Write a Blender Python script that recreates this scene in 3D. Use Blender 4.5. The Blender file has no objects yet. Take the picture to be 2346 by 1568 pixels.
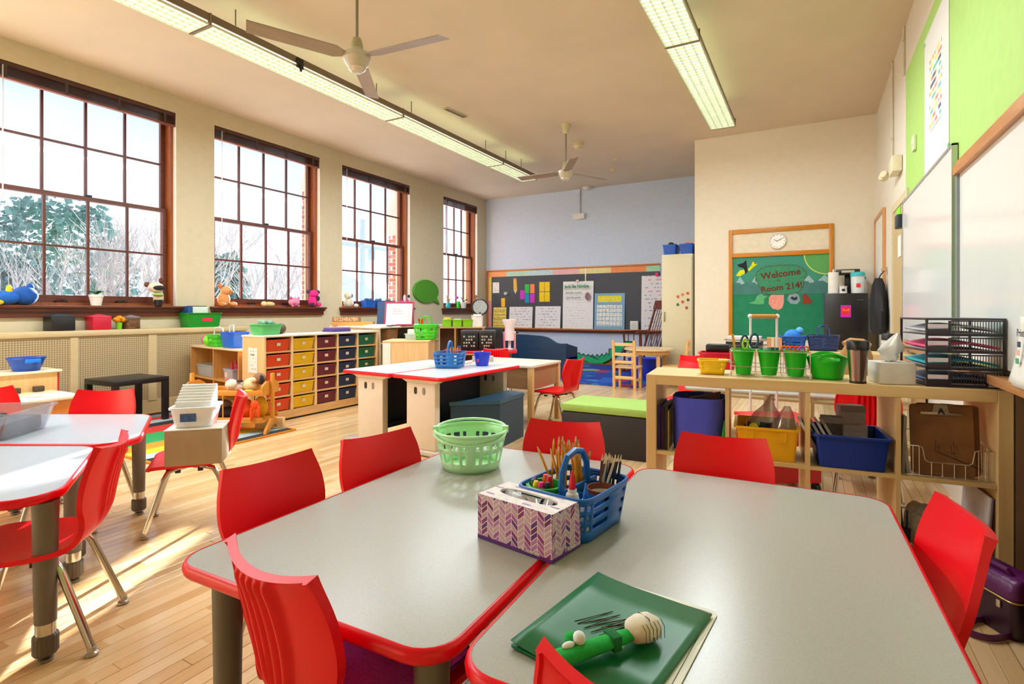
import bpy, bmesh, math, random
from mathutils import Matrix, Vector
random.seed(7)
S = bpy.context.scene
COL = S.collection
R = math.radians

# ------------------------------------------------------------------ camera, sky, sun, exposure
cam_d = bpy.data.cameras.new('camera'); cam = bpy.data.objects.new('camera', cam_d); COL.objects.link(cam)
cam.location = (0, 0, 1.118)
cam.rotation_euler = (R(90), 0, R(29.19))
cam_d.sensor_width = 36; cam_d.lens = 1230/2346*36
cam_d.shift_y = -(784-712)/2346
cam_d.clip_start = 0.02; cam_d.clip_end = 300
S.camera = cam
S.view_settings.view_transform = 'Standard'; S.view_settings.look = 'None'
S.view_settings.exposure = 0.65; S.view_settings.gamma = 1.0
try: S.view_settings.use_curve_mapping = False
except Exception: pass
S.cycles.max_bounces = 7; S.cycles.diffuse_bounces = 4; S.cycles.glossy_bounces = 3
S.cycles.transmission_bounces = 4; S.cycles.transparent_max_bounces = 14
S.cycles.caustics_reflective = False; S.cycles.caustics_refractive = False
S.cycles.sample_clamp_indirect = 6.0

def lin(h):
    h = h.lstrip('#'); v = [int(h[i:i+2], 16)/255 for i in (0, 2, 4)]
    return tuple((c/12.92 if c <= .04045 else ((c+.055)/1.055)**2.4) for c in v)+(1.0,)

W = bpy.data.worlds.new('sky'); S.world = W; W.use_nodes = True
nt = W.node_tree; nt.nodes.clear()
o_ = nt.nodes.new('ShaderNodeOutputWorld'); bg = nt.nodes.new('ShaderNodeBackground')
tc = nt.nodes.new('ShaderNodeTexCoord'); sx = nt.nodes.new('ShaderNodeSeparateXYZ')
rp = nt.nodes.new('ShaderNodeValToRGB'); nz = nt.nodes.new('ShaderNodeTexNoise'); mx = nt.nodes.new('ShaderNodeMixRGB')
nt.links.new(tc.outputs['Generated'], sx.inputs[0]); nt.links.new(sx.outputs['Z'], rp.inputs[0])
rp.color_ramp.elements[0].position = 0.0; rp.color_ramp.elements[0].color = lin('F8FBFF')
rp.color_ramp.elements[1].position = 0.42; rp.color_ramp.elements[1].color = lin('B7D5F2')
nz.inputs['Scale'].default_value = 2.2; nz.inputs['Detail'].default_value = 4
nt.links.new(tc.outputs['Generated'], nz.inputs['Vector'])
rn = nt.nodes.new('ShaderNodeValToRGB'); rn.color_ramp.elements[0].position = .42; rn.color_ramp.elements[1].position = .68
nt.links.new(nz.outputs['Fac'], rn.inputs[0]); nt.links.new(rn.outputs[0], mx.inputs['Fac'])
nt.links.new(rp.outputs[0], mx.inputs[1]); mx.inputs[2].default_value = lin('FBFCFE')
nt.links.new(mx.outputs[0], bg.inputs['Color']); bg.inputs['Strength'].default_value = 1.08
nt.links.new(bg.outputs[0], o_.inputs['Surface'])

sun_d = bpy.data.lights.new('sun', 'SUN'); sun = bpy.data.objects.new('sun', sun_d); COL.objects.link(sun)
sun_d.energy = 42.0; sun_d.angle = R(0.6); sun_d.color = (1.0, .95, .86)
sun_dir = Vector((.452, -.892, -math.tan(R(16)))).normalized()      # low winter sun raking in along the windows
sun.rotation_euler = sun_dir.to_track_quat('-Z', 'Y').to_euler()

def area(name, loc, sx_, sy_, power, color=(1, 1, 1), rot=(0, 0, 0), portal=False):
    d = bpy.data.lights.new(name, 'AREA'); d.shape = 'RECTANGLE'; d.size = sx_; d.size_y = sy_; d.energy = power; d.color = color
    if portal: d.cycles.is_portal = True
    o = bpy.data.objects.new(name, d); COL.objects.link(o); o.location = loc; o.rotation_euler = rot
    return o
FIX_Z = 3.35
TUBE = (.88, .97, 1.0); LAMPW = 36
for k, y in enumerate((.2, 1.4, 3.65, 5.95, 7.6)):
    area('lamp_light', (-4.25, y, FIX_Z-.015), .24, 1.9 if k < 4 else 1.1, LAMPW if k < 4 else LAMPW*.6, TUBE)
for k, y in enumerate((3.5, 5.7)):
    area('lamp_light', (-.95, y, FIX_Z-.015), .24, 1.9, LAMPW, TUBE)
for y0, y1 in ((1.94, 3.60), (4.06, 5.72), (6.16, 7.82), (8.86, 10.13), (-2.1, -.45), (0.0, 1.6)):
    area('window_portal', (-6.93, (y0+y1)/2, 2.3), 2.3, y1-y0, 1, rot=(0, R(-90), 0), portal=True)

# ------------------------------------------------------------------ materials (all procedural)
MATS = {}
def pbsdf(m):
    return next(n for n in m.node_tree.nodes if n.type == 'BSDF_PRINCIPLED')
def mat(hexc, rough=.5, metal=0.0, var=.06, scale=14.0, bump=0.0, bscale=80.0, trans=0.0, spec=.5, alpha=1.0, coat=0.0, sheen=0.0):
    key = (hexc, rough, metal, var, scale, bump, bscale, trans, spec, alpha, coat, sheen)
    if key in MATS: return MATS[key]
    m = bpy.data.materials.new('paint_'+hexc); m.use_nodes = True; n = m.node_tree; b = pbsdf(m)
    b.inputs['Roughness'].default_value = rough; b.inputs['Metallic'].default_value = metal
    b.inputs['Specular IOR Level'].default_value = spec
    if trans: b.inputs['Transmission Weight'].default_value = trans
    if coat: b.inputs['Coat Weight'].default_value = coat; b.inputs['Coat Roughness'].default_value = .1
    if sheen: b.inputs['Sheen Weight'].default_value = sheen
    if alpha < 1: b.inputs['Alpha'].default_value = alpha
    c = lin(hexc); t = n.nodes.new('ShaderNodeTexCoord'); z = n.nodes.new('ShaderNodeTexNoise')
    z.inputs['Scale'].default_value = scale; z.inputs['Detail'].default_value = 3
    n.links.new(t.outputs['Object'], z.inputs['Vector'])
    r = n.nodes.new('ShaderNodeValToRGB')
    r.color_ramp.elements[0].color = tuple(max(0, x*(1-var)) for x in c[:3])+(1,); r.color_ramp.elements[0].position = .3
    r.color_ramp.elements[1].color = tuple(min(1, x*(1+var)) for x in c[:3])+(1,); r.color_ramp.elements[1].position = .7
    n.links.new(z.outputs['Fac'], r.inputs[0]); n.links.new(r.outputs[0], b.inputs['Base Color'])
    if bump:
        z2 = n.nodes.new('ShaderNodeTexNoise'); z2.inputs['Scale'].default_value = bscale; z2.inputs['Detail'].default_value = 2
        n.links.new(t.outputs['Object'], z2.inputs['Vector'])
        bp = n.nodes.new('ShaderNodeBump'); bp.inputs['Strength'].default_value = bump; bp.inputs['Distance'].default_value = .004
        n.links.new(z2.outputs['Fac'], bp.inputs['Height']); n.links.new(bp.outputs[0], b.inputs['Normal'])
    MATS[key] = m; return m

def wood(h1, h2, axis='Y', scale=5.0, rough=.4, stretch=14.0, coat=0.0):
    key = ('wood', h1, h2, axis, scale, rough, stretch, coat)
    if key in MATS: return MATS[key]
    m = bpy.data.materials.new('wood_'+h1); m.use_nodes = True; n = m.node_tree; b = pbsdf(m)
    b.inputs['Roughness'].default_value = rough
    if coat: b.inputs['Coat Weight'].default_value = coat
    t = n.nodes.new('ShaderNodeTexCoord'); mp = n.nodes.new('ShaderNodeMapping'); z = n.nodes.new('ShaderNodeTexNoise')
    sc = [stretch]*3; sc['XYZ'.index(axis)] = 1.0
    mp.inputs['Scale'].default_value = sc
    z.inputs['Scale'].default_value = scale; z.inputs['Detail'].default_value = 5; z.inputs['Distortion'].default_value = .6
    r = n.nodes.new('ShaderNodeValToRGB'); r.color_ramp.elements[0].color = lin(h1); r.color_ramp.elements[1].color = lin(h2)
    r.color_ramp.elements[0].position = .3; r.color_ramp.elements[1].position = .7
    n.links.new(t.outputs['Object'], mp.inputs[0]); n.links.new(mp.outputs[0], z.inputs['Vector'])
    n.links.new(z.outputs['Fac'], r.inputs[0]); n.links.new(r.outputs[0], b.inputs['Base Color'])
    MATS[key] = m; return m

class NG:
    """tiny node-graph helper for pattern materials"""
    def __init__(s, name, rough=.6):
        s.m = bpy.data.materials.new(name); s.m.use_nodes = True; s.n = s.m.node_tree; s.b = pbsdf(s.m)
        s.b.inputs['Roughness'].default_value = rough
        t = s.n.nodes.new('ShaderNodeTexCoord'); x = s.n.nodes.new('ShaderNodeSeparateXYZ')
        s.obj = t.outputs['Object']; s.n.links.new(s.obj, x.inputs[0]); s.x, s.y, s.z = x.outputs[0], x.outputs[1], x.outputs[2]
    def put(s, sock, v):
        if isinstance(v, (int, float)): sock.default_value = v
        else: s.n.links.new(v, sock)
    def ma(s, op, a, b=0.0, c=0.0):
        k = s.n.nodes.new('ShaderNodeMath'); k.operation = op
        s.put(k.inputs[0], a); s.put(k.inputs[1], b); s.put(k.inputs[2], c); return k.outputs[0]
    def mix(s, f, a, b):
        k = s.n.nodes.new('ShaderNodeMixRGB'); s.put(k.inputs[0], f)
        for i, v in ((1, a), (2, b)):
            if isinstance(v, str): k.inputs[i].default_value = lin(v)
            else: s.n.links.new(v, k.inputs[i])
        return k.outputs[0]
    def comb(s, a, b, c=0.0):
        k = s.n.nodes.new('ShaderNodeCombineXYZ'); s.put(k.inputs[0], a); s.put(k.inputs[1], b); s.put(k.inputs[2], c); return k.outputs[0]
    def white(s, v):
        k = s.n.nodes.new('ShaderNodeTexWhiteNoise'); k.noise_dimensions = '3D'; s.n.links.new(v, k.inputs['Vector']); return k.outputs['Value']
    def noise(s, v, scale, detail=2):
        k = s.n.nodes.new('ShaderNodeTexNoise'); k.inputs['Scale'].default_value = scale; k.inputs['Detail'].default_value = detail
        s.n.links.new(v, k.inputs['Vector']); return k.outputs['Fac']
    def ramp(s, f, stops, const=False):
        k = s.n.nodes.new('ShaderNodeValToRGB'); s.put(k.inputs[0], f); e = k.color_ramp.elements
        if const: k.color_ramp.interpolation = 'CONSTANT'
        while len(e) < len(stops): e.new(.5)
        for q, (p, c) in zip(e, stops): q.position = p; q.color = lin(c)
        return k.outputs[0]
    def done(s, col):
        s.n.links.new(col, s.b.inputs['Base Color']); return s.m

def glassmat(tint='F4FAFF', refl=.06, haze=0.0):
    key = ('glass', tint, refl, haze)
    if key in MATS: return MATS[key]
    m = bpy.data.materials.new('glass'); m.use_nodes = True; n = m.node_tree; n.nodes.clear()
    o = n.nodes.new('ShaderNodeOutputMaterial'); t = n.nodes.new('ShaderNodeBsdfTransparent'); g = n.nodes.new('ShaderNodeBsdfGlossy')
    t.inputs[0].default_value = lin(tint); g.inputs['Roughness'].default_value = .05
    x = n.nodes.new('ShaderNodeMixShader'); x.inputs[0].default_value = refl
    n.links.new(t.outputs[0], x.inputs[1]); n.links.new(g.outputs[0], x.inputs[2]); last = x
    if haze:
        d = n.nodes.new('ShaderNodeBsdfDiffuse'); d.inputs[0].default_value = lin('E8EAF0'); x2 = n.nodes.new('ShaderNodeMixShader')
        x2.inputs[0].default_value = haze; n.links.new(x.outputs[0], x2.inputs[1]); n.links.new(d.outputs[0], x2.inputs[2]); last = x2
    n.links.new(last.outputs[0], o.inputs[0]); MATS[key] = m; return m

def emis(hexc, strength):
    key = ('emit', hexc, strength)
    if key in MATS: return MATS[key]
    m = bpy.data.materials.new('lit_lens'); m.use_nodes = True; b = pbsdf(m)
    b.inputs['Base Color'].default_value = lin(hexc); b.inputs['Emission Color'].default_value = lin(hexc); b.inputs['Emission Strength'].default_value = strength
    MATS[key] = m; return m

# ------------------------------------------------------------------ geometry helpers
def rrect(w, d, r, n=4, cx=0.0, cy=0.0):
    """rounded rectangle outline, counter-clockwise"""
    p = []
    r = min(r, w/2-1e-4, d/2-1e-4)
    for (sx_, sy_, a0) in ((1, 1, 0), (-1, 1, 90), (-1, -1, 180), (1, -1, 270)):
        for k in range(n+1):
            a = R(a0+90*k/n); p.append((cx+sx_*(w/2-r)+r*math.cos(a), cy+sy_*(d/2-r)+r*math.sin(a)))
    return p
def ell(rx, ry, n=20, cx=0.0, cy=0.0):
    return [(cx+rx*math.cos(2*math.pi*k/n), cy+ry*math.sin(2*math.pi*k/n)) for k in range(n)]
def rpoly(pts, r, n=6):
    """round the corners of a polygon"""
    out = []; N = len(pts)
    for i in range(N):
        p, a, b = Vector(pts[i]), Vector(pts[i-1]), Vector(pts[(i+1) % N])
        u, v = (a-p).normalized(), (b-p).normalized(); th = u.angle(v); rr = r[i] if isinstance(r, (list, tuple)) else r
        t = rr/math.tan(th/2); c = p+(u+v).normalized()*(rr/math.sin(th/2)); s0, s1 = p+u*t-c, p+v*t-c
        a0 = math.atan2(s0.y, s0.x); da = (math.atan2(s1.y, s1.x)-a0+math.pi) % (2*math.pi)-math.pi
        for k in range(n+1): out.append((c.x+rr*math.cos(a0+da*k/n), c.y+rr*math.sin(a0+da*k/n)))
    return out

class MB:
    def __init__(s): s.bm = bmesh.new(); s.M = None
    def v(s, p):
        p = Vector(p)
        return s.bm.verts.new(s.M @ p if s.M else p)
    def f(s, vs):
        try: return s.bm.faces.new(vs)
        except ValueError: return None
    def box(s, x0, x1, y0, y1, z0, z1, bev=0.0):
        c = [s.v((x, y, z)) for z in (z0, z1) for x, y in ((x0, y0), (x1, y0), (x1, y1), (x0, y1))]
        fs = [s.f([c[i] for i in q]) for q in ((3, 2, 1, 0), (4, 5, 6, 7), (0, 1, 5, 4), (1, 2, 6, 5), (2, 3, 7, 6), (3, 0, 4, 7))]
        if bev:
            es = {e for q in fs for e in q.edges}
            bmesh.ops.bevel(s.bm, geom=list(es), offset=bev, segments=2, affect='EDGES', profile=.5)
        return s
    def loft(s, loops, cap0=True, cap1=True, close=True):
        rings = [[s.v(p) for p in L] for L in loops]; n = len(rings[0])
        for a, b in zip(rings, rings[1:]):
            for i in range(n if close else n-1): s.f([a[i], a[(i+1) % n], b[(i+1) % n], b[i]])
        if cap0: s.f(rings[0][::-1])
        if cap1: s.f(rings[-1])
        return s
    def prism(s, poly, z0, z1, ch=0.0):
        L = [[(x, y, z0) for x, y in poly], [(x, y, z1) for x, y in poly]]
        return s.loft(L)
    def vprism(s, poly, y0, y1):
        """polygon in x,z extruded along y"""
        return s.loft([[(x, y1, z) for x, z in poly], [(x, y0, z) for x, z in poly]])
    def xprism(s, poly, x0, x1):
        """polygon in y,z extruded along x"""
        return s.loft([[(x0, y, z) for y, z in poly], [(x1, y, z) for y, z in poly]])
    def lathe(s, prof, n=18, c=(0, 0, 0), rx=1.0, ry=1.0, cap0=True, cap1=True):
        return s.loft([[(c[0]+r*rx*math.cos(2*math.pi*k/n), c[1]+r*ry*math.sin(2*math.pi*k/n), c[2]+z) for k in range(n)] for r, z in prof], cap0, cap1)
    def cyl(s, p, q, r, r2=None, n=10, cap=True):
        return s.tube([p, q], r, n, r2)
    def tube(s, pts, r, n=8, r2=None, close=False, cap=True):
        pts = [Vector(p) for p in pts]; N = len(pts); loops = []; up = None
        for i, p in enumerate(pts):
            if close: t = (pts[(i+1) % N]-pts[i-1]).normalized()
            else: t = ((pts[min(i+1, N-1)]-pts[max(i-1, 0)])).normalized()
            if up is None:
                up = Vector((0, 0, 1)) if abs(t.z) < .9 else Vector((1, 0, 0))
            a = up.cross(t)
            if a.length < 1e-5: a = Vector((1, 0, 0)).cross(t)
            a.normalize(); b = t.cross(a); up = b
            rr = r if r2 is None else r+(r2-r)*i/max(1, N-1)
            loops.append([p+a*rr*math.cos(2*math.pi*k/n)+b*rr*math.sin(2*math.pi*k/n) for k in range(n)])
        if close: loops.append(loops[0])
        return s.loft(loops, cap and not close, cap and not close)
    def ball(s, c, r, n=12, m=8):
        rx, ry, rz = (r, r, r) if isinstance(r, (int, float)) else r
        prof = [(math.sin(math.pi*(k+.02)/(m+.04)) if 0 < k < m else .03, -math.cos(math.pi*k/m)) for k in range(m+1)]
        return s.loft([[(c[0]+a*rx*math.cos(2*math.pi*k/n), c[1]+a*ry*math.sin(2*math.pi*k/n), c[2]+z*rz) for k in range(n)] for a, z in prof])
    def grid(s, fn, nu, nv, hole=None):
        g = [[s.v(fn(i/nu, j/nv)) for i in range(nu+1)] for j in range(nv+1)]
        for j in range(nv):
            for i in range(nu):
                if hole and hole(i, j): continue
                s.f([g[j][i], g[j][i+1], g[j+1][i+1], g[j+1][i]])
        return s
    def merge(s, d=1e-5):
        bmesh.ops.remove_doubles(s.bm, verts=s.bm.verts, dist=d); return s
    def build(s, name, m, parent=None, smooth=35, loc=None, rz=0.0, solid=0.0, bev=0.0, sub=0):
        bm = s.bm
        if bev:
            es = [e for e in bm.edges if len(e.link_faces) == 2 and e.calc_face_angle(0) > R(40)]
            if es: bmesh.ops.bevel(bm, geom=es, offset=bev, segments=2, affect='EDGES', profile=.5, clamp_overlap=True)
        bmesh.ops.recalc_face_normals(bm, faces=bm.faces)
        me = bpy.data.meshes.new(name); bm.to_mesh(me); bm.free()
        if smooth:
            me.polygons.foreach_set('use_smooth', [True]*len(me.polygons)); me.set_sharp_from_angle(angle=R(smooth))
        if isinstance(m, (list, tuple)):
            for q in m: me.materials.append(q)
        elif m: me.materials.append(m)
        o = bpy.data.objects.new(name, me); COL.objects.link(o)
        if parent: o.parent = parent
        if loc: o.location = loc
        if rz: o.rotation_euler.z = R(rz)
        if solid:
            q = o.modifiers.new('thick', 'SOLIDIFY'); q.thickness = solid; q.offset = 0
        if sub:
            q = o.modifiers.new('smooth', 'SUBSURF'); q.levels = sub; q.render_levels = sub
        return o

def tag(o, label=None, cat=None, group=None, kind=None):
    if label: o['label'] = label
    if cat: o['category'] = cat
    if group: o['group'] = group
    if kind: o['kind'] = kind
    return o
def T(name, label, cat, loc, rz=0.0, group=None, scale=None):
    o = bpy.data.objects.new(name, None); COL.objects.link(o); o.location = loc; o.rotation_euler = (0, 0, R(rz)); o.empty_display_size = .1
    if scale: o.scale = (scale,)*3
    return tag(o, label, cat, group)
def copy_tree(o, parent=None):
    c = o.copy(); COL.objects.link(c)
    if parent: c.parent = parent
    for ch in o.children: copy_tree(ch, c)
    return c
def dup(o, loc, rz=0.0, label=None, group=None, scale=None):
    c = copy_tree(o); c.location = loc; c.rotation_euler = (0, 0, R(rz))
    if label: c['label'] = label
    if group: c['group'] = group
    if scale: c.scale = (scale,)*3
    return c
def lettering(name, text, size, m, parent=None, M=None, depth=.0004, bold=0.0, align='CENTER'):
    """flat raised letters as a mesh; M places the text's local x,y plane"""
    cu = bpy.data.curves.new(name, 'FONT'); cu.body = text; cu.size = size; cu.extrude = depth; cu.align_x = align; cu.align_y = 'CENTER'; cu.offset = bold
    cu.resolution_u = 2
    t = bpy.data.objects.new(name, cu); COL.objects.link(t); bpy.context.view_layer.update()
    me = bpy.data.meshes.new_from_object(t.evaluated_get(bpy.context.evaluated_depsgraph_get()))
    bpy.data.objects.remove(t); bpy.data.curves.remove(cu)
    me.materials.clear(); me.materials.append(m)
    if M: me.transform(M)
    o = bpy.data.objects.new(name, me); COL.objects.link(o)
    if parent: o.parent = parent
    return o
def facing(loc, nrm):
    """matrix whose x,y plane stands upright at loc and faces the horizontal direction nrm"""
    n = Vector(nrm).normalized(); x = Vector((0, 0, 1)).cross(n).normalized(); y = n.cross(x)
    return Matrix(((x.x, y.x, n.x, loc[0]), (x.y, y.y, n.y, loc[1]), (x.z, y.z, n.z, loc[2]), (0, 0, 0, 1)))

# ------------------------------------------------------------------ shared colours
BEIGE = mat('CFC3A6', .75, var=.03, bump=.15, bscale=60)
CEIL = mat('D9C8B0', .85, var=.04, scale=1.5, bump=.2, bscale=120)
CREAM = mat('E8DECC', .75, var=.02, bump=.12, bscale=60)
SKYWALL = mat('C6D3EA', .75, var=.03, bump=.12, bscale=60)
GREENW = mat('B0D876', .7, var=.03, bump=.1, bscale=60)
WHITEP = mat('EDEBE6', .6, var=.02)
OAK = wood('85400F', 'A0561E', 'Z', 4, .35)
OAKY = wood('85400F', 'A0561E', 'Y', 4, .35)
SASH = wood('4A2018', '642E20', 'Z', 4, .35)
SASHY = wood('4E2418', '6E3420', 'Y', 4, .35)
SILLW = wood('4E2210', '6B3018', 'Y', 3, .3)
OCHX = wood('C0760A', 'D08818', 'X', 4, .4)
OCHZ = wood('C0760A', 'D08818', 'Z', 4, .4)
BIRCH = wood('DDB27C', 'E8C493', 'X', 3, .4)
BIRCHZ = wood('DDB27C', 'E8C493', 'Z', 3, .4)
BIRCHY = wood('DDB27C', 'E8C493', 'Y', 3, .4)
MAPLE = wood('D9B67C', 'E2C48E', 'X', 2, .38)
MAPLEZ = wood('D9B67C', 'E2C48E', 'Z', 2, .38)
RED = mat('E8061E', .3, var=.02, spec=.35)
REDP = mat('EE0018', .36, var=.03, scale=6, spec=.4)
CHROME = mat('C8C2B8', .16, 1.0, var=.02)
LAM = mat('ABA8A2', .27, var=.05, scale=220, spec=.5)
LAMW = mat('B2B8C0', .28, var=.04, scale=200, spec=.5)
TAUPE = mat('6C6156', .45, var=.04)
BLACK = mat('17161A', .4, var=.1)
DARK = mat('24222A', .5, var=.1)
NAVY = mat('1B3A55', .4, var=.06)
WHITE = mat('F2F2F0', .5, var=.02)
PAPER = mat('F0F0EE', .7, var=.02)
INK = mat('3A3A44', .7)
LIME = mat('1FC21A', .4, var=.03)
GRASS = mat('4FC21C', .4, var=.04)
BLUE = mat('0F5FB4', .4, var=.05)
DBLUE = mat('07339A', .4, var=.04)
YEL = mat('F2BC10', .4, var=.03)
PINK = mat('EE3C8C', .8, var=.08, bump=.4)
CLEAR = glassmat('FAFCFF', .10, .16)
CARD = mat('AD9880', .8, var=.03)
WIRE = mat('D6CFC4', .25, .9, var=.02)
# ================================================================== THE SETTING
XL, XR, YB, YC, ZC = -6.55, .73, 10.51, 8.34, 3.66
WINS = [(1.94, 3.60), (4.06, 5.72), (6.16, 7.82), (8.86, 10.13)]
REAR = [(-2.1, -.45), (0.0, 1.6)]  # unseen openings behind the camera, added to let in more daylight
ZS, ZH = 1.17, 3.45
def struct(o): o['kind'] = 'structure'; return o

# floor: narrow maple strips
def floor_mat():
    g = NG('maple_floor', .2)
    col = g.ma('FLOOR', g.ma('DIVIDE', g.x, .057))
    geo = g.n.nodes.new('ShaderNodeNewGeometry'); px = g.n.nodes.new('ShaderNodeSeparateXYZ'); g.n.links.new(geo.outputs['Position'], px.inputs[0])
    col = g.ma('FLOOR', g.ma('DIVIDE', g.ma('ADD', px.outputs[0], 20.0), .057))
    row = g.ma('FLOOR', g.ma('ADD', g.ma('MULTIPLY', px.outputs[1], .9), g.ma('MULTIPLY', col, .37)))
    w = g.white(g.comb(col, row))
    grain = g.noise(g.comb(g.ma('MULTIPLY', px.outputs[0], 60.0), g.ma('MULTIPLY', px.outputs[1], 3.0), col), 1.0, 4)
    f = g.ma('ADD', g.ma('MULTIPLY', w, .55), g.ma('MULTIPLY', grain, .45))
    g.b.inputs['Coat Weight'].default_value = .25; g.b.inputs['Coat Roughness'].default_value = .15
    return g.done(g.ramp(f, [(.2, 'C9A06C'), (.5, 'DAB684'), (.8, 'E4C79C')]))
FLOORM = floor_mat()
b = MB(); b.box(XL-.35, XR+.2, -2.5, YB+.2, -.15, -.02)
floor = struct(b.build('floor', mat('7A5530', .6), smooth=0))
PW = .057
def plank_mesh(L):
    q = MB(); w = PW/2-.0007; c = .0012; l = L/2-.0007
    q.loft([[(-w, -l, -.018), (w, -l, -.018), (w, l, -.018), (-w, l, -.018)], [(-w, -l, -c), (w, -l, -c), (w, l, -c), (-w, l, -c)],
            [(-w+c, -l+c, 0), (w-c, -l+c, 0), (w-c, l-c, 0), (-w+c, l-c, 0)]], cap0=False)
    return q
LENS = (.55, .8, 1.05, 1.3)
protos = {}
cand = []
ncol = int((XR-XL)/PW)+1
rnd = random.Random(3)
for i in range(ncol):
    x = XL+PW*(i+.5); y = -2.5+rnd.random()*.9-.6
    while y < YB:
        L = rnd.choice(LENS); cand.append((x, y+L/2, L)); y += L
def plank_rank(c):
    x, y, L = c
    d = .4877*-x+.873*y; l = .873*x+.4877*y
    if d < .9: return 99
    u = l/d
    if abs(u) > 1.0: return 99
    if -1.33 < x < .22 and .7 < y < 2.0: return 90       # under the near tables
    if d < 1.2 and x > -1.2 and x < .3: return 95
    return d
cand.sort(key=plank_rank)
near, rest = cand[:290], cand[290:]
for x, y, L in near:
    if L not in protos:
        o = plank_mesh(L).build('floor_plank', FLOORM, floor, smooth=0); protos[L] = o
    else:
        o = protos[L].copy(); COL.objects.link(o)
    o.location = (x, y, 0); o.parent = floor
b = MB()
for x, y, L in rest:
    w = PW/2-.0007; l = L/2-.0007; y0, y1 = max(y-l, -2.5), min(y+l, YB+.1)
    if y1 <= y0: continue
    b.loft([[(x-w, y0, -.012), (x+w, y0, -.012), (x+w, y1, -.012), (x-w, y1, -.012)], [(x-w, y0, 0), (x+w, y0, 0), (x+w, y1, 0), (x-w, y1, 0)]], cap0=False)
o = b.build('floor_planks', FLOORM, floor, smooth=0); o['kind'] = 'stuff'

# walls and ceiling
b = MB(); x0, x1 = XL-.35, XL
ops = sorted(WINS+REAR); ys = -2.5
for y0, y1 in ops:
    b.box(x0, x1, ys, y0, 0, ZC); b.box(x0, x1, y0, y1, 0, ZS-.02); b.box(x0, x1, y0, y1, ZH, ZC); ys = y1
b.box(x0, x1, ys, YB+.2, 0, ZC)
struct(b.build('wall_left', BEIGE, smooth=0))
b = MB(); b.box(XL, -1.53, YB, YB+.2, 0, ZC); struct(b.build('wall_back', SKYWALL, smooth=0))
b = MB(); b.box(-1.53, XR, YC, YB+.2, 0, ZC); struct(b.build('wall_far_right', CREAM, smooth=0))
b = MB(); b.box(XR, XR+.2, -2.5, YB+.2, 0, ZC)
wr = struct(b.build('wall_right', mat('E8E0D0', .75, var=.02, bump=.12, bscale=60), smooth=0))
b = MB(); b.box(XR-.004, XR, -2.5, 5.85, .85, 3.22); b.build('painted_panel', GREENW, wr, smooth=0)
b = MB(); b.box(XL-.35, XR+.2, -2.7, -2.5, 0, ZC); struct(b.build('wall_rear', BEIGE, smooth=0))
b = MB(); b.box(XL-.35, XR+.2, -2.7, YB+.2, ZC, ZC+.15); struct(b.build('ceiling', CEIL, smooth=0))
b = MB(); b.box(XL, -1.6, YB-.02, YB, 0, .12); struct(b.build('baseboard_back', wood('8E5A2A', 'A56B34', 'X', 3), smooth=0))
b = MB(); b.box(-1.53, XR, YC-.02, YC, 0, .12); struct(b.build('baseboard_far_right', wood('8E5A2A', 'A56B34', 'X', 3), smooth=0))
b = MB(); b.box(XR-.018, XR, 1.2, 2.86, 0, .8); struct(b.build('trim_1', wood('3A2418', '4A3020', 'Z', 4), smooth=0))

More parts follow.
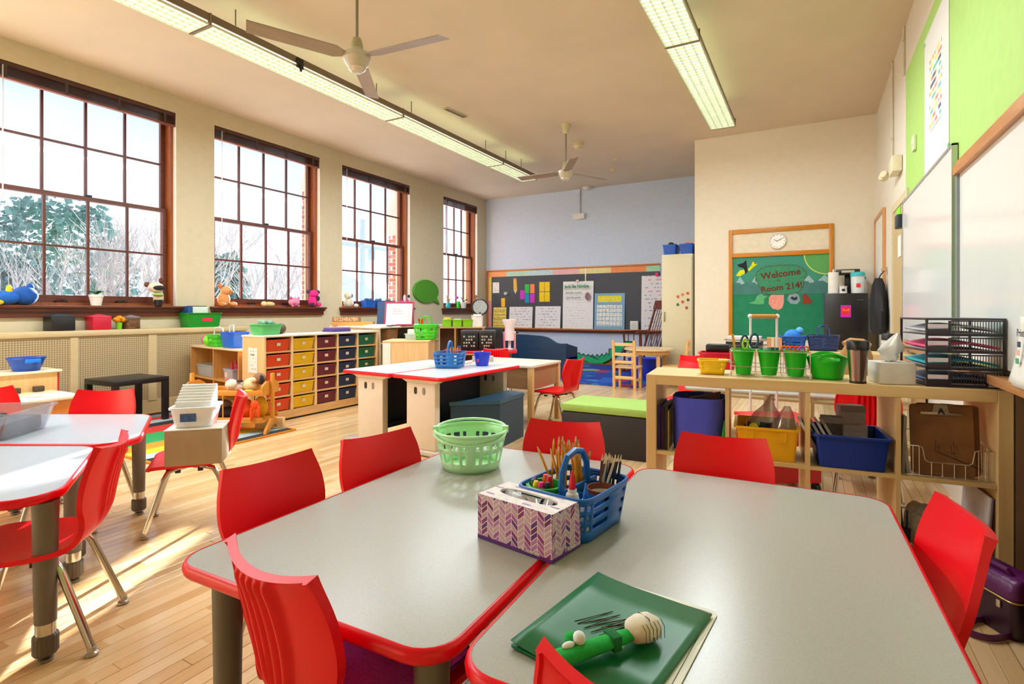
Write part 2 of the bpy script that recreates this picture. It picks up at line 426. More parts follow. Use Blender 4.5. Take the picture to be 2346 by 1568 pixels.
# windows: double-hung sashes, 4 x 2 panes each
GLASS = glassmat('F6FAFF', .05)
def window(n, y0, y1):
    wf = MB(); xa, xb = XL-.28, XL-.06
    wf.box(xa, xb, y0, y0+.035, ZS, ZH); wf.box(xa, xb, y1-.035, y1, ZS, ZH); wf.box(xa, xb, y0+.035, y1-.035, ZH-.04, ZH); wf.box(xa, xb-.0, y0+.035, y1-.035, ZS, ZS+.03)
    win = struct(wf.build('window_%d' % n, OAK, bev=.004, smooth=0))
    q = MB(); q.box(XL-.06, XL-.002, y0, y0+.004, ZS, ZH); q.box(XL-.06, XL-.002, y1-.004, y1, ZS, ZH); q.build('reveal', WHITEP, win, smooth=0)
    zm = 2.30
    for (x, za, zb, nm) in ((XL-.14, ZS+.03, zm+.02, 'lower_sash'), (XL-.19, zm-.02, ZH-.04, 'upper_sash')):
        a, c = y0+.035, y1-.035; q = MB()
        st = .05; rl = .075 if nm == 'lower_sash' else .05
        q.box(x-.02, x+.02, a, a+st, za, zb); q.box(x-.02, x+.02, c-st, c, za, zb)
        q.box(x-.02, x+.02, a+st, c-st, za, za+rl if nm == 'lower_sash' else za+.045); q.box(x-.02, x+.02, a+st, c-st, zb-.045, zb)
        sash = q.build(nm, SASHY, win, bev=.003, smooth=0)
        zi0, zi1 = za+(rl if nm == 'lower_sash' else .045), zb-.045
        yi0, yi1 = a+st, c-st
        for k in (1, 2, 3):
            yy = yi0+(yi1-yi0)*k/4; q = MB(); q.box(x-.014, x+.014, yy-.011, yy+.011, zi0, zi1); q.build('muntin', SASH, sash, smooth=0)
        zz = (zi0+zi1)/2; q = MB(); q.box(x-.013, x+.013, yi0, yi1, zz-.011, zz+.011); q.build('muntin', SASH, sash, smooth=0)
        pm = None
        for j in range(2):
            for k in range(4):
                w = (yi1-yi0)/4; hgt = (zi1-zi0)/2
                if pm is None:
                    q = MB(); q.box(-.002, .002, -w/2, w/2, -hgt/2, hgt/2); pm = q.build('pane', GLASS, sash, smooth=0); o = pm
                else: o = pm.copy(); COL.objects.link(o)
                o.location = (x, yi0+w*(k+.5), zi0+hgt*(j+.5))
    for yy in (y0+.35*(y1-y0), y0+.68*(y1-y0)):
        q = MB(); q.box(XL-.12, XL-.075, yy-.05, yy+.05, ZS+.032, ZS+.05); q.cyl((XL-.09, yy-.03, ZS+.05), (XL-.09, yy+.03, ZS+.065), .008); q.build('sash_lift', mat('2E2622', .4, .6), win)
    q = MB(); q.box(XL-.16, XL-.11, (y0+y1)/2-.03, (y0+y1)/2+.03, zm+.02, zm+.04, .005); q.build('sash_lock', mat('2E3A4A', .4, .6), win)
    s = MB(); s.box(XL-.1, XL+.09, y0-.06, y1+.06, ZS-.03, ZS, .008)
    sill = s.build('window_sill', SILLW, win)
    s = MB(); s.xprism([(y0-.04, 1.05), (y1+.04, 1.05), (y1+.04, ZS-.031), (y0-.04, ZS-.031)], XL, XL+.035)
    s.xprism([(y0-.05, ZS-.06), (y1+.05, ZS-.06), (y1+.055, ZS-.031), (y0-.055, ZS-.031)], XL, XL+.06); s.build('apron', SILLW, sill, smooth=0)
    return win
BLIND = wood('3A1C14', '5A2E20', 'Y', 6, .35)
BLINDL = wood('7A4030', '93543F', 'Y', 6, .35)
def blind(y0, y1, label):
    t = T('window_blind', label, 'blind', (XL, (y0+y1)/2, ZH-.165), 0, 'raised blinds at the window heads'); h = (y1-y0)/2-.004
    q = MB(); q.box(-.055, -.005, -h, h, .115, .163, .004); q.build('head_rail', BLIND, t)
    sl = None
    for k in range(8):
        if sl is None:
            q = MB(); q.box(-.052, -.006, -h, h, 0, .0035); sl = q.build('slat', BLIND, t, smooth=0); o = sl
        else: o = sl.copy(); COL.objects.link(o)
        o.location = (0, 0, .03+k*.0105)
    q = MB(); q.box(-.054, -.004, -h, h, 0, .022, .004); q.build('bottom_rail', BLINDL, t)
    for k in range(4):
        yy = -h+.12+(2*h-.24)*k/3; q = MB(); q.box(-.004, -.002, yy-.012, yy+.012, .01, .15); q.build('ladder_tape', mat('4A3A40', .7), t, smooth=0)
    q = MB(); q.cyl((-.002, -h+.1, .12), (-.002, -h+.1, -1.15), .006, n=6); q.build('wand', glassmat('F0F0F4', .25, .5), t)
    return t
for n, (y0, y1) in enumerate(WINS, 1):
    window(n, y0, y1)
    blind(y0, y1, ['raised dark wood blind on the large window nearest the camera', 'raised dark wood blind on the second window from the camera',
                   'raised dark wood blind on the third window, left of the green speech bubble', 'raised dark wood blind on the far window beside the blue wall'][n-1])

# radiator cover under the windows
def grille_mat():
    g = NG('perforated_sheet', .5); p = .021
    fy = g.ma('SUBTRACT', g.ma('FRACT', g.ma('DIVIDE', g.y, p)), .5); fz = g.ma('SUBTRACT', g.ma('FRACT', g.ma('DIVIDE', g.z, p)), .5)
    r = g.ma('SQRT', g.ma('ADD', g.ma('MULTIPLY', fy, fy), g.ma('MULTIPLY', fz, fz)))
    return g.done(g.mix(g.ma('LESS_THAN', r, .27), '9C8866', 'D8C49A'))
COVER = mat('CDB88E', .55, var=.03)
t = T('radiator_cover', 'beige radiator cover with perforated panels along the window wall', 'radiator cover', (-6.35, 2.0, 0))
q = MB(); q.box(-.2, 0, -1.5, 2.35, 0, .86); q.box(-.001, .012, -1.5, 2.35, 0, .12); q.build('body', COVER, t, smooth=0)
q = MB(); q.box(-.2, .03, -1.5, 2.37, .86, .92, .012); q.build('top', COVER, t)
GR = grille_mat()
for ya, yb in ((-1.3, -.36), (-.29, .48), (.545, 1.19), (1.275, 2.2)):
    q = MB(); q.box(0, .004, ya, yb, .15, .84); q.build('grille', GR, t, smooth=0)
for ya, yb in ((-.36, -.29), (.48, .545), (1.19, 1.275), (2.2, 2.35)):
    q = MB(); q.box(0, .014, ya, yb, .13, .858); q.build('stile', COVER, t, smooth=0)

# ------------------------------------------------------------------ outside
def brick_mat():
    g = NG('brick', .8); w = g.white(g.comb(g.ma('FLOOR', g.ma('DIVIDE', g.z, .072)), g.ma('FLOOR', g.ma('DIVIDE', g.ma('ADD', g.x, g.y), .21))))
    return g.done(g.ramp(w, [(.0, 'A0503C'), (.5, 'B96A52'), (1, 'C98370')]))
BRICK = brick_mat(); STONE = mat('C9BFB2', .8, var=.06)
def pier(y0, y1, xl, zc0, xc, zc1, xu, label):
    """xl: outer face, zc0..zc1: sloping stone, xc: lip of the stone, xu: outer face above it"""
    B0 = -3.5; t = T('brick_pier', label, 'pier', (-6.9, (y0+y1)/2, B0), 0, 'brick piers outside between the windows'); h = (y1-y0)/2
    l, c, u = xl+6.9, xc+6.9, xu+6.9; za, zb = zc0-B0, zc1-B0
    q = MB(); q.box(l+.012, -.01, -h+.006, h-.006, 0, za); q.box(u+.012, -.01, -h+.006, h-.006, zb, 7.4); q.build('mortar', mat('DDD6CE', .9), t, smooth=0)
    q = MB()
    for k in range(int(7.4/.075)):
        z = k*.075
        if z < 4.3 or za-.08 < z < zb: continue
        d = l if z < za else u
        yy = -h-(k % 2)*.1
        while yy < h:
            a, e = max(yy+.005, -h), min(yy+.2, h)
            if e-a > .02: q.box(d, d+.04, a, e, z+.005, z+.07)
            yy += .205
        xx = d+.045+((k+1) % 2)*.05
        while xx < -.02:
            q.box(xx, min(xx+.1, -.012), -h, -h+.012, z+.005, z+.07); xx += .105
    o = q.build('bricks', BRICK, t, smooth=0); o['kind'] = 'stuff'
    q = MB(); R4 = lambda x, g, z: [(x, -h-g, z), (x, h+g, z), (0, h+g, z), (0, -h-g, z)]
    q.loft([R4(c, .02, za), R4(c+.01, .02, za+.07), R4(u-.01, .005, zb)]); q.build('stone_cap', STONE, t, smooth=0)
    return t
pier(3.74, 3.92, -7.12, 2.35, -7.16, 2.6, -7.0, 'narrow brick pier outside just past the large near window')
pier(5.85, 6.03, -7.11, 3.05, -7.12, 3.42, -7.0, 'brick pier outside at the right side of the second window')
pier(7.95, 8.7, -7.19, 2.59, -7.34, 3.42, -7.05, 'wide brick pier with sloping stone cap outside the third window')
pier(10.5, 10.85, -7.2, 2.5, -7.25, 3.35, -7.05, 'brick pier with sloping stone cap outside the far window')
b = MB(); b.box(-90, -6.95, -60, 110, -4.2, -4.0); struct(b.build('trim_2', mat('C9CCD0', .9), smooth=0))

BARK = mat('A79F9C', .9, var=.1); NEEDLE = mat('6F918E', .9, var=.2, scale=3)  # pale tones: outdoor haze and glare are put into the tree colours
def bare_tree(loc, H, label, seed):
    rn_ = random.Random(seed); t = T('bare_tree', label, 'tree', loc, 0, 'winter trees outside')
    q = MB(); r0 = H*.014
    tw = MB()
    def grow(p, d, L, r, lev):
        e = p+d*L; (q if lev < 2 else tw).tube([p, p+d*L*.5+Vector((rn_.uniform(-1, 1), rn_.uniform(-1, 1), 0))*L*.04, e], r, 5 if lev < 2 else 3, r*.6, cap=False)
        if lev >= 5: return
        for k in range(3):
            nd = (d+Vector((rn_.uniform(-.75, .75), rn_.uniform(-.75, .75), rn_.uniform(.1, .7)))).normalized()
            grow(p+d*L*rn_.uniform(.6, 1.0), nd, L*rn_.uniform(.62, .86), r*.6, lev+1)
    grow(Vector((0, 0, 0)), Vector((0, 0, 1)), H*.345, r0, 0)
    q.build('trunk', BARK, t, smooth=60); o = tw.build('twigs', BARK, t, smooth=0); o['kind'] = 'stuff'
    return t
def evergreen(loc, H, rad, label, seed):
    rn_ = random.Random(seed); t = T('pine_tree', label, 'tree', loc, 0, 'winter trees outside')
    q = MB(); q.cyl((0, 0, 0), (0, 0, H*.97), .22, .04, 7); q.build('trunk', BARK, t)
    q = MB()
    for k in range(2600):
        z = rn_.random()**.8; rr = rad*math.sin(math.pi*min(1, (.12+.88*(1-z))))**.7*(.55+.45*rn_.random()); a = rn_.uniform(0, 6.283)
        if rn_.random() < .15: rr *= rn_.random()
        c = Vector((rr*math.cos(a), rr*math.sin(a), H*(.1+.9*z)+rn_.uniform(-.3, .3))); s_ = rn_.uniform(.08, .26)
        for m_ in range(2):
            u = Vector((rn_.gauss(0, 1), rn_.gauss(0, 1), rn_.gauss(0, .6))).normalized()*s_; w = Vector((rn_.gauss(0, 1), rn_.gauss(0, 1), rn_.gauss(0, 1))).normalized()*s_*.7
            q.f([q.v(c-u), q.v(c+w), q.v(c+u), q.v(c-w)])
    o = q.build('needles', NEEDLE, t, smooth=0); o['kind'] = 'stuff'
    return t
evergreen((-27.0, 10.1, -4), 9.4, 2.9, 'tall round blue-green pine seen through the near window', 1)
evergreen((-23.4, 7.6, -4), 6.8, 1.5, 'short blue-green pine low in the left corner of the near window', 2)
evergreen((-22.9, 14.7, -4), 7.4, 1.1, 'blue-green pine low in the left of the second window', 3)
bare_tree((-19.7, 8.5, -4), 8.6, 'grey bare tree in front of the tall pine, near window', 11)
bare_tree((-19.4, 7.5, -4), 7.6, 'grey bare tree low in front of the pine, left half of the near window', 16)
bare_tree((-21.0, 10.0, -4), 9.2, 'bare tree right of the pine in the near window', 12)
bare_tree((-21.2, 11.1, -4), 9.0, 'bare tree close to the right frame of the near window', 13)
bare_tree((-19.1, 14.5, -4), 8.6, 'large bare tree in the middle of the second window', 14)
bare_tree((-27.5, 19.0, -4), 9.0, 'distant small bare tree low in the second window', 15)
t = T('utility_pole', 'grey utility pole with a cross arm beyond the third window', 'pole', (-21.9, 22.1, -4))
q = MB(); q.cyl((0, 0, 0), (0, 0, 10.2), .16, .12, 8); q.build('post', mat('A8B4BE', .8), t)  # washed-out grey carries the outdoor haze in its colour
q = MB(); q.box(-.08, .08, -2.2, 2.2, 8.6, 8.8); q.build('cross_arm', mat('A8B4BE', .8), t, smooth=0)
q = MB(); q.cyl((0, .7, 8.0), (0, .7, 8.6), .18, n=8); q.build('transformer', mat('8D9AA6', .7), t)
t = T('distant_house', 'pale distant house with a grey roof seen low in the third window', 'house', (-35.6, 35.1, -4), 20)
q = MB(); q.box(-4, 4, -3, 3, 0, 6); q.build('wall', mat('DDE2E6', .8), t, smooth=0)  # haze painted in: wall and roof colours are kept washed out
q = MB(); q.vprism([(-4.4, 6), (4.4, 6), (0, 8.6)], -3.3, 3.3); q.build('roof', mat('C2CACE', .8), t, smooth=0)
wp = None
for k in (-2.2, 1.2):
    q = MB(); q.box(k-.8, k+.8, -3.06, -3, 2.5, 5); q.build('window', mat('8E9CAA', .4), t, smooth=0)
# ================================================================== CEILING: light fixtures, fans, small fittings
LENS_E = emis('F4FAEA', .8); UPG = emis('E4F4C0', .7); HOUS = mat('7D6C58', .5, var=.04)
def fixture(x, ys, label):
    t = T('ceiling_light', label, 'light', (x, 0, FIX_Z), 0, 'suspended fluorescent lights')
    for a, c in zip(ys, ys[1:]):
        q = MB(); q.vprism([(-.14, .035), (.14, .035), (.13, .1), (.06, .115), (-.06, .115), (-.13, .1)], a+.004, c-.004); h = q.build('housing', HOUS, t, bev=.004)
        q = MB(); q.box(-.132, .132, a+.02, c-.02, .02, .034); q.build('lens', LENS_E, h, smooth=0)
        q = MB(); n = int((c-a)/.06)
        for k in range(n+1):
            yy = a+.02+(c-a-.04)*k/n; q.box(-.135, .135, yy-.0015, yy+.0015, 0, .02)
        for xx in (-.136, -.07, 0, .07, .136): q.box(xx-.0015, xx+.0015, a+.015, c-.015, 0, .02)
        o = q.build('louvre', mat('E6EEDA', .4, .2), h, smooth=0)
        q = MB(); q.box(-.1, .1, a+.1, c-.1, .1155, .118); q.build('top_glow', UPG, h, smooth=0)
        q = MB(); q.cyl((0, a+.3, .11), (0, a+.3, ZC-FIX_Z), .006, n=6); q.cyl((0, c-.3, .11), (0, c-.3, ZC-FIX_Z), .006, n=6); q.build('hanger', HOUS, h)
    for yy in ys:
        q = MB(); q.box(-.143, .143, yy-.006, yy+.006, .0, .1); q.build('joint_band', mat('8E7A5C', .5), t, smooth=0)
    return t
fixture(-4.25, [-1.2, .1, 2.52, 4.8, 7.1, 8.22], 'long row of fluorescent lights beside the windows')
fixture(-.95, [2.3, 4.63, 7.0], 'shorter row of fluorescent lights near the green wall')
t = T('black_clip', 'small black clip hanging on the side of the long window light row', 'clip', (-4.1, 3.35, FIX_Z+.02))
q = MB(); q.box(-.004, .008, -.035, .035, -.03, .06); q.box(.008, .014, -.012, .012, -.06, .0); q.build('body', BLACK, t, smooth=0)

FANW = mat('B9AE96', .4, var=.03); BLADE = wood('93806E', 'A08D7B', 'X', 3, .45)
def fan(loc, rz, rad, label, rod):
    t = T('ceiling_fan', label, 'fan', loc, rz, 'three-bladed ceiling fans')
    q = MB(); q.lathe([(.0, -.055), (.06, -.05), (.085, -.02), (.09, .0), (.1, .012), (.1, .05), (.085, .06), (.055, .075), (.05, .09)], 24); q.build('motor', FANW, t)
    q = MB(); q.lathe([(.0, -.085), (.04, -.08), (.065, -.055), (.065, -.05)], 20); q.build('cap', mat('C8BCAA', .25, .3), t)
    q = MB(); q.lathe([(.045, .09), (.042, .13), (.032, .16), (.03, .17)], 16); q.build('collar', mat('A59A72', .5), t)
    q = MB(); q.cyl((0, 0, .16), (0, 0, rod), .011, n=8); q.build('rod', mat('8E8672', .4, .3), t)
    q = MB(); q.lathe([(.03, rod-.13), (.05, rod-.07), (.065, rod-.01), (.065, rod)], 16); q.build('canopy', mat('CFC39A', .5), t)
    bl = None
    for k in range(3):
        if bl is None:
            q = MB(); s_ = R(12); pts = []
            L0 = [(.1, -.03), (.16, -.062), (rad-.02, -.068), (rad, .05), (.17, .062), (.1, .03)]
            q.loft([[(x, y*math.cos(s_), .03+y*math.sin(s_)-.004) for x, y in L0], [(x, y*math.cos(s_), .03+y*math.sin(s_)+.004) for x, y in L0]]); bl = q.build('blade', BLADE, t, smooth=0); o = bl
        else: o = bl.copy(); COL.objects.link(o)
        o.rotation_euler.z = R(120*k)
    return t
fan((-2.95, 2.92, 2.97), 126, .76, 'large three-bladed ceiling fan close to the camera', ZC-2.97)
fan((-2.93, 6.75, 2.97), 62, .72, 'smaller looking three-bladed ceiling fan farther down the room', ZC-2.97)
t = T('ceiling_vent', 'narrow ceiling vent strip between the two fans', 'vent', (-3.99, 5.65, ZC), 83)
q = MB(); q.box(-.2, .2, -.04, .04, -.012, 0, .004); q.build('frame', mat('C9B9A0', .6), t)
q = MB(); q.box(-.18, .18, -.025, -.003, -.016, -.011); q.box(-.18, .18, .003, .025, -.016, -.011); q.build('slot', mat('6E5E4C', .6), t, smooth=0)
def puck(name, loc, r, h, label):
    t = T(name, label, 'detector', loc); q = MB(); q.lathe([(r, 0), (r, -h*.5), (r*.75, -h*.7), (r*.7, -h), (.001, -h)], 18); q.build('housing', mat('D8C7A2', .5), t)
    q = MB(); q.lathe([(r*1.08, 0), (r*1.08, -h*.12)], 18); q.build('base', mat('C9B894', .5), t)
puck('smoke_detector', (-3.1, 7.6, ZC), .075, .09, 'round cream smoke detector beside the far fan canopy')
puck('sprinkler_head', (-2.87, 8.69, ZC), .05, .03, 'small sprinkler rosette on the ceiling right of the far fan, upper of two')
puck('sprinkler_head', (-3.12, 9.3, ZC), .045, .04, 'small sprinkler rosette on the ceiling right of the far fan, lower of two')
t = T('sensor_box', 'white sensor box on a conduit on the blue wall', 'sensor', (-4.24, YB, 3.08))
q = MB(); q.box(-.13, .13, -.1, 0, -.06, .06, .01); q.build('box', mat('E2E2DC', .5), t)
q = MB(); q.tube([(.01, -.02, .06), (.01, -.02, .5), (.03, -.04, .56), (.1, -.08, .57)], .012); q.build('conduit', mat('A9B3C2', .5), t)
q = MB(); q.lathe([(.09, .58), (.09, .56), (.06, .52), (.001, .52)], 14, (.2, -.12, 0)); q.build('ceiling_plate', mat('D2CDC2', .5), t)

# ================================================================== RIGHT WALL: whiteboards, poster, door, fittings
WB = mat('EFF2F4', .12, var=.01, spec=.6); ALU = mat('C4C9CC', .3, .8)
t = T('whiteboard', 'narrow white marker board beside the door, thin aluminium edge', 'whiteboard', (XR, 4.86, .87))
q = MB(); q.box(-.028, -.008, -.955, .955, 0, 1.19); q.build('panel', WB, t, smooth=0)
for a, c, z0, z1 in ((-.97, -.955, 0, 1.2), (.955, .97, 0, 1.2), (-.97, .97, 1.19, 1.205)):
    q = MB(); q.box(-.034, -.008, a, c, z0, z1); q.build('edge_trim', ALU, t, smooth=0)
t = T('wall_whiteboard', 'big whiteboard in an oak frame at the right edge', 'whiteboard', (XR, 2.4, .87))
q = MB(); q.box(-.02, -.004, -1.3, 1.38, 0, 1.0); q.build('panel', mat('F1F3F5', .15, var=.01), t, smooth=0)
q = MB(); q.box(-.045, -.003, -1.3, 1.415, 1.0, 1.05); q.box(-.03, -.003, -1.3, 1.415, 1.05, 1.075); q.build('top_frame', wood('B8763A', 'CE9258', 'Y', 4, .35), t, bev=.004, smooth=0)
q = MB(); q.box(-.033, -.003, 1.38, 1.415, 0, 1.0); q.build('side_frame', mat('7F8A8A', .5), t, smooth=0)
OAKL = wood('B07A4C', 'C28E60', 'Y', 4, .35)
t = T('marker_ledge', 'oak marker ledge running below the whiteboards on the right', 'ledge', (XR, 3.9, .825))
q = MB(); q.box(-.08, -.003, -2.4, 2.13, 0, .02, .004); q.build('shelf', OAKL, t)
q = MB(); q.box(-.09, -.08, -2.4, 2.13, -.012, .026, .003); q.build('lip', OAKL, t)
q = MB(); q.xprism([(2.1, 0), (2.12, 0), (2.12, -.12), (2.1, -.12)], -.07, -.003); q.build('bracket', OAKL, t, smooth=0)
def squiggle_mat():
    g = NG('printed_lines', .7)
    row = g.ma('FLOOR', g.ma('DIVIDE', g.z, .045)); fr = g.ma('FRACT', g.ma('DIVIDE', g.z, .045)); seg = g.ma('FLOOR', g.ma('DIVIDE', g.y, .03))
    on = g.ma('MULTIPLY', g.ma('GREATER_THAN', fr, .4), g.ma('GREATER_THAN', g.white(g.comb(seg, row)), .3))
    on = g.ma('MULTIPLY', on, g.ma('LESS_THAN', g.ma('ABSOLUTE', g.y), .2)); on = g.ma('MULTIPLY', on, g.ma('LESS_THAN', g.ma('ABSOLUTE', g.ma('SUBTRACT', g.z, .52)), .26))
    c = g.ramp(g.white(g.comb(g.ma('FLOOR', g.ma('DIVIDE', g.y, .09)), row, 3.0)), [(0, '6FC4C0'), (.25, 'F08A86'), (.5, 'E8DE80'), (.75, '5A6478'), (.9, 'F3A6A0')], True)
    return g.done(g.mix(on, 'ECEAE6', c))
t = T('wall_poster', 'tall white paper poster with colourful words hanging on the green wall', 'poster', (XR-.005, 4.515, 2.1))
q = MB(); q.box(-.004, 0, -.395, .395, 0, .99); q.build('sheet', squiggle_mat(), t, smooth=0)
q = MB(); [q.box(-.006, 0, yy-.02, yy+.02, z-.006, z+.012) for yy, z in ((.38, .95), (-.38, .02), (-.38, .95))]; q.build('tape', mat('7CC98E', .6), t, smooth=0)
# door on the right wall
DOORC = mat('C9B083', .5, var=.03)
q = MB(); q.box(XR-.02, XR, 5.66, 5.74, 0, 2.1); q.box(XR-.02, XR, 6.6, 6.68, 0, 2.1); q.box(XR-.02, XR, 5.66, 6.68, 2.1, 2.17)
door = struct(q.build('door_1', mat('D8CBA6', .5), smooth=0))
q = MB(); q.box(XR-.012, XR, 5.74, 6.6, .01, 2.1); q.build('door_leaf', DOORC, door, smooth=0)
q = MB(); q.box(XR-.07, XR-.012, 5.86, 6.0, 1.86, 1.98, .01); q.build('door_closer', mat('3E4650', .4, .4), door)
t = T('green_note', 'bright green sticky note at the top of the door', 'note', (XR-.014, 6.22, 1.93)); q = MB(); q.box(-.003, 0, -.12, .12, 0, .16); q.build('sheet', mat('8CF03A', .7), t, smooth=0)
t = T('door_notice', 'white paper notice taped on the door below the green note', 'notice', (XR-.014, 6.15, 1.62)); q = MB(); q.box(-.003, 0, -.1, .1, 0, .2); q.build('sheet', PAPER, t, smooth=0)
t = T('framed_notice_board', 'narrow orange framed notice board by the far corner', 'board', (XR, 7.85, 1.15))
q = MB(); q.box(-.015, -.003, -.44, .44, 0, 1.1); q.build('panel', mat('EFEDE8', .6), t, smooth=0)
for a, c, z0, z1 in ((-.48, -.44, -.04, 1.14), (.44, .48, -.04, 1.14), (-.44, .44, 1.1, 1.14), (-.44, .44, -.04, 0)):
    q = MB(); q.box(-.03, -.003, a, c, z0, z1); q.build('frame', wood('D0905A', 'DCA06C', 'Z', 4), t, smooth=0)
t = T('emergency_light', 'cream two-lamp emergency light high on the right wall', 'light', (XR, 6.2, 2.5))
q = MB(); q.box(-.08, -.003, -.14, .14, -.09, .06, .01); q.build('case', mat('E6DDBC', .5), t)
for sgn in (1.45, 2.3):
    q = MB(); q.lathe([(.015, -.03), (.032, -.02), (.038, .03), (.034, .035), (.001, .035)], 14, (0, 0, 0)); o = q.build('lamp_head', mat('D9CDA8', .4), t); o.location = (-.1, .14*sgn, -.05); o.rotation_euler = (R(70), 0, R(-40))
t = T('wall_plate', 'small white switch plate on the green wall left of the poster', 'switch', (XR-.005, 5.33, 2.4)); q = MB(); q.box(-.02, 0, -.05, .05, 0, .12, .004); q.build('plate', mat('DCE8C0', .5), t); q = MB(); q.box(-.026, -.019, -.015, .015, .045, .075); q.build('toggle', WHITE, t, smooth=0)
for yy, z0, lab in ((6.67, 2.56, 'thin painted conduit dropping to the emergency light'), (5.9, 3.22, 'short painted conduit at the corner of the green paint')):
    t = T('conduit', lab, 'conduit', (XR, yy, z0)); q = MB(); q.cyl((-.014, 0, 0), (-.014, 0, ZC-z0), .01, n=8); q.build('pipe', mat('D8CDB4', .5), t)
    q = MB(); q.box(-.026, -.003, -.012, .012, .3, .32); q.build('strap', mat('CFC4AA', .5), t, smooth=0)

# ================================================================== BACK WALL: chalkboard with papers, crocodile, fittings
CB = mat('3A3F4A', .55, var=.06, scale=3)
t = T('chalkboard', 'long black chalkboard with colourful paper border on the blue wall', 'chalkboard', (-4.55, YB, .73)); HW = 1.98
q = MB(); q.box(-HW, HW, -.012, -.003, 0, 1.3); q.build('slate', CB, t, smooth=0)
TRIMX = wood('B4682A', 'C67C3A', 'X', 4)
q = MB(); q.box(-HW, HW, -.03, -.003, 1.27, 1.305, .004); q.build('top_frame', TRIMX, t)
q = MB(); q.box(-HW, -HW+.05, -.03, -.003, 0, 1.27, .004); q.build('side_frame', wood('A8602A', 'B87038', 'Z', 4), t)
q = MB(); q.box(-HW, HW, -.13, -.003, -.035, 0, .006); q.box(-HW, HW, -.04, -.003, -.075, -.035); q.build('chalk_ledge', wood('6E3418', '87461F', 'X', 3), t)
q = MB(); q.box(-HW, HW, -.135, -.125, -.01, .012); q.build('ledge_lip', TRIMX, t, smooth=0)
bx = -HW+.05
for w, c in ((.47, 'F2A46C'), (.55, 'B4D8C4'), (.6, 'BCD8E0'), (.6, 'E8B4BE'), (.7, 'E6D796'), (.72, 'F0925A'), (.4, 'A9DCB4')):
    w = min(w, HW-bx); q = MB(); q.box(bx, bx+w, -.016, -.012, 1.155, 1.268); q.build('border_strip', mat(c, .7), t, smooth=0); bx += w
for z0, z1, c in ((.62, 1.155, 'EBD06C'), (0, .62, 'DE9AA0')):
    q = MB(); q.box(-HW+.05, -HW+.13, -.016, -.012, z0, z1); q.build('border_strip', mat(c, .7), t, smooth=0)
q = MB(); q.box(.43, .45, -.02, -.01, .5, 1.27); q.build('divider', mat('C4C9C6', .4, .5), t, smooth=0)
def sheet_mat(name, base, cols, rowh, segw, wx, dens=.35, thick=.3):
    g = NG(name, .7); row = g.ma('FLOOR', g.ma('DIVIDE', g.z, rowh)); fr = g.ma('FRACT', g.ma('DIVIDE', g.z, rowh)); seg = g.ma('FLOOR', g.ma('DIVIDE', g.x, segw))
    on = g.ma('MULTIPLY', g.ma('LESS_THAN', fr, thick), g.ma('GREATER_THAN', g.white(g.comb(seg, row)), 1-dens)); on = g.ma('MULTIPLY', on, g.ma('LESS_THAN', g.ma('ABSOLUTE', g.x), wx))
    return g.done(g.mix(g.ma('MULTIPLY', on, .75), base, g.ramp(g.white(g.comb(row, 2.0)), [(k/len(cols), c) for k, c in enumerate(cols)], True)))
def paper(name, cx, z, w, h, m, label, cat, d=.014, lean=0.0, group=None, th=.006):
    t = T(name, label, cat, (cx, YB-d, z), 0, group); q = MB(); q.box(-w/2, w/2, -th, 0, 0, h); o = q.build('sheet', m, t, smooth=0)
    if lean: o.rotation_euler.x = R(lean)
    return t
ZT = .732
paper('paper_sheet', -6.28, 1.52, .17, .24, sheet_mat('note_a', 'E8E8EA', ['7A7A84', '9A9AA4'], .05, .03, .06), 'small white paper in the top left corner of the chalkboard', 'paper')
paper('yellow_poster', -6.17, ZT, .34, .46, sheet_mat('note_b', 'E8CB5A', ['8A9A50', 'F0E8B0', '6E8A60'], .035, .03, .15, .6, .6), 'yellow poster sheet at the left end of the chalk ledge', 'poster', .05, -4)
paper('yellow_note', -6.09, 1.2, .1, .2, YEL, 'single yellow note above the yellow poster', 'note')
paper('white_chart', -5.63, ZT, .58, .47, sheet_mat('note_c', 'E4E4EA', ['7078A0', 'A09AB0', '606880'], .06, .03, .24), 'first wide white chart on the ledge, right of the yellow poster', 'chart', .05, -4)
paper('white_chart', -4.97, ZT, .6, .48, sheet_mat('note_d', 'E4E4EA', ['6C6E96', '8890B0', '5A6090'], .06, .028, .22), 'second wide white chart on the ledge, left of the rhyme chart', 'chart', .05, -4)
t = paper('rhyme_chart', -4.27, ZT, .68, 1.0, sheet_mat('note_e', 'E8E8EA', ['C8B8C4', 'B0B4C0', 'C4C4CC'], .055, .034, .28, .3, .18), 'tall white flip chart with a green nursery rhyme heading', 'chart', .06, -2.2)
q = MB(); q.box(-.03, .03, -.02, 0, .99, 1.03, .004); q.build('clip', mat('B8A89C', .3, .7), t)
q = MB(); q.prism(ell(.055, .08, 16), 0, .002); o = q.build('picture', mat('8E6A70', .7, var=.5, scale=30), t); o.matrix_world = facing((.24, -.054, .68), (0, -1, 0))
MT = lambda x, z, y=-.06: facing((x, y, z), (0, -1, 0))
GRN = mat('1E8A50', .7)
lettering('lettering', 'Jack Be Nimble', .088, GRN, t, MT(0, .89, -.055), bold=.003)
lettering('lettering', 'Jack be nimble', .06, INK, t, MT(-.07, .76, -.05))
lettering('lettering', 'Jack be quick', .06, INK, t, MT(-.08, .66, -.046))
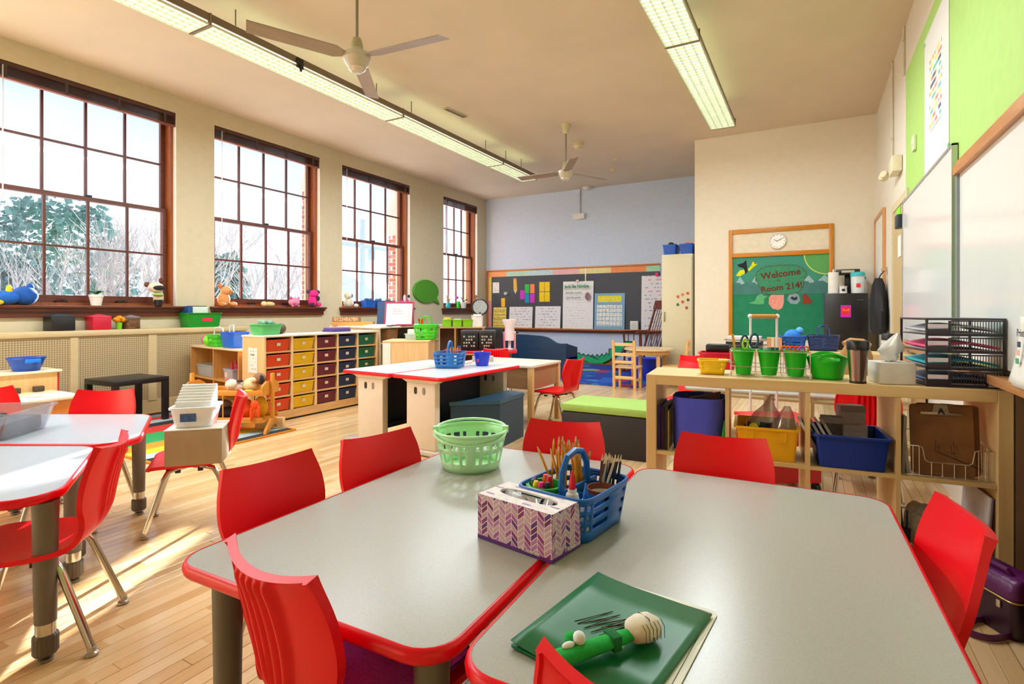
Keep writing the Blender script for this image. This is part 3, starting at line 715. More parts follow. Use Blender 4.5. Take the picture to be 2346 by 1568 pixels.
def calendar_mat():
    g = NG('calendar_print', .7); w = .076; hh = .085
    fx = g.ma('FRACT', g.ma('DIVIDE', g.x, w)); fz = g.ma('FRACT', g.ma('DIVIDE', g.z, hh))
    cell = g.ma('MULTIPLY', g.ma('GREATER_THAN', fx, .12), g.ma('GREATER_THAN', fz, .14)); cell = g.ma('MULTIPLY', cell, g.ma('LESS_THAN', g.ma('ABSOLUTE', g.x), .265))
    a = g.ma('MULTIPLY', cell, g.ma('MULTIPLY', g.ma('GREATER_THAN', g.z, .075), g.ma('LESS_THAN', g.z, .5)))
    yl = g.ma('MULTIPLY', g.ma('MULTIPLY', g.ma('GREATER_THAN', g.z, .56), g.ma('LESS_THAN', g.z, .69)), g.ma('LESS_THAN', g.ma('ABSOLUTE', g.x), .25))
    mk = g.ma('GREATER_THAN', g.noise(g.obj, 40), .62)
    c1 = g.mix(a, '7FA8C8', g.mix(mk, 'EDEDE4', '7A8890')); return g.done(g.mix(yl, c1, g.mix(mk, 'E8E03A', 'A8A020')))
paper('wall_calendar', -3.59, ZT, .64, .74, calendar_mat(), 'blue and yellow classroom calendar chart standing on the chalk ledge', 'calendar', .05, -3)
t = T('white_box', 'small white box on the chalk ledge, right of the calendar', 'box', (-3.06, YB-.07, ZT)); q = MB(); q.box(-.08, .08, -.04, .04, 0, .18, .006); q.build('body', mat('DDDDD6', .6), t); q = MB(); q.box(-.05, .05, -.042, -.04, .03, .15); q.build('label', mat('C8CCC8', .6), t, smooth=0)
t = paper('white_chart', -2.62, ZT, .62, 1.07, sheet_mat('note_f', 'E6E4EA', ['7078A8', 'D07088', '8088A8', 'C87A90'], .075, .03, .25), 'tall white chart of coloured lines beside the beige cabinet', 'chart', .06, -2.3)
q = MB(); q.box(-.03, .03, -.02, .0, 1.05, 1.12, .006); q.build('clip', mat('E0246A', .5), t)
t = T('pencil_cutout', 'paper pencil cutout on the upper part of the chalkboard', 'decoration', (-5.78, YB-.014, 1.5))
q = MB(); q.vprism([(-.04, .08), (.05, .08), (.035, .3), (-.045, .3)], -.006, 0); q.build('body', mat('E2B64A', .7), t, smooth=0)
q = MB(); q.vprism([(-.045, .3), (.035, .3), (.033, .34), (-.047, .34)], -.006, 0); q.build('eraser', mat('D890A0', .7), t, smooth=0)
q = MB(); q.vprism([(-.04, .08), (.05, .08), (.01, -.01)], -.006, 0); q.build('tip', mat('E8D2A8', .7), t, smooth=0)
t = T('magnet_hook', 'round grey magnet on the chalkboard below the pencil cutout', 'magnet', (-6.02, YB-.014, 1.5)); q = MB(); q.ball((0, -.02, 0), (.05, .022, .045)); q.build('knob', mat('A9B6B4', .4, .4), t); q = MB(); q.box(.03, .07, -.02, 0, -.03, .03, .005); q.build('base', mat('6A7478', .4), t)
for k, (x, z, c, lab) in enumerate(((-5.6, 1.37, 'C832C8', 'magenta note left of the four note block'), (-5.48, 1.5, '2EBE4A', 'green note, top left of the four note block'), (-5.35, 1.5, 'F08048', 'orange note, top right of the four note block'), (-5.48, 1.29, '1E86B4', 'blue note, bottom left of the four note block'), (-5.35, 1.29, 'CC2CC4', 'magenta note, bottom right of the four note block'))):
    paper('colour_note', x, z, .11, .2, mat(c, .7), lab, 'note', group='coloured notes on the chalkboard')
for x, z, lab in ((-5.12, 1.53, 'yellow note, top left of the yellow four'), (-4.99, 1.53, 'yellow note, top right of the yellow four'), (-5.12, 1.31, 'yellow note, bottom left of the yellow four'), (-4.99, 1.31, 'yellow note, bottom right of the yellow four')):
    paper('yellow_note', x, z, .12, .21, mat('F0CC10', .7), lab, 'note', group='yellow notes on the chalkboard')
# painted crocodile along the skirting
t = T('crocodile_cutout', 'green crocodile cutout with a zigzag back on the blue wall', 'decoration', (0, YB-.022, 0))
top = [(-4.6, .34)]
x = -4.45
k = 0
while x < -3.62:
    top += [(x, .3-.09*math.sin((x+4.45)*3.4)), (x+.05, .25-.09*math.sin((x+4.45)*3.4))]; x += .1
top += [(-3.6, .34), (-3.48, .35), (-3.46, .42), (-3.28, .44), (-3.26, .5), (-3.08, .5)]
bot = [(-3.1, .42), (-3.3, .3), (-3.6, .1), (-3.72, .04), (-4.6, .04)]
q = MB(); q.vprism(bot[::-1]+top[::-1], -.008, 0); q.build('body', mat('1EAE72', .7, var=.04), t, smooth=0)
q = MB(); q.tube([(x_, -.01, z_) for x_, z_ in top], .009, 5); q.tube([(x_, -.01, z_) for x_, z_ in bot[:4]], .014, 5); q.tube([(-4.22, -.01, .15), (-4.15, -.01, .08), (-4.05, -.01, .05)], .007, 5); q.tube([(-4.0, -.01, .2), (-3.92, -.01, .14), (-3.82, -.01, .12)], .007, 5); q.build('outline', mat('2A2620', .7), t)

# ================================================================== CREAM WALL: green welcome chalkboard and clock
t = T('welcome_chalkboard', 'green chalkboard in an ochre frame with a chalk welcome drawing', 'chalkboard', (-.4, YC, .72))
def chalk_mat():
    g = NG('green_chalkboard', .8)
    z = g.ma('ADD', g.z, 0.0); n_ = g.noise(g.obj, 9, 4)
    hat = g.ma('LESS_THAN', g.ma('FRACT', g.ma('DIVIDE', g.ma('SUBTRACT', g.x, g.z), .034)), .34)
    sky = g.mix(g.ma('MULTIPLY', hat, .75), '25806A', '66B8A0')
    dx = g.ma('SUBTRACT', g.x, .58); dz = g.ma('SUBTRACT', g.z, 1.16); rr = g.ma('SQRT', g.ma('ADD', g.ma('MULTIPLY', dx, dx), g.ma('MULTIPLY', dz, dz)))
    sunm = g.mix(g.ma('MULTIPLY', hat, .6), '3E9A5A', 'A0C45A'); sky = g.mix(g.ma('LESS_THAN', rr, .27), sky, sunm)
    sky = g.mix(g.ma('LESS_THAN', g.ma('ABSOLUTE', g.ma('SUBTRACT', rr, .27)), .008), sky, 'B8D468')
    ridge = g.ma('ADD', .75, g.ma('MULTIPLY', g.noise(g.comb(g.x, 0.0, 0.0), 7, 2), .12))
    hill = g.mix(n_, '336E6A', '4E8A86'); grass = g.mix(n_, '0B6E50', '1A8A62')
    st = g.ma('MULTIPLY', g.ma('LESS_THAN', g.ma('FRACT', g.ma('DIVIDE', g.z, .03)), .25), .35); grass = g.mix(g.ma('MULTIPLY', st, n_), grass, '3EAA88')
    c = g.mix(g.ma('LESS_THAN', g.z, ridge), sky, hill); c = g.mix(g.ma('LESS_THAN', g.z, .63), c, grass)
    return g.done(c)
q = MB(); q.box(-.6, .6, -.008, -.002, 0, 1.16); q.build('slate', chalk_mat(), t, smooth=0)
q = MB(); q.box(-.6, .6, -.006, -.002, 1.22, 1.5); q.build('header_panel', mat('E4D9C2', .7), t, smooth=0)
for x0, x1, z0, z1, m_ in ((-.652, -.6, -.02, 1.56, OCHZ), (.6, .652, -.02, 1.56, OCHZ), (-.6, .6, 1.5, 1.56, OCHX), (-.6, .6, 1.16, 1.22, OCHX)):
    q = MB(); q.box(x0, x1, -.032, -.002, z0, z1, .004); q.build('frame', m_, t)
CH = lambda c: mat(c, .9, var=.15, scale=40, bump=.2)
def chalk(name, poly, m, y=-.0095, rnd_=True):
    q = MB(); q.vprism(poly, y-.001, y+.0005); return q.build(name, m, t, smooth=0)
chalk('bird_drawing', [(-.56, .9), (-.5, .98), (-.43, .98), (-.44, .93), (-.5, .89)], CH('E4DC10')); chalk('bird_drawing', [(-.4, .98), (-.35, 1.05), (-.33, 1.1), (-.31, 1.06), (-.27, 1.06), (-.32, 1.02), (-.38, .96)], CH('E4DC10'))
chalk('bird_drawing', [(-.54, 1.06), (-.46, 1.08), (-.42, 1.12), (-.4, .96), (-.43, .92), (-.45, 1.0), (-.52, 1.03)], CH('26202A'))
chalk('frog_drawing', [(-0.390, 0.505), (-0.310, 0.535), (-0.280, 0.605), (-0.230, 0.635), (-0.180, 0.605), (-0.140, 0.605), (-0.190, 0.555), (-0.190, 0.495), (-0.260, 0.485)], CH('5FB078'))
chalk('pig_drawing', [(-0.130, 0.495), (-0.125, 0.585), (-0.080, 0.635), (-0.030, 0.615), (0.000, 0.635), (0.060, 0.625), (0.060, 0.505), (0.040, 0.435), (-0.010, 0.405), (-0.080, 0.425)], CH('E89A8E'))
chalk('raccoon_drawing', [(0.100, 0.555), (0.130, 0.625), (0.190, 0.645), (0.240, 0.615), (0.260, 0.535), (0.220, 0.485), (0.140, 0.495)], CH('8AA4AE')); chalk('raccoon_drawing', [(0.140, 0.565), (0.160, 0.595), (0.190, 0.575), (0.220, 0.595), (0.230, 0.555), (0.190, 0.535)], CH('2E3038'), -.0105)
chalk('squirrel_drawing', [(0.280, 0.485), (0.290, 0.555), (0.280, 0.605), (0.320, 0.635), (0.360, 0.595), (0.390, 0.545), (0.410, 0.535), (0.380, 0.485)], CH('8C3E2A'))
for x, w in ((-.5, .06), (-.3, .05), (.36, .07), (.55, .08)):
    chalk('mountain_drawing', [(x-w, .8), (x, .88), (x+w, .79), (x+w*.3, .77), (x-w*.2, .8)], CH('9ABCBE'))
SG = [(.022+(.28+.04*(y_ > 0))*math.copysign(abs(math.cos(a_))**.6, math.cos(a_)), .825+.205*y_) for a_, y_ in [(2*math.pi*k/32, math.copysign(abs(math.sin(2*math.pi*k/32))**.7, math.sin(2*math.pi*k/32))) for k in range(32)]]
chalk('sign_fill', SG, CH('3C8C68'), -.0097); q = MB(); q.tube([(x_, -.0105, z_) for x_, z_ in SG], .004, 4, close=True); q.build('sign_outline', CH('6A5A44'), t)
BRN = mat('6A2A1C', .9)
lettering('lettering', 'Welcome', .125, BRN, t, MT(.02, .905, -.0112) @ Matrix.Rotation(R(7), 4, 'Z'), bold=.003); lettering('lettering', 'to', .055, BRN, t, MT(.0, .815, -.0112)); lettering('lettering', 'Room 214!', .115, BRN, t, MT(.03, .72, -.0112) @ Matrix.Rotation(R(7), 4, 'Z'), bold=.003)
t = T('wall_clock', 'round white wall clock above the green welcome board', 'clock', (-.42, YC-.01, 2.085))
FM = facing((0, 0, 0), (0, -1, 0))
def onwall(o, M=FM): o.matrix_basis = M; return o
q = MB(); q.lathe([(.11, 0), (.112, .02), (.1, .035), (.095, .03), (.095, .02)], 32, cap1=False); onwall(q.build('rim', mat('F2EEE6', .3), t))
q = MB(); q.prism(ell(.096, .096, 32), .018, .022); onwall(q.build('face', mat('F6F4F0', .5), t, smooth=0))
q = MB()
for k in range(12):
    a = R(30*k); q.prism([(.084*math.sin(a)+dx, .084*math.cos(a)+dy) for dx, dy in ((-.003, -.006), (.003, -.006), (.003, .006), (-.003, .006))], .022, .0232)
onwall(q.build('hour_marks', INK, t, smooth=0))
q = MB(); q.tube([(0, 0, .025), (-.045, .022, .025)], .003, 5); q.tube([(0, 0, .026), (.06, .035, .026)], .0022, 5); q.tube([(-.008, -.004, .025), (0, 0, .027)], .004, 5); onwall(q.build('hands', mat('2A2A30', .5), t))
# ================================================================== RED SHELL CHAIRS
PROF = [(.185, .318, .13, 0, 0), (.178, .335, .16, 0, .003), (.14, .343, .18, 0, .006), (.06, .338, .188, 0, .012), (-.04, .332, .185, 0, .016), (-.12, .336, .17, .004, .014),
        (-.165, .352, .148, .012, .008), (-.19, .385, .128, .022, .002), (-.2, .425, .128, .028, 0), (-.208, .475, .155, .034, 0), (-.218, .53, .168, .036, 0), (-.232, .59, .164, .036, .004), (-.247, .64, .148, .034, .012), (-.252, .655, .143, .034, .016)]
def cr(p0, p1, p2, p3, t):
    return tuple(.5*((2*b)+(-a+c)*t+(2*a-5*b+4*c-d)*t*t+(-a+3*b-3*c+d)*t**3) for a, b, c, d in zip(p0, p1, p2, p3))
def prof(v):
    n = len(PROF)-1; f = min(v*n, n-1e-6); i = int(f)
    g = lambda k: PROF[max(0, min(n, k))]
    return cr(g(i-1), g(i), g(i+1), g(i+2), f-i)
def chair_shell():
    q = MB(); NV, NU = 44, 84; rings = []
    for j in range(NV+1):
        v = j/NV; y, z, w, cy, cz = prof(v); a, b_ = prof(max(0, v-.01)), prof(min(1, v+.01))
        ty, tz = b_[0]-a[0], b_[1]-a[1]; L = math.hypot(ty, tz); ny, nz_ = tz/L, -ty/L            # towards the sitter
        back = max(0, min(1, (v-.52)/.12)); fr, re = [], []
        for i in range(NU+1):
            u = -1+2*i/NU; uu = u*u
            p = Vector((u*w, y+cy*uu, z+cz*uu)); fr.append(p)
            th = .011+.006*(abs(u) > .93)
            if back > 0 and abs(u) < .4: th += back*.014*(.5+.5*math.cos(u/.4*math.pi*5))**.6*max(0, min(1, (.97-v)/.05))
            th += .007*max(0, (v-.9)/.1)
            re.append(p-Vector((0, ny, nz_))*th)
        rings.append(fr+re[::-1])
    q.loft(rings); return q
def make_chair(label):
    t = T('classroom_chair', label, 'chair', (0, 0, 0), 0, 'red shell classroom chairs')
    chair_shell().build('shell', REDP, t, smooth=50)
    q = MB(); q.box(-.12, .12, -.1, -.08, .308, .318); q.box(-.12, .12, .08, .1, .308, .326); q.build('seat_frame', BLACK, t, smooth=0)
    for s in (-1, 1):
        for nm, pts in (('front', [(s*.085, .02, .314), (s*.115, .06, .314), (s*.13, .09, .303), (s*.138, .108, .27), (s*.165, .185, .02)]), ('rear', [(s*.085, -.02, .314), (s*.115, -.07, .314), (s*.128, -.11, .303), (s*.136, -.13, .27), (s*.165, -.22, .02)])):
            q = MB(); q.tube(pts, .0125, 10); lg = q.build('leg', CHROME, t, smooth=60)
            x, y, _ = pts[-1]; q = MB(); q.lathe([(.012, .03), (.013, .016), (.019, .011), (.019, .004), (.012, 0)], 12, (x, y, 0)); q.build('glide', mat('A8A298', .3, .7), lg)
    q = MB(); [q.box(s*.1-.012, s*.1+.012, yy-.012, yy+.012, .29, .31) for s in (-1, 1) for yy in (-.05, .05)]; q.build('bumper', BLACK, t, smooth=0)
    return t
chairs = [(-1.215, 1.045, -95, 'red chair at the left side of the near grey table, closer to the camera'),
 (-1.172, 1.43, -103, 'red chair between the first left red chair and the mint basket'),
 (-.84, 1.81, 192, 'red chair behind the pencils on the far side of the near grey tables'),
 (-.262, 1.845, 185, 'red chair on the far side of the right grey table, in front of the bookcase'),
 (.066, 1.505, 96.8, 'red chair at the right side of the right grey table, lit pale by the window'),
 (-.84, .868, -8, 'red chair seen from behind in the foreground, ribbed back towards the camera'),
 (-.16, .87, -5, 'red chair cut off by the bottom edge, in front of the green folder'),
 (-2.304, .79, 140.7, 'red chair seen from its ribbed side at the left grey tables'),
 (-2.88, 1.66, 145.2, 'red chair carrying a carton and a white bin'),
 (-3.39, 1.37, 217.6, 'red chair behind the far edge of the left tables'),
 (-3.95, 1.25, -80, 'red chair peeking out between the clear bin and the toy kitchen'),
 (-2.18, 4.78, 80, 'red chair at the wooden table in the middle of the room'),
 (-3.42, 5.72, 29, 'red chair beside the black crates in the middle distance'),
 (-1.02, 4.72, 150, 'red chair just left of the bookcase, behind the green ottoman'),
 (-.92, 5.5, 215, 'red chair farther back behind the bookcase left end'),
 (.3, 3.98, -4, 'red chair behind the bookcase, seen through the right cubbies')]
ch0 = make_chair(chairs[0][3])
for k, (x, y, rz, lab) in enumerate(chairs):
    if k == 0: ch0.location = (x, y, 0); ch0.rotation_euler.z = R(rz)
    else: dup(ch0, (x, y, 0), rz, lab)

# ================================================================== GREY TABLES WITH RED EDGES
TH = .54
def fat_leg(t, x, y, H=TH-.03):
    q = MB(); q.lathe([(.036, H), (.036, H-.01), (.034, H-.05), (.029, .13), (.029, .125)], 18, (x, y, 0)); lg = q.build('leg', TAUPE, t)
    q = MB(); q.lathe([(.027, .135), (.027, .085)], 18, (x, y, 0)); q.build('leg_collar', CHROME, lg)
    q = MB(); q.loft([[(x+(r+.0015*(k % 2))*math.cos(2*math.pi*k/36), y+(r+.0015*(k % 2))*math.sin(2*math.pi*k/36), z) for k in range(36)] for r, z in ((.027, .088), (.033, .082), (.033, .03), (.027, .022))]); q.build('leg_foot', mat('5A4E44', .5), lg, smooth=20)
    q = MB(); q.lathe([(.012, .024), (.012, .014), (.022, .01), (.022, .003), (.014, 0)], 14, (x, y, 0)); q.build('glide', mat('8C867C', .3, .7), lg)
def table(label, outline, legs, loc, rz, top=LAM, H=TH, edge=RED, group='grey tables with red edges'):
    t = T('activity_table', label, 'table', loc, rz, group); th = .028
    inn = []; n = len(outline)
    q = MB(); q.prism(outline, H-th, H); q.build('tabletop', top, t, smooth=0)
    q = MB(); loops = []
    nr = []
    for i in range(n):
        a, c = Vector(outline[i-1]), Vector(outline[(i+1) % n]); d = (c-a).normalized(); nr.append(Vector((d.y, -d.x)))
    for dx, dz in ((-.001, -th-.001), (.004, -th), (.0085, -th*.75), (.01, -th*.5), (.0085, -th*.22), (.004, .0006), (-.001, .0008)):
        loops.append([(outline[i][0]+nr[i].x*dx, outline[i][1]+nr[i].y*dx, H+dz) for i in range(n)])
    q.loft(loops, False, False); q.build('edge_band', edge, t, smooth=60)
    for x, y in legs: fat_leg(t, x, y, H-.029)
    return t
def rect(w, d, r): return rpoly([(-w/2, -d/2), (w/2, -d/2), (w/2, d/2), (-w/2, d/2)], r)
table('left half of the pair of foreground grey tables with red edges, under the mint basket', rect(.745, 1.25, .07), [(-.3, -.54), (.3, -.54), (-.3, .54), (.3, .54)], (-.93, 1.335, 0), 1.2)
table('right half of the pair of foreground grey tables, under the green folder', rect(.745, 1.25, .07), [(-.3, -.54), (.3, -.54), (-.3, .54), (.3, .54)], (-.157, 1.355, 0), 1.8)
def trapezoid(): return rpoly([(-.76, -.335), (.76, -.335), (.375, .335), (-.375, .335)], [.11, .11, .13, .13], 8)
FV, RV = Vector((-.4877, .873)), Vector((.873, .4877))
c1 = RV*-2.39+FV*2.66; c2 = RV*-2.15+FV*1.955
table('far one of the two trapezoid tables on the left, under the clear bin', trapezoid(), [(-.45, -.27), (.45, -.27), (.34, .29), (-.34, .29)], (c1.x, c1.y, 0), 29.19, LAMW)
table('near one of the two trapezoid tables at the left edge', trapezoid(), [(-.66, -.24), (.66, -.24), (.34, .26), (-.34, .26)], (c2.x, c2.y, 0), 29.19, LAMW)

# white two-post tables with red edges in the middle
def post_table(label, loc, rz, w):
    H = .62; t = table(label, rect(w, 1.1, .03), [], loc, rz, mat('D6DADF', .25, var=.03, scale=200), H, group='white work tables in the middle of the room')
    GP = mat('D8CCBC', .5, var=.03); bw = .145
    for s in (-1, 1):
        q = MB(); q.box(-bw, bw, s*.47-.03, s*.47+.03, .05, H-.06, .006); q.loft([[(-bw, s*.47-.03, H-.06), (bw, s*.47-.03, H-.06), (bw, s*.47+.03, H-.06), (-bw, s*.47+.03, H-.06)], [(-w*.42, s*.47-.03, H-.03), (w*.42, s*.47-.03, H-.03), (w*.42, s*.47+.03, H-.03), (-w*.42, s*.47+.03, H-.03)]]); pst = q.build('end_panel', GP, t)
        for k, c in ((-.05, '1E1A1C'), (.035, '8E8478')):
            q = MB(); q.prism(rrect(.026, .055, .013, 6), 0, .003); o = q.build('slot', mat(c, .4), pst, smooth=0); o.matrix_local = facing((k, s*.47-.031, H-.12), (0, -1, 0))
        q = MB(); q.box(-.3 if w > .52 else -.24, .2, s*.47-.04, s*.47+.04, .005, .05, .01); q.build('foot', mat('C9C6C0', .35, .4), t)
        q = MB(); [q.lathe([(.016, .006), (.016, 0)], 10, (xx, s*.47, 0)) for xx in (-.22, .17)]; q.build('caster', BLACK, t)
    q = MB(); q.box(-bw+.005, -bw+.03, -.44, .44, .08, H-.07); q.build('modesty_panel', mat('2A313E', .5), t, smooth=0)
    q = MB(); q.box(-bw+.03, -bw+.1, -.44, .44, .1, .14); q.build('lower_shelf', mat('22304A', .5), t, smooth=0)
    return t
post_table('right one of the two white tables with the navy bench beneath', (-2.6, 3.76, 0), -3.2, .5)
post_table('left one of the two white tables beside the colourful bins', (-3.15, 3.79, 0), -3.2, .55)
WT = wood('C69A62', 'D8B07A', 'X', 3, .4)
t = T('wooden_table', 'light wooden table with square legs behind the white tables', 'table', (-2.70, 4.80, 0), 0)
q = MB(); q.box(-.42, .42, -.33, .33, .575, .6, .004); q.build('tabletop', mat('DCD3C2', .35), t)
q = MB(); q.box(-.38, .38, -.3, -.28, .37, .575); q.box(-.38, .38, .28, .3, .37, .575); q.box(.38, .4, -.28, .28, .37, .575); q.box(-.4, -.38, -.28, .28, .37, .575); q.build('apron', wood('8E6A4A', 'A07C58', 'X', 3), t, smooth=0)
for x, y in ((.39, -.3), (.39, .3), (-.39, -.3), (-.39, .3)):
    q = MB(); q.box(x-.025, x+.025, y-.025, y+.025, 0, .575, .003); q.build('leg', wood('C69A62', 'D8B07A', 'Z', 3), t)
def lid_box(name, label, cat, loc, rz, w, d, h, lid, body, lidm, lidname='lid', over=.006):
    t = T(name, label, cat, loc, rz); q = MB(); q.box(-w/2, w/2, -d/2, d/2, 0, h-lid-.004, .008); q.build('body', body, t)
    q = MB(); q.box(-w/2-over, w/2+over, -d/2-over, d/2+over, h-lid, h, .014); q.build(lidname, lidm, t); return t
t = T('storage_bench', 'navy vinyl five sided storage seat under the white table', 'bench', (-2.34, 3.9, 0), 0); BP = [(-.17, -.41), (.134, -.155), (.105, .31), (-.09, .37), (-.095, -.2)]
q = MB(); q.prism(BP, 0, .355); q.build('body', mat('1B3E58', .45, var=.05), t, smooth=0)
q = MB(); q.prism([(x*1.03, y*1.02) for x, y in BP], .358, .39); q.build('lid', mat('24506E', .4, var=.05), t, bev=.008)
lid_box('storage_ottoman', 'dark storage ottoman with a lime green cushion lid', 'ottoman', (-1.36, 4.15, 0), 1, .76, .46, .385, .06, mat('231E24', .6), mat('97B858', .7, var=.05, bump=.3, bscale=200), 'cushion_lid')

# ================================================================== BIRCH BOOKCASE (4 x 2 cubbies)
def cubby_case(label, name, loc, rz, nc, mL, mZ, L, dep=.39, H=.79, shelf=True, fr=.05, dv=.018):
    t = T(name, label, 'bookcase', loc, rz)
    q = MB(); q.box(fr, L-fr, 0, dep, H-fr, H, .002); q.build('top_board', mL, t, smooth=0)
    q = MB(); q.box(fr, L-fr, 0, dep, 0, fr, .002); q.build('bottom_board', mL, t, smooth=0)
    for x in (0, L-fr):
        q = MB(); q.box(x, x+fr, 0, dep, 0, H, .002); q.build('side_panel', mZ, t, smooth=0)
    cw = (L-2*fr-dv*(nc-1))/nc
    for k in range(nc-1):
        x = fr+cw*(k+1)+dv*k; q = MB(); q.box(x, x+dv, .004, dep-.004, fr, H-fr); q.build('divider', mZ, t, smooth=0)
    for k in range(nc):
        x = fr+(cw+dv)*k; q = MB(); q.box(x, x+cw, .004, dep-.004, .385, .402); q.build('shelf', mL, t, smooth=0)
    return t
BA = math.degrees(math.atan2(.14, 1.459))
book = cubby_case('long birch cubby bookcase in front of the red chairs, right side', 'cubby_bookcase', (-.745, 2.75, 0), BA, 4, MAPLE, MAPLEZ, 1.466)
cubby_case('birch bookcase counter at the back below the green welcome board', 'cubby_bookcase', (-.715, 4.86, 0), -1.5, 4, MAPLE, MAPLEZ, 1.43)
ba = R(BA)
def bk(u, v, z=.79):
    """a place on the bookcase: u along it, v towards its back"""
    return (-.745+u*math.cos(ba)-v*math.sin(ba), 2.75+u*math.sin(ba)+v*math.cos(ba), z)

# ================================================================== CUBE UNIT WITH COLOURED TRAYS
t = T('tray_storage_unit', 'birch storage unit with twenty five coloured trays', 'storage unit', (-5.0, 3.39, 0), 0); L = 1.565; D = .34; H = .872
q = MB(); q.box(-.01, D+.005, -.005, L+.005, H-.02, H, .004); q.build('top_board', wood('D8CEC0', 'E2D8CA', 'Y', 3), t)
q = MB(); q.box(0, D, 0, .022, .02, H-.02); q.build('side_panel', BIRCHZ, t, smooth=0)
q = MB(); q.box(0, D, L-.022, L, .02, H-.02); q.build('side_panel', BIRCHZ, t, smooth=0)
q = MB(); q.box(.03, D-.01, 0, L, .02, .1); q.box(.0, .01, .022, L-.022, .1, H-.02); q.build('base', wood('C89860', 'D6AA74', 'Y', 3), t, smooth=0)
q = MB(); q.box(.05, D-.03, .05, L-.05, 0, .02); q.build('plinth', BLACK, t, smooth=0)
cw = (L-.044)/5; rh = (H-.02-.1)/5
for k in range(1, 5):
    q = MB(); q.box(.01, D-.003, .022+cw*k-.012, .022+cw*k+.012, .1, H-.02); q.build('divider', BIRCHZ, t, smooth=0)
for j in range(1, 5):
    q = MB(); q.box(.02, D-.006, .022, L-.022, .1+rh*j-.008, .1+rh*j+.008); q.build('shelf', wood('C89860', 'D6AA74', 'Y', 3), t, smooth=0)
TR = [('orange red', 'D8420E'), ('yellow', 'E2B40C'), ('maroon', '6A1A32'), ('navy blue', '16305E'), ('dark green', '0B6A4C')]
ordn = ['top', 'second', 'middle', 'fourth', 'bottom']
tray0 = None
def make_tray():
    tr = T('storage_tray', '', 'tray', (0, 0, 0), 0, 'coloured trays in the birch storage unit'); w, h = cw-.034, rh-.034
    q = MB(); L_ = [[(x*.29, (y*w-.0*w), 0) for x, y in ((0, -.46), (1, -.46), (1, .46), (0, .46))], [(x*.3, y*w, h-.012) for x, y in ((0, -.49), (1, -.49), (1, .49), (0, .49))],
        [(x*.3+(.012 if x else 0), y*w, h-.012) for x, y in ((0, -.5), (1, -.5), (1, .5), (0, .5))], [(x*.3+(.012 if x else 0), y*w, h) for x, y in ((0, -.5), (1, -.5), (1, .5), (0, .5))],
        [(x*.28+.008, y*w, h) for x, y in ((0, -.47), (1, -.47), (1, .47), (0, .47))], [(x*.27+.01, y*w, .01) for x, y in ((0, -.44), (1, -.44), (1, .44), (0, .44))]]
    q.loft(L_); q.build('bin', mat('D8420E', .45, var=.04), tr, smooth=0); q = MB(); q.box(.302, .306, -.022, .022, h*.45, h*.45+.03); q.build('label_holder', mat('D8C8B4', .5), tr, smooth=0)
    return tr
for c in range(5):
    for r_ in range(5):
        lab = '%s tray, %s of its column in the tray unit' % (TR[c][0], ordn[r_])
        if tray0 is None: tray0 = make_tray(); o = tray0; o['label'] = lab
        else: o = dup(tray0, (0, 0, 0), 0, lab)
        m_ = mat(TR[c][1], .45, var=.05)
        if o is not tray0:
            if r_ == 0:
                me = o.children[0].data.copy() if 'bin' in o.children[0].name else o.children[1].data.copy(); me.materials[0] = m_; colme = me
            for ch in o.children:
                if ch.name.startswith('bin') and c: ch.data = colme
        o.location = (-5.0+.02, 3.39+.022+cw*(c+.5), .1+rh*(4-r_)+.009)
t = T('paper_sign', 'white paper sign taped to the end panel of the tray unit', 'sign', (-4.83, 3.388, .5))
q = MB(); q.box(-.07, .07, -.003, 0, 0, .25); q.build('sheet', sheet_mat('sign_g', 'E8E4E0', ['B08890', '8A9AB8', 'A0A070'], .035, .02, .05), t, smooth=0)
lettering('lettering', 'Dolls', .03, INK, t, MT(0, .18, -.004))
t = T('ladybug_sticker', 'small red ladybug sticker low on the tray unit end panel', 'sticker', (-4.83, 3.388, .33)); q = MB(); q.vprism(ell(.025, .028, 12), -.006, 0); q.build('body', mat('C01818', .5), t); q = MB(); [q.cyl((.02*math.cos(a), -.003, .022*math.sin(a)), (.045*math.cos(a), -.003, .05*math.sin(a)), .003, n=5) for a in (0, 1, 2, 3.1, 4.2, 5.3)]; q.build('legs', INK, t)
# low open shelf beside it
t = T('open_shelf', 'low open birch shelf left of the tray unit', 'shelf', (-6.26, 3.60, 0), -9.5); L = 1.2; H = .72
ORB = wood('C98E4A', 'D8A25E', 'Z', 3); ORX = wood('C98E4A', 'D8A25E', 'X', 3)
for x in (0, L-.02): q = MB(); q.box(x, x+.02, 0, .3, .04, H-.02); q.build('side_panel', ORB, t, smooth=0)
q = MB(); q.box(-.005, L+.005, -.005, .305, H-.02, H, .003); q.build('top_board', wood('D8BE92', 'E4CCA4', 'X', 3), t)
q = MB(); q.box(.02, L-.02, .29, .3, .04, H-.02); q.build('back_panel', ORX, t, smooth=0)
q = MB(); q.box(.58, .6, .005, .29, .12, H-.02); q.build('divider', ORB, t, smooth=0)
for z in (.12, .38):
    q = MB(); q.box(.02, L-.02, .004, .29, z-.018, z); q.build('shelf', ORX, t, smooth=0)
q = MB(); q.box(.0, L, .03, .28, 0, .04); q.build('plinth', mat('3A2226', .5), t, smooth=0)

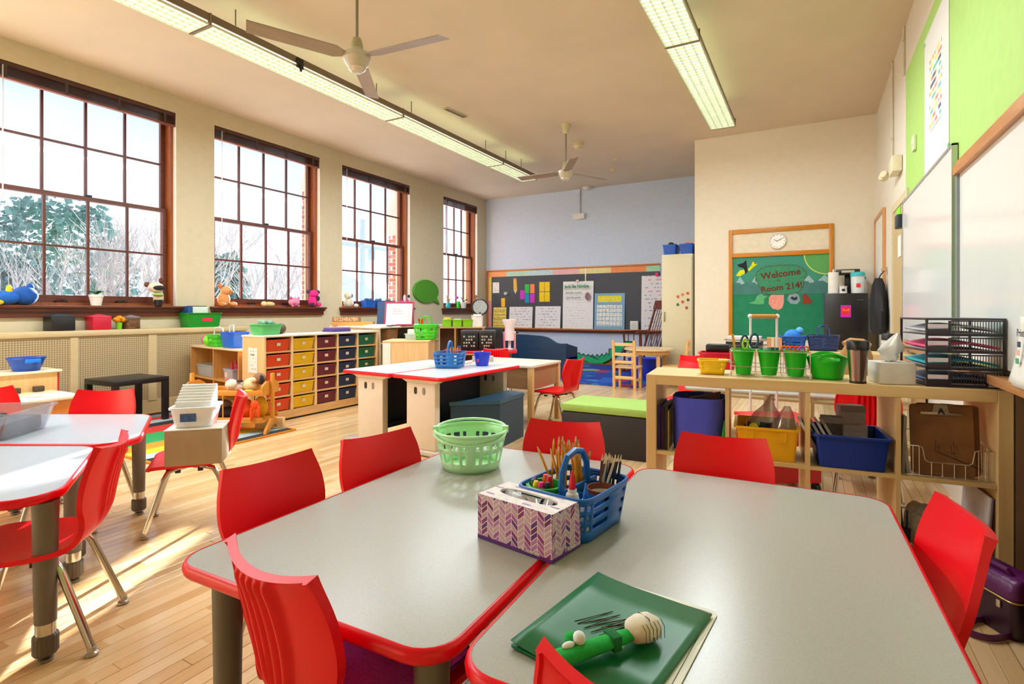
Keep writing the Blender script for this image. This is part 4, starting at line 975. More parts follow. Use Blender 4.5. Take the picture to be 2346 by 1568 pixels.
# black side table, toy kitchen
t = T('black_side_table', 'black square side table in front of the radiator cover', 'table', (-5.97, 2.81, 0), 3)
q = MB(); q.box(-.255, .255, -.255, .255, .4, .45, .003); q.build('tabletop', BLACK, t)
for x, y in ((-1, -1), (1, -1), (1, 1), (-1, 1)):
    q = MB(); q.box(x*.23-.025, x*.23+.025, y*.23-.025, y*.23+.025, 0, .4, .002); q.build('leg', BLACK, t, smooth=0)
OBX = wood('C0722E', 'CE8440', 'Z', 3)
t = T('toy_kitchen', 'birch toy kitchen with a red end panel and four knobs', 'play kitchen', (-5.0, 1.1, 0))
q = MB(); q.box(-.5, 0, 0, .93, 0, .435); q.build('cabinet', OBX, t, smooth=0)
q = MB(); q.box(-.52, .02, -.01, .94, .435, .46, .006); q.build('counter', wood('DCCFB4', 'E6DBC4', 'Y', 3), t)
q = MB(); q.box(-.82, -.52, 0, .97, 0, .605); q.build('back_cabinet', wood('D8A868', 'E4B87C', 'Z', 2), t, smooth=0)
q = MB(); q.box(-.84, -.5, -.01, 1.0, .605, .625, .005); q.build('top_board', wood('E2D2B0', 'EADCC0', 'Y', 3), t)
q = MB(); q.box(-.81, -.53, .971, .985, .0, .6); q.build('end_panel', mat('C80A10', .4), t, smooth=0)
for y in (.35, .5, .68, .83):
    q = MB(); q.box(-.5, -.46, y-.035, y+.035, .462, .505, .006); q.build('knob', mat('4A3A28', .5), t)
q = MB(); [q.prism(ell(.07, .07, 20, -.2, yy), .461, .466) for yy in (.45, .72)]; q.build('burner', mat('B9AFA0', .4), t, smooth=0)
# striped rug
def rainbow():
    g = NG('striped_rug', .95); f = g.ma('DIVIDE', g.x, 2.0)
    return g.done(g.ramp(f, [(0, '2A2426'), (.06, '8FA4A8'), (.13, 'C8322A'), (.2, '9AB0B4'), (.28, '2A2426'), (.36, 'C8322A'), (.5, '2E9E58'), (.62, '2E9E58'), (.69, 'F0922A'), (.79, 'EDC62C'), (.87, 'A8C0C6'), (.94, '26242A')], True))
t = T('striped_rug', 'rainbow striped rug with dark border in front of the toy bed', 'rug', (-6.2, 2.13, .001))
q = MB(); q.box(0, 2.0, 0, 1.25, 0, .012); q.build('pile', rainbow(), t, smooth=0)
q = MB(); q.tube([(0, 0, .008), (2.0, 0, .008), (2.0, 1.25, .008), (0, 1.25, .008)], .01, 6, close=True); q.build('binding', mat('D88A1C', .8), t)
# reading corner rug
def bluerug():
    g = NG('blue_rug', .95); n_ = g.noise(g.obj, 1.3, 1)
    v = g.n.nodes.new('ShaderNodeTexVoronoi'); v.inputs['Scale'].default_value = 3.2; mp = g.n.nodes.new('ShaderNodeMapping'); mp.inputs['Scale'].default_value = (1, 1.0, 1)
    g.n.links.new(g.obj, mp.inputs[0]); g.n.links.new(mp.outputs[0], v.inputs['Vector'])
    s_ = g.n.nodes.new('ShaderNodeSeparateXYZ'); g.n.links.new(v.outputs['Color'], s_.inputs[0])
    c = g.ramp(s_.outputs[0], [(0, '123A9E'), (.3, '0E55B4'), (.5, '1B2F8C'), (.64, '2A74B0'), (.74, '1446A6'), (.84, 'B02848'), (.9, '88A878'), (.95, '5A3AA0')], True)
    return g.done(g.mix(g.ma('GREATER_THAN', v.outputs['Distance'], .62), c, '0F3FA0'))
t = T('blue_rug', 'blue patterned carpet in the reading corner', 'rug', (-4.2, 9.05, .001))
q = MB(); q.box(-2.0, 2.05, -1.4, 1.4, 0, .014, .004); q.build('pile', bluerug(), t, smooth=0)
t = T('seat_cushion', 'purple felt cushion on the seat of the foreground red chair', 'cushion', (-.835, .875, .355), -8); q = MB(); q.loft([[(x*s_, y*s_, z) for x, y in rrect(.33, .32, .06, 6)] for s_, z in ((.97, 0), (1, .006), (1, .018), (.96, .026))]); q.build('felt', mat('F03CD4', .95, var=.3, scale=150, bump=.5, bscale=300), t, smooth=50); q = MB(); q.tube([(x, y, .012) for x, y in rrect(.333, .323, .06, 6)], .003, 5, close=True); q.build('piping', mat('7A1470', .9), t)
# tall beige cabinet
t = T('tall_cabinet', 'tall beige steel cabinet between chalkboard and cream wall', 'cabinet', (-1.8, 8.36, 0)); CBG = mat('CFC5A6', .45, var=.02)
q = MB(); q.box(-.23, .23, .02, .48, 0, 1.98, .004); q.build('body', CBG, t)
q = MB(); q.box(-.222, .222, 0, .018, .06, 1.93, .004); d_ = q.build('door', CBG, t)
q = MB(); q.box(-.19, -.175, -.02, 0, .95, 1.1, .003); q.build('handle', mat('9A927C', .3, .6), d_)
for k, (x, z, c) in enumerate(((.02, 1.33, 'C85A34'), (.09, 1.36, 'E0702A'), (.165, 1.38, 'D04A22'), (.09, 1.25, 'C84428'), (.17, 1.28, '5A2A3C'), (.02, 1.21, '2E6A48'), (.15, 1.16, 'A81E4A'))):
    lf = T('leaf_magnet', '%s leaf cutout on the beige cabinet door' % ['rust upper left', 'orange upper middle', 'bright upper right', 'red centre', 'plum right', 'green lower left', 'crimson lower right'][k], 'decoration', (-1.8+x, 8.358, z), 0, 'autumn leaf cutouts on the cabinet')
    q = MB(); q.vprism([(.03*(1 if i % 2 else .5)*math.cos(R(36*i+k*20)), .03*(1 if i % 2 else .5)*math.sin(R(36*i+k*20))) for i in range(10)], -.004, 0); q.build('leaf', mat(c, .7), lf, smooth=0)
# ================================================================== CONTAINER BUILDERS
def bin_mesh(w, d, h, tp=.85, r=.02, th=.004, lip=.008, n=3):
    """open bin: outer wall, rim, inner wall, floor"""
    L = lambda s_, z, e=0.0: [(x, y, z) for x, y in rrect(w*s_+e, d*s_+e, max(r*s_+e/2, .002), n)]
    q = MB(); q.loft([L(tp, 0), L(1, h-.01), L(1, h-.01, 2*lip), L(1, h, 2*lip), L(1, h, -2*th), L(tp, th, -2*th)]); return q
def bin_(name, label, cat, loc, rz, w, d, h, m, tp=.85, r=.02, lip=.008, group=None, part='bin'):
    t = T(name, label, cat, loc, rz, group); bin_mesh(w, d, h, tp, r, lip=lip).build(part, m, t); return t
def round_bin(name, label, cat, loc, r0, r1, h, m, group=None, n=22, part='tub', lip=.006):
    t = T(name, label, cat, loc, 0, group); q = MB(); q.lathe([(r0, 0), (r1, h-.012), (r1+lip, h-.012), (r1+lip, h), (r1-.004, h), (r0-.004, .004)], n); q.build(part, m, t); return t
def basket(name, label, cat, loc, rz, w, d, h, m, tp=.82, r=.03, nu=40, nv=7, group=None, handles=True, hh=.09, rnd_=None, holes=None, slot=False, th=.003):
    """openwork plastic basket"""
    t = T(name, label, cat, loc, rz, group)
    def loop(s_):
        return ell(w/2*s_, d/2*s_, nu) if rnd_ else None
    def pt(u, v):
        s_ = tp+(1-tp)*v; a = 2*math.pi*u
        if rnd_: x, y = math.cos(a)*w/2*s_, math.sin(a)*d/2*s_
        else:
            c, s2 = math.cos(a), math.sin(a); p = .28; x = math.copysign(abs(c)**p, c)*w/2*s_; y = math.copysign(abs(s2)**p, s2)*d/2*s_
        return (x, y, h*v)
    hl = holes or (lambda i, j: i % 2 == 0 and j % 2 == 1 and 0 < j < nv-1)
    q = MB(); q.grid(pt, nu, nv, hl); q.merge(); q.build('basket_wall', m, t, smooth=30, solid=th)
    q = MB(); q.f([q.v(pt(k/nu, 0)) for k in range(nu)]); q.build('basket_floor', m, t, smooth=0, solid=th)
    q = MB(); q.tube([Vector(pt(k/nu, 1)) for k in range(nu)], .005, 6, close=True); q.build('rim', m, t)
    if handles:
        for s_ in (-1, 1):
            q = MB(); q.tube([(-w*.2, s_*d*.5, h), (-w*.17, s_*d*.44, h+hh*.7), (-w*.08, s_*d*.4, h+hh), (w*.08, s_*d*.4, h+hh), (w*.17, s_*d*.44, h+hh*.7), (w*.2, s_*d*.5, h)], .006, 6); q.build('handle', m, t)
    return t
def simple(name, label, cat, loc, parts, rz=0.0, group=None):
    """parts: (name, MB, material[, smooth])"""
    t = T(name, label, cat, loc, rz, group)
    for p in parts: p[1].build(p[0], p[2], t, smooth=p[3] if len(p) > 3 else 35)
    return t
def bx(*a, bev=0.0): return MB().box(*a, bev)
def bl(c, r, n=14, m=9): return MB().ball(c, r, n, m)

# ================================================================== ON THE FOREGROUND TABLES
def herring(ax):
    g = NG('herringbone_print', .55); u = g.x if ax == 'x' else g.y; w = .0195
    cu = g.ma('DIVIDE', g.ma('ADD', u, 1.0), w); col = g.ma('FLOOR', cu); f = g.ma('FRACT', cu)
    sg = g.ma('SUBTRACT', g.ma('MULTIPLY', g.ma('MODULO', col, 2.0), 2.0), 1.0)
    s_ = g.ma('DIVIDE', g.ma('ADD', g.z, g.ma('MULTIPLY', g.ma('MULTIPLY', g.ma('SUBTRACT', f, .5), sg), w*.85)), .0135)
    s_ = g.ma('ADD', s_, 40.0); row = g.ma('FLOOR', s_); fr = g.ma('FRACT', s_)
    c = g.ramp(g.white(g.comb(col, row)), [(0, 'C9A6BC'), (.22, 'C39AB8'), (.36, 'A85CA8'), (.48, 'B77AB8'), (.6, '5E2A86'), (.72, '8A2A78'), (.82, 'C8A0B4'), (.93, '742464')], True)
    gap = g.ma('MAXIMUM', g.ma('LESS_THAN', fr, .17), g.ma('LESS_THAN', f, .08))
    return g.done(g.mix(gap, c, 'E8E0DA'))
t = T('tissue_box', 'purple and white herringbone tissue box on the foreground tables', 'tissue box', (-.618, 1.189, TH+.0012), -10.2)
hw, hd, hh_ = .115, .06, .112
q = MB(); q.box(-hw, hw, -hd, -hd+.001, .008, hh_); q.build('front_face', herring('x'), t, smooth=0)
HY = herring('y')
for x0_ in (hw-.001, -hw): q = MB(); q.box(x0_, x0_+.001, -hd+.001, hd, .008, hh_); q.build('end_face', HY, t, smooth=0)
q = MB(); q.box(-hw+.001, hw-.001, -hd+.001, hd, .001, hh_-.03); q.build('carton', mat('E8E0DA', .6), t, smooth=0)
q = MB(); q.box(-hw-.0006, hw+.0006, -hd-.0006, hd+.0006, 0, .009); q.build('bottom_band', mat('5A2580', .5), t, smooth=0)
def sq(a, b_, e, n=24): return [(math.copysign(abs(math.cos(2*math.pi*k/n))**e, math.cos(2*math.pi*k/n))*a, math.copysign(abs(math.sin(2*math.pi*k/n))**e, math.sin(2*math.pi*k/n))*b_) for k in range(n)]
q = MB(); q.loft([[(x, y, hh_) for x, y in sq(hw, hd, .05)], [(x, y, hh_+.0005) for x, y in sq(.088, .026, .8)], [(x, y, hh_-.004) for x, y in sq(.086, .025, .8)]], False, False); q.build('top_panel', mat('E9DFE2', .6, var=.12, scale=60), t, smooth=0)
q = MB(); q.prism(sq(.086, .026, .8), hh_-.03, hh_-.025); q.build('opening', mat('4A3428', .8), t, smooth=0)
q = MB(); q.grid(lambda u, v: (-.08+.16*u, -.022+.044*v, hh_-.006-.012*math.sin(u*9+v*5)*math.sin(v*3.14)), 14, 5, lambda i, j: (i in (3, 4, 5, 10) and j in (1, 2, 3))); q.build('film', glassmat('DDE4EC', .35, .25), t, smooth=60)
q = MB()
for k, (x, y, a) in enumerate(((-.09, -.04, 1), (-.06, .04, -1), (.03, -.045, 1), (.07, .04, 1), (.095, -.02, -1), (-.1, .01, 1), (0, .045, -1))): q.box(x-.012, x+.012, y-.003, y+.003, hh_-.001, hh_+.0008)
q.build('top_print', mat('B08AC0', .6), t, smooth=0)
lettering('lettering', 'Kleenex', .016, WHITE, t, facing((.055, -hd-.0012, .012), (0, -1, 0))); lettering('lettering', 'Kleenex', .016, WHITE, t, facing((hw+.0012, .03, .012), (1, 0, 0)))

MINT = mat('BDF0BC', .3, var=.03)
def mint_holes(i, j): return (i % 3 != 0) and j in (2, 3, 5) and (i % 15) not in (0, 1, 14)
mb_ = basket('mint_basket', 'round mint green slotted basket on the foreground table', 'basket', (-1.105, 1.665, TH+.0012), 30, .265, .265, .135, MINT, .78, nu=60, nv=8, rnd_=True, holes=mint_holes, handles=False, th=.0025)
for s_ in (-1, 1):
    q = MB(); q.tube([(-.13*math.cos(a), s_*(.03+.1*math.sin(a)), .136+.014*math.sin(a)-(s_ < 0)*.045*math.sin(a)) for a in [math.pi*k/12 for k in range(13)]], .005, 6); q.build('handle', MINT, mb_)
q = MB(); [q.box(.128*math.cos(a)-.012, .128*math.cos(a)+.012, .128*math.sin(a)-.012, .128*math.sin(a)+.012, .125, .15, .004) for a in (0, math.pi)]; q.build('hinge_block', MINT, mb_)

# blue caddy with its contents
CB_ = mat('0C5FB8', .35, var=.04); CX, CY, CRZ = -.562, 1.355, -8
ca = R(CRZ)
def cp(x, y, z=0.0): return (CX+x*math.cos(ca)-y*math.sin(ca), CY+x*math.sin(ca)+y*math.cos(ca), TH+z)
def caddy(label, loc, rz, m, s=1.0):
    t = basket('desk_caddy', label, 'caddy', loc, rz, .215*s, .255*s, .11*s, m, .86, nu=48, nv=8, handles=False, holes=lambda i, j: j in (2, 4, 6) and i % 3 != 0, th=.004)
    q = MB(); q.box(-.003*s, .003*s, -.115*s, .115*s, .003, .1*s); q.box(-.09*s, .09*s, -.003*s, .003*s, .003, .085*s); q.build('divider', m, t, smooth=0)
    q = MB(); q.tube([(0, -.07*s, .095*s), (0, -.065*s, .15*s), (0, -.04*s, .185*s), (0, 0, .195*s), (0, .04*s, .185*s), (0, .065*s, .15*s), (0, .07*s, .095*s)], .009*s, 8); q.build('handle', m, t)
    return t
caddy('blue caddy of pencils, markers and glue on the foreground tables', cp(0, 0, .0035), CRZ, CB_)
gc = round_bin('marker_cup', 'green cup of markers in the foreground caddy', 'cup', cp(-.058, -.058, .012), .036, .047, .1, mat('159A28', .35), part='cup')
for k, (nm, c) in enumerate((('purple', '4A1E82'), ('dark green', '0E5A3A'), ('yellow', 'EDD21A'), ('hot pink', 'F0188C'), ('black', '1A1A20'), ('red', 'DE1420'), ('blue', '2030B0'), ('orange', 'F06414'))):
    a = k/5*2.6+3.4 if k < 5 else (k-5)*.8+.4; r_ = .031 if k < 5 else .012
    p = cp(-.058+r_*math.cos(a), -.058+r_*math.sin(a), .017)
    simple('marker', '%s capped marker in the green cup' % nm, 'marker', p, [('barrel', MB().cyl((0, 0, 0), (0, 0, .07), .0085, n=10), WHITE), ('cap', MB().lathe([(.0092, .06), (.0092, .1+.006*(k > 4)), (.006, .108+.008*(k > 4)), (.001, .109+.008*(k > 4))], 10), mat(c, .4))], 0, 'markers in the green cup')
PENY = mat('E09A1E', .4, var=.04)
rp_ = random.Random(5)
pen0 = None
def make_pencil():
    t = T('pencil', 'yellow pencil standing in the foreground caddy', 'pencil', (0, 0, 0), 0, 'yellow pencils in the foreground caddy')
    q = MB(); q.cyl((0, 0, 0), (0, 0, .155), .0036, n=6); q.build('barrel', PENY, t, smooth=0)
    q = MB(); q.cyl((0, 0, .155), (0, 0, .17), .0035, .0012, n=6); q.build('sharpened_tip', mat('D8B486', .7), t, smooth=0)
    q = MB(); q.cyl((0, 0, .17), (0, 0, .175), .0012, .0004, n=5); q.build('lead', INK, t, smooth=0)
    return t
for k in range(22):
    bx_, by_ = -.058+rp_.uniform(-.038, .038), .058+rp_.uniform(-.035, .035)
    if pen0 is None: pen0 = make_pencil(); o = pen0
    else: o = copy_tree(pen0)
    o.location = cp(bx_, by_, .012); o.rotation_euler = (R(rp_.uniform(-13, 8)), R(rp_.uniform(-22, 6)), rp_.uniform(0, 3)); o.rotation_mode = 'XYZ'
    o.location.z += rp_.uniform(0, .035)
for k in range(14):
    c = ('D8CFC6', '2A2226', '6A3A2A', '1E5FA8', '3A2A2E')[k % 5]
    t = simple('colour_pencil', '%s coloured pencil at the back right of the foreground caddy' % ('white', 'black', 'brown', 'blue', 'plum')[k % 5], 'pencil', cp(.03+rp_.uniform(-.02, .035), .085+rp_.uniform(-.022, .02), .012), [('barrel', MB().cyl((0, 0, 0), (0, 0, .145), .0036, n=6), mat(c, .45), 0), ('tip', MB().cyl((0, 0, .145), (0, 0, .165), .0035, .0006, n=6), mat('D9C0A4', .7), 0)], 0, 'dark pencils in the foreground caddy')
    t.rotation_euler = (R(rp_.uniform(-14, 4)), R(rp_.uniform(-4, 16)), 0)
for nm, c, x, y, s_ in (('red', 'E0142E', .035, -.072, 1.0), ('blue', '1668C8', .078, -.078, .86)):
    simple('glue_bottle', 'white glue bottle with a %s cap in the foreground caddy' % nm, 'glue', cp(x, y, .008), [('bottle', MB().lathe([(.018*s_, 0), (.019*s_, .01), (.019*s_, .085*s_), (.016*s_, .1*s_), (.011*s_, .104*s_)], 16), mat('E6E4DE', .4)), ('collar', MB().lathe([(.0115*s_, .103*s_), (.0115*s_, .112*s_)], 14), WHITE), ('cap', MB().lathe([(.0095*s_, .112*s_), (.0085*s_, .13*s_), (.0035*s_, .15*s_), (.003*s_, .158*s_)], 12), mat(c, .35))])
simple('bowl', 'small brown bowl with a white inside in the foreground caddy', 'bowl', cp(.062, .04, .045), [('bowl', MB().lathe([(.02, 0), (.036, .02), (.042, .055), (.0385, .055), (.033, .022), (.016, .006)], 22), mat('7A3A2C', .4)), ('lining', MB().lathe([(.0384, .0535), (.0328, .022), (.016, .0063)], 22, cap0=False), mat('E6DCD0', .4)), ('beads', MB().ball((.0, .0, .02), (.02, .018, .01)), mat('B0703A', .7, var=.5, scale=200))])

t = T('homework_papers', 'white printed papers sticking out from under the green folder', 'paper', (-.283, .945, TH+.0012), -5); q = MB(); q.prism(rrect(.23, .3, .012, 3), 0, .002)
def ruled():
    g = NG('printed_sheet', .7); e = g.ma('MAXIMUM', g.ma('ABSOLUTE', g.ma('DIVIDE', g.x, .104)), g.ma('ABSOLUTE', g.ma('DIVIDE', g.y, .139)))
    ln = g.ma('LESS_THAN', g.ma('ABSOLUTE', g.ma('SUBTRACT', e, 1.0)), .008); return g.done(g.mix(ln, 'EDEAE2', '55505A'))
q.build('sheet', ruled(), t, smooth=0)
q = MB(); q.tube([(-.075+.01*k, .128+.012*(k % 2), .0025) for k in range(6)], .0012, 4); q.build('green_doodle', mat('2E8A5A', .7), t)
t = T('green_folder', 'green pocket folder lying on the right foreground table', 'folder', (-.306, .93, TH+.0035), -9)
GF = mat('056A3E', .38, var=.04, spec=.5)
q = MB(); q.prism(rpoly([(-.121, -.152), (.121, -.152), (.121, .152), (-.121, .152)], [.003, .012, .012, .016], 3), 0, .004); q.build('back_cover', GF, t, smooth=0)
q = MB(); q.grid(lambda u, v: (-.121+.242*u, -.152+.304*v, .0048+.007*(1-u)**6), 16, 4); q.build('front_cover', GF, t, smooth=60, solid=.001)
q = MB(); pts = [(-.05+.004*k+.018*(1 if k % 2 else -1), .0+.03*(1 if k % 2 else -1)+.012*math.sin(k*1.7), .0075) for k in range(18)]; q.tube(pts, .0007, 4); q.build('crayon_scribble', mat('5A3A22', .8), t)
# stuffed toothbrush toy
t = T('plush_toothbrush', 'green stuffed toothbrush toy with a white head on the green folder', 'plush toy', (-.297, .852, TH+.012), 56)
q = MB(); q.loft([[(x, r_*math.cos(2*math.pi*k/14), .016+r_*.75*math.sin(2*math.pi*k/14)) for k in range(14)] for x, r_ in ((-.13, .003), (-.125, .012), (-.09, .017), (-.04, .016), (0, .0145), (.03, .014), (.05, .012))]); q.build('handle', mat('18A844', .9, var=.1, bump=.4), t, smooth=70)
q = MB(); q.box(.004, .022, -.0155, .0155, .004, .0295, .003); q.build('stripe', mat('0F6A34', .9), t)
q = MB(); q.loft([[(x, y0+ry*math.cos(2*math.pi*k/16), .02+rz_*math.sin(2*math.pi*k/16)) for k in range(16)] for x, y0, ry, rz_ in ((.045, 0, .008, .01), (.055, 0, .022, .019), (.075, .0, .028, .021), (.095, 0, .026, .02), (.108, 0, .014, .012), (.111, 0, .003, .003))]); q.build('head', mat('E6DACB', .9, var=.06, bump=.3), t, smooth=70)
q = MB(); [q.tube([(.06+.008*k, -.0285, .012), (.062+.008*k, -.026, .03), (.061+.008*k, -.018, .038)], .0007, 4) for k in range(6)]; q.tube([(.078, -.03, .012), (.08, -.012, .041), (.08, .014, .039), (.078, .028, .015)], .0008, 4); q.build('stitching', INK, t)
q = MB(); q.ball((-.05, .006, .034), .011); q.ball((-.072, .004, .03), (.012, .006, .005)); q.build('bow', mat('E8EEF4', .8), t); q = MB(); q.ball((-.058, .017, .03), (.012, .012, .01)); q.build('bow_knot', mat('18A844', .9), t)

# ================================================================== LEFT TABLES
t = T('clear_bin', 'clear plastic bin of blue and black pieces on the left tables', 'bin', (-3.33, .99, TH+.0012), 40)
bin_mesh(.36, .34, .12, .84, .02, lip=.012).build('bin', glassmat('EEF0F6', .12, .14), t)
q = MB(); q.box(-.14, -.01, -.15, .0, .004, .095, .01); q.build('blue_box', mat('2E6AA0', .5), t); q = MB(); q.box(.0, .14, -.14, .13, .004, .07, .01); q.box(-.14, -.01, .01, .14, .004, .08, .01); q.build('dark_pieces', mat('221A26', .5), t)
simple('white_caddy', 'white plastic caddy with a red base at the left edge beyond the tables', 'bin', (-4.6, .9, 0), [('stand', bx(-.2, .2, -.2, .2, 0, .5), mat('E4D8C0', .6), 0), ('base', bx(-.14, .14, -.12, .12, .5, .55), mat('B02036', .5), 0), ('body', bx(-.15, .15, -.13, .13, .55, .78, bev=.01), mat('E6EAF2', .5)), ('label', bx(.05, .12, -.134, -.13, .6, .7), mat('B4A8CC', .6), 0)], 29)
t = T('carton', 'plain grey-brown cardboard carton on the red chair', 'box', (-2.71, 1.6, .362), 46); q = MB(); q.box(-.125, .125, -.1, .1, 0, .17, .002); q.build('box', CARD, t); q = MB(); q.box(-.127, .127, -.102, .102, .171, .176); q.build('lid', mat('EDEAE6', .6), t, smooth=0)
t = bin_('white_bin', 'white bin of index cards stacked on the carton', 'bin', (-2.73, 1.6, .5395), 44, .19, .17, .1, mat('E9ECF2', .4), .84, .02, .01)
q = MB(); q.box(-.05, .02, -.084, -.081, .03, .07); q.build('label', mat('34609E', .5, var=.4, scale=60), t, smooth=0)
for k in range(7): q = MB(); q.box(-.08, .08, -.055+.018*k, -.045+.018*k, .006, .125+.012*k); q.build('card_stack', PAPER, t, smooth=0)
t = round_bin('blue_tub', 'blue oval tub on top of the toy kitchen', 'tub', (-5.62, 1.9, .626), .085, .12, .11, mat('1246A8', .35)); q = MB(); q.box(.118, .135, -.05, .05, .07, .1, .004); q.build('grip', mat('0F7AE8', .3), t)
simple('rag_toys', 'pink and white toys piled in the blue tub', 'toy', (-5.62, 1.9, .66), [('heap', bl((0, 0, .03), (.09, .09, .04)), mat('6A3A4A', .8, var=.5, scale=30))])

# radiator top
def lidded(label, y, w, h, m, lidm):
    t = T('lidded_box', label, 'box', (-6.44, y, .921)); q = MB(); q.box(-w/2, w/2, -w/2, w/2, 0, h*.8, .004); q.build('box', m, t)
    q = MB(); q.loft([[(x*w/2, yy*w/2, h*.8) for x, yy in ((-1.03, -1.03), (1.03, -1.03), (1.03, 1.03), (-1.03, 1.03))], [(x*w/2, yy*w/2, h*.86) for x, yy in ((-1.03, -1.03), (1.03, -1.03), (1.03, 1.03), (-1.03, 1.03))], [(x*.01, yy*.01, h) for x, yy in ((-1, -1), (1, -1), (1, 1), (-1, 1))]]); q.build('lid', lidm, t, smooth=0)
lidded('black square box with a pyramid lid on the radiator cover', 2.43, .19, .17, BLACK, mat('33363E', .4))
lidded('red square box with a pyramid lid on the radiator cover', 2.76, .165, .16, mat('C41034', .4), mat('DE3A58', .4))
lidded('leaf patterned square box on the radiator cover beside the orange flowers', 3.06, .13, .15, mat('6A4420', .6, var=.8, scale=45), mat('7E7A80', .4))
simple('potted_flowers', 'orange flowers in a small lime pot on the radiator cover', 'flowers', (-6.42, 2.94, .921), [('pot', MB().lathe([(.025, 0), (.03, .07)], 12), mat('7AC41C', .4)), ('blooms', MB().ball((0, -.02, .1), (.04, .035, .03)).ball((0, .035, .1), (.035, .035, .028)).ball((.01, .0, .12), (.035, .03, .025)), mat('F0920E', .8, var=.3, scale=60, bump=.8))])
t = bin_('green_bin', 'green storage bin with a pink label on the radiator cover', 'bin', (-6.44, 3.82, .921), 90, .42, .2, .17, mat('0B8A22', .4), .88, .02, .01); q = MB(); q.box(-.03, .09, -.096, -.092, .07, .13); q.build('label', mat('F0184C', .6), t, smooth=0)
simple('file_stack', 'white and blue file folders standing in the green bin', 'files', (-6.44, 3.78, .93), [('white_files', bx(-.05, .05, -.08, .1, 0, .235), mat('D4E2D8', .6), 0), ('blue_file', bx(-.06, .06, -.14, -.09, 0, .24), mat('1A4A8A', .6), 0), ('dark_edge', bx(-.045, .045, -.09, .09, .236, .245), mat('33403A', .6), 0)])
# window sill toys
SX = -6.51
def plush(name, label, y, body, extras, group='toys on the window sills'):
    """body / extras: (part, centre, radii, colour) with x towards the room, y along the sill"""
    t = T(name, label, 'plush toy', (SX, y, ZS), 0, group)
    for nm, c, r, col in body+extras: q = bl(c, r); q.build(nm, mat(col, .9, var=.12, scale=40, bump=.5, bscale=120), t, smooth=70)
    return t
plush('blue_plush', 'blue dinosaur plush with yellow horns lying on the near window sill', 2.13, [('body', (0, .06, .09), (.09, .1, .09), '1450A4'), ('head', (.02, -.08, .07), (.08, .1, .065), '1A62BE')], [('nose', (.07, -.05, .07), (.02, .03, .02), '0E2C5E'), ('horn', (.05, -.07, .14), (.02, .025, .045), 'E8C818'), ('horn', (.05, -.16, .1), (.02, .02, .035), 'E8C818'), ('ear', (0, .1, .17), (.03, .03, .04), '1450A4'), ('foot', (.06, -.15, .025), (.035, .04, .025), 'E8C818')])
t = T('potted_orchid', 'orchid with one arching stem in a white pot on the near sill', 'plant', (SX, 2.77, ZS), 0)
q = MB(); q.lathe([(.045, 0), (.06, .09), (.064, .09), (.064, .115), (.057, .115), (.05, .1)], 20); q.build('pot', mat('E6E2DC', .35), t)
for a, L in ((80, .15), (-95, .15), (20, .1), (-160, .08)):
    q = MB(); q.grid(lambda u, v: ((L*u)*math.cos(R(a))-(v-.5)*.06*math.sin(math.pi*min(1, u+.1))*math.sin(R(a)), (L*u)*math.sin(R(a))+(v-.5)*.06*math.sin(math.pi*min(1, u+.1))*math.cos(R(a)), .115+.05*math.sin(u*2.6)-.02*u), 8, 3); q.build('leaf', mat('1F6A34', .4), t, smooth=70, solid=.002)
q = MB(); q.tube([(0, 0, .11), (0, -.02, .2), (0, -.05, .29), (0, -.11, .335), (0, -.19, .33)], .003, 5); q.build('stem', mat('5E6A50', .6), t)
plush('raccoon_plush', 'cream and dark raccoon plush leaning at the right of the near window', 3.36, [('body', (0, .02, .1), (.05, .055, .09), 'D8C8A8'), ('head', (.02, -.02, .21), (.07, .085, .06), 'E2D2BE')], [('mask', (.075, -.01, .205), (.03, .065, .028), '2A2024'), ('ear', (0, -.1, .24), (.025, .03, .03), '6A4030'), ('ear', (0, .05, .29), (.025, .025, .035), '5A3428'), ('scarf', (.03, .0, .13), (.055, .06, .02), 'A8C070')])
simple('black_pot', 'small black pot on the near sill under the raccoon plush', 'pot', (SX+.04, 3.36, ZS+.0), [('pot', MB().lathe([(.035, 0), (.045, .07)], 14), BLACK)])
plush('bear_plush', 'orange tan bear plush sitting at the left of the second sill', 4.16, [('body', (0, 0, .09), (.07, .075, .09), 'D8935A'), ('head', (.02, .02, .2), (.065, .07, .06), 'DE9A64')], [('muzzle', (.075, .05, .185), (.025, .035, .025), 'B8754A'), ('ear', (0, -.05, .255), (.02, .025, .03), 'E2703A'), ('ear', (0, .06, .25), (.02, .025, .025), 'E2703A'), ('leg', (.05, -.05, .03), (.06, .035, .03), 'D8935A'), ('leg', (.05, .09, .03), (.06, .045, .03), 'D8935A')])
plush('cream_plush', 'small cream plush lying in the middle of the second sill', 4.8, [('body', (0, .02, .035), (.04, .08, .035), 'E2C68E')], [('head', (.02, -.08, .04), (.035, .04, .035), 'E8CFA0')])
plush('pink_pig', 'pink piggy on the second sill', 5.22, [('body', (0, 0, .07), (.06, .09, .065), 'E08CB0')], [('snout', (.06, -.04, .06), (.02, .025, .02), 'D8709C'), ('ear', (.02, -.07, .13), (.015, .02, .02), 'CC4A7A'), ('ear', (.02, .06, .13), (.015, .02, .02), 'E08CB0'), ('foot', (.03, -.05, .015), (.02, .02, .015), 'D8709C'), ('foot', (.03, .05, .015), (.02, .02, .015), 'D8709C')])
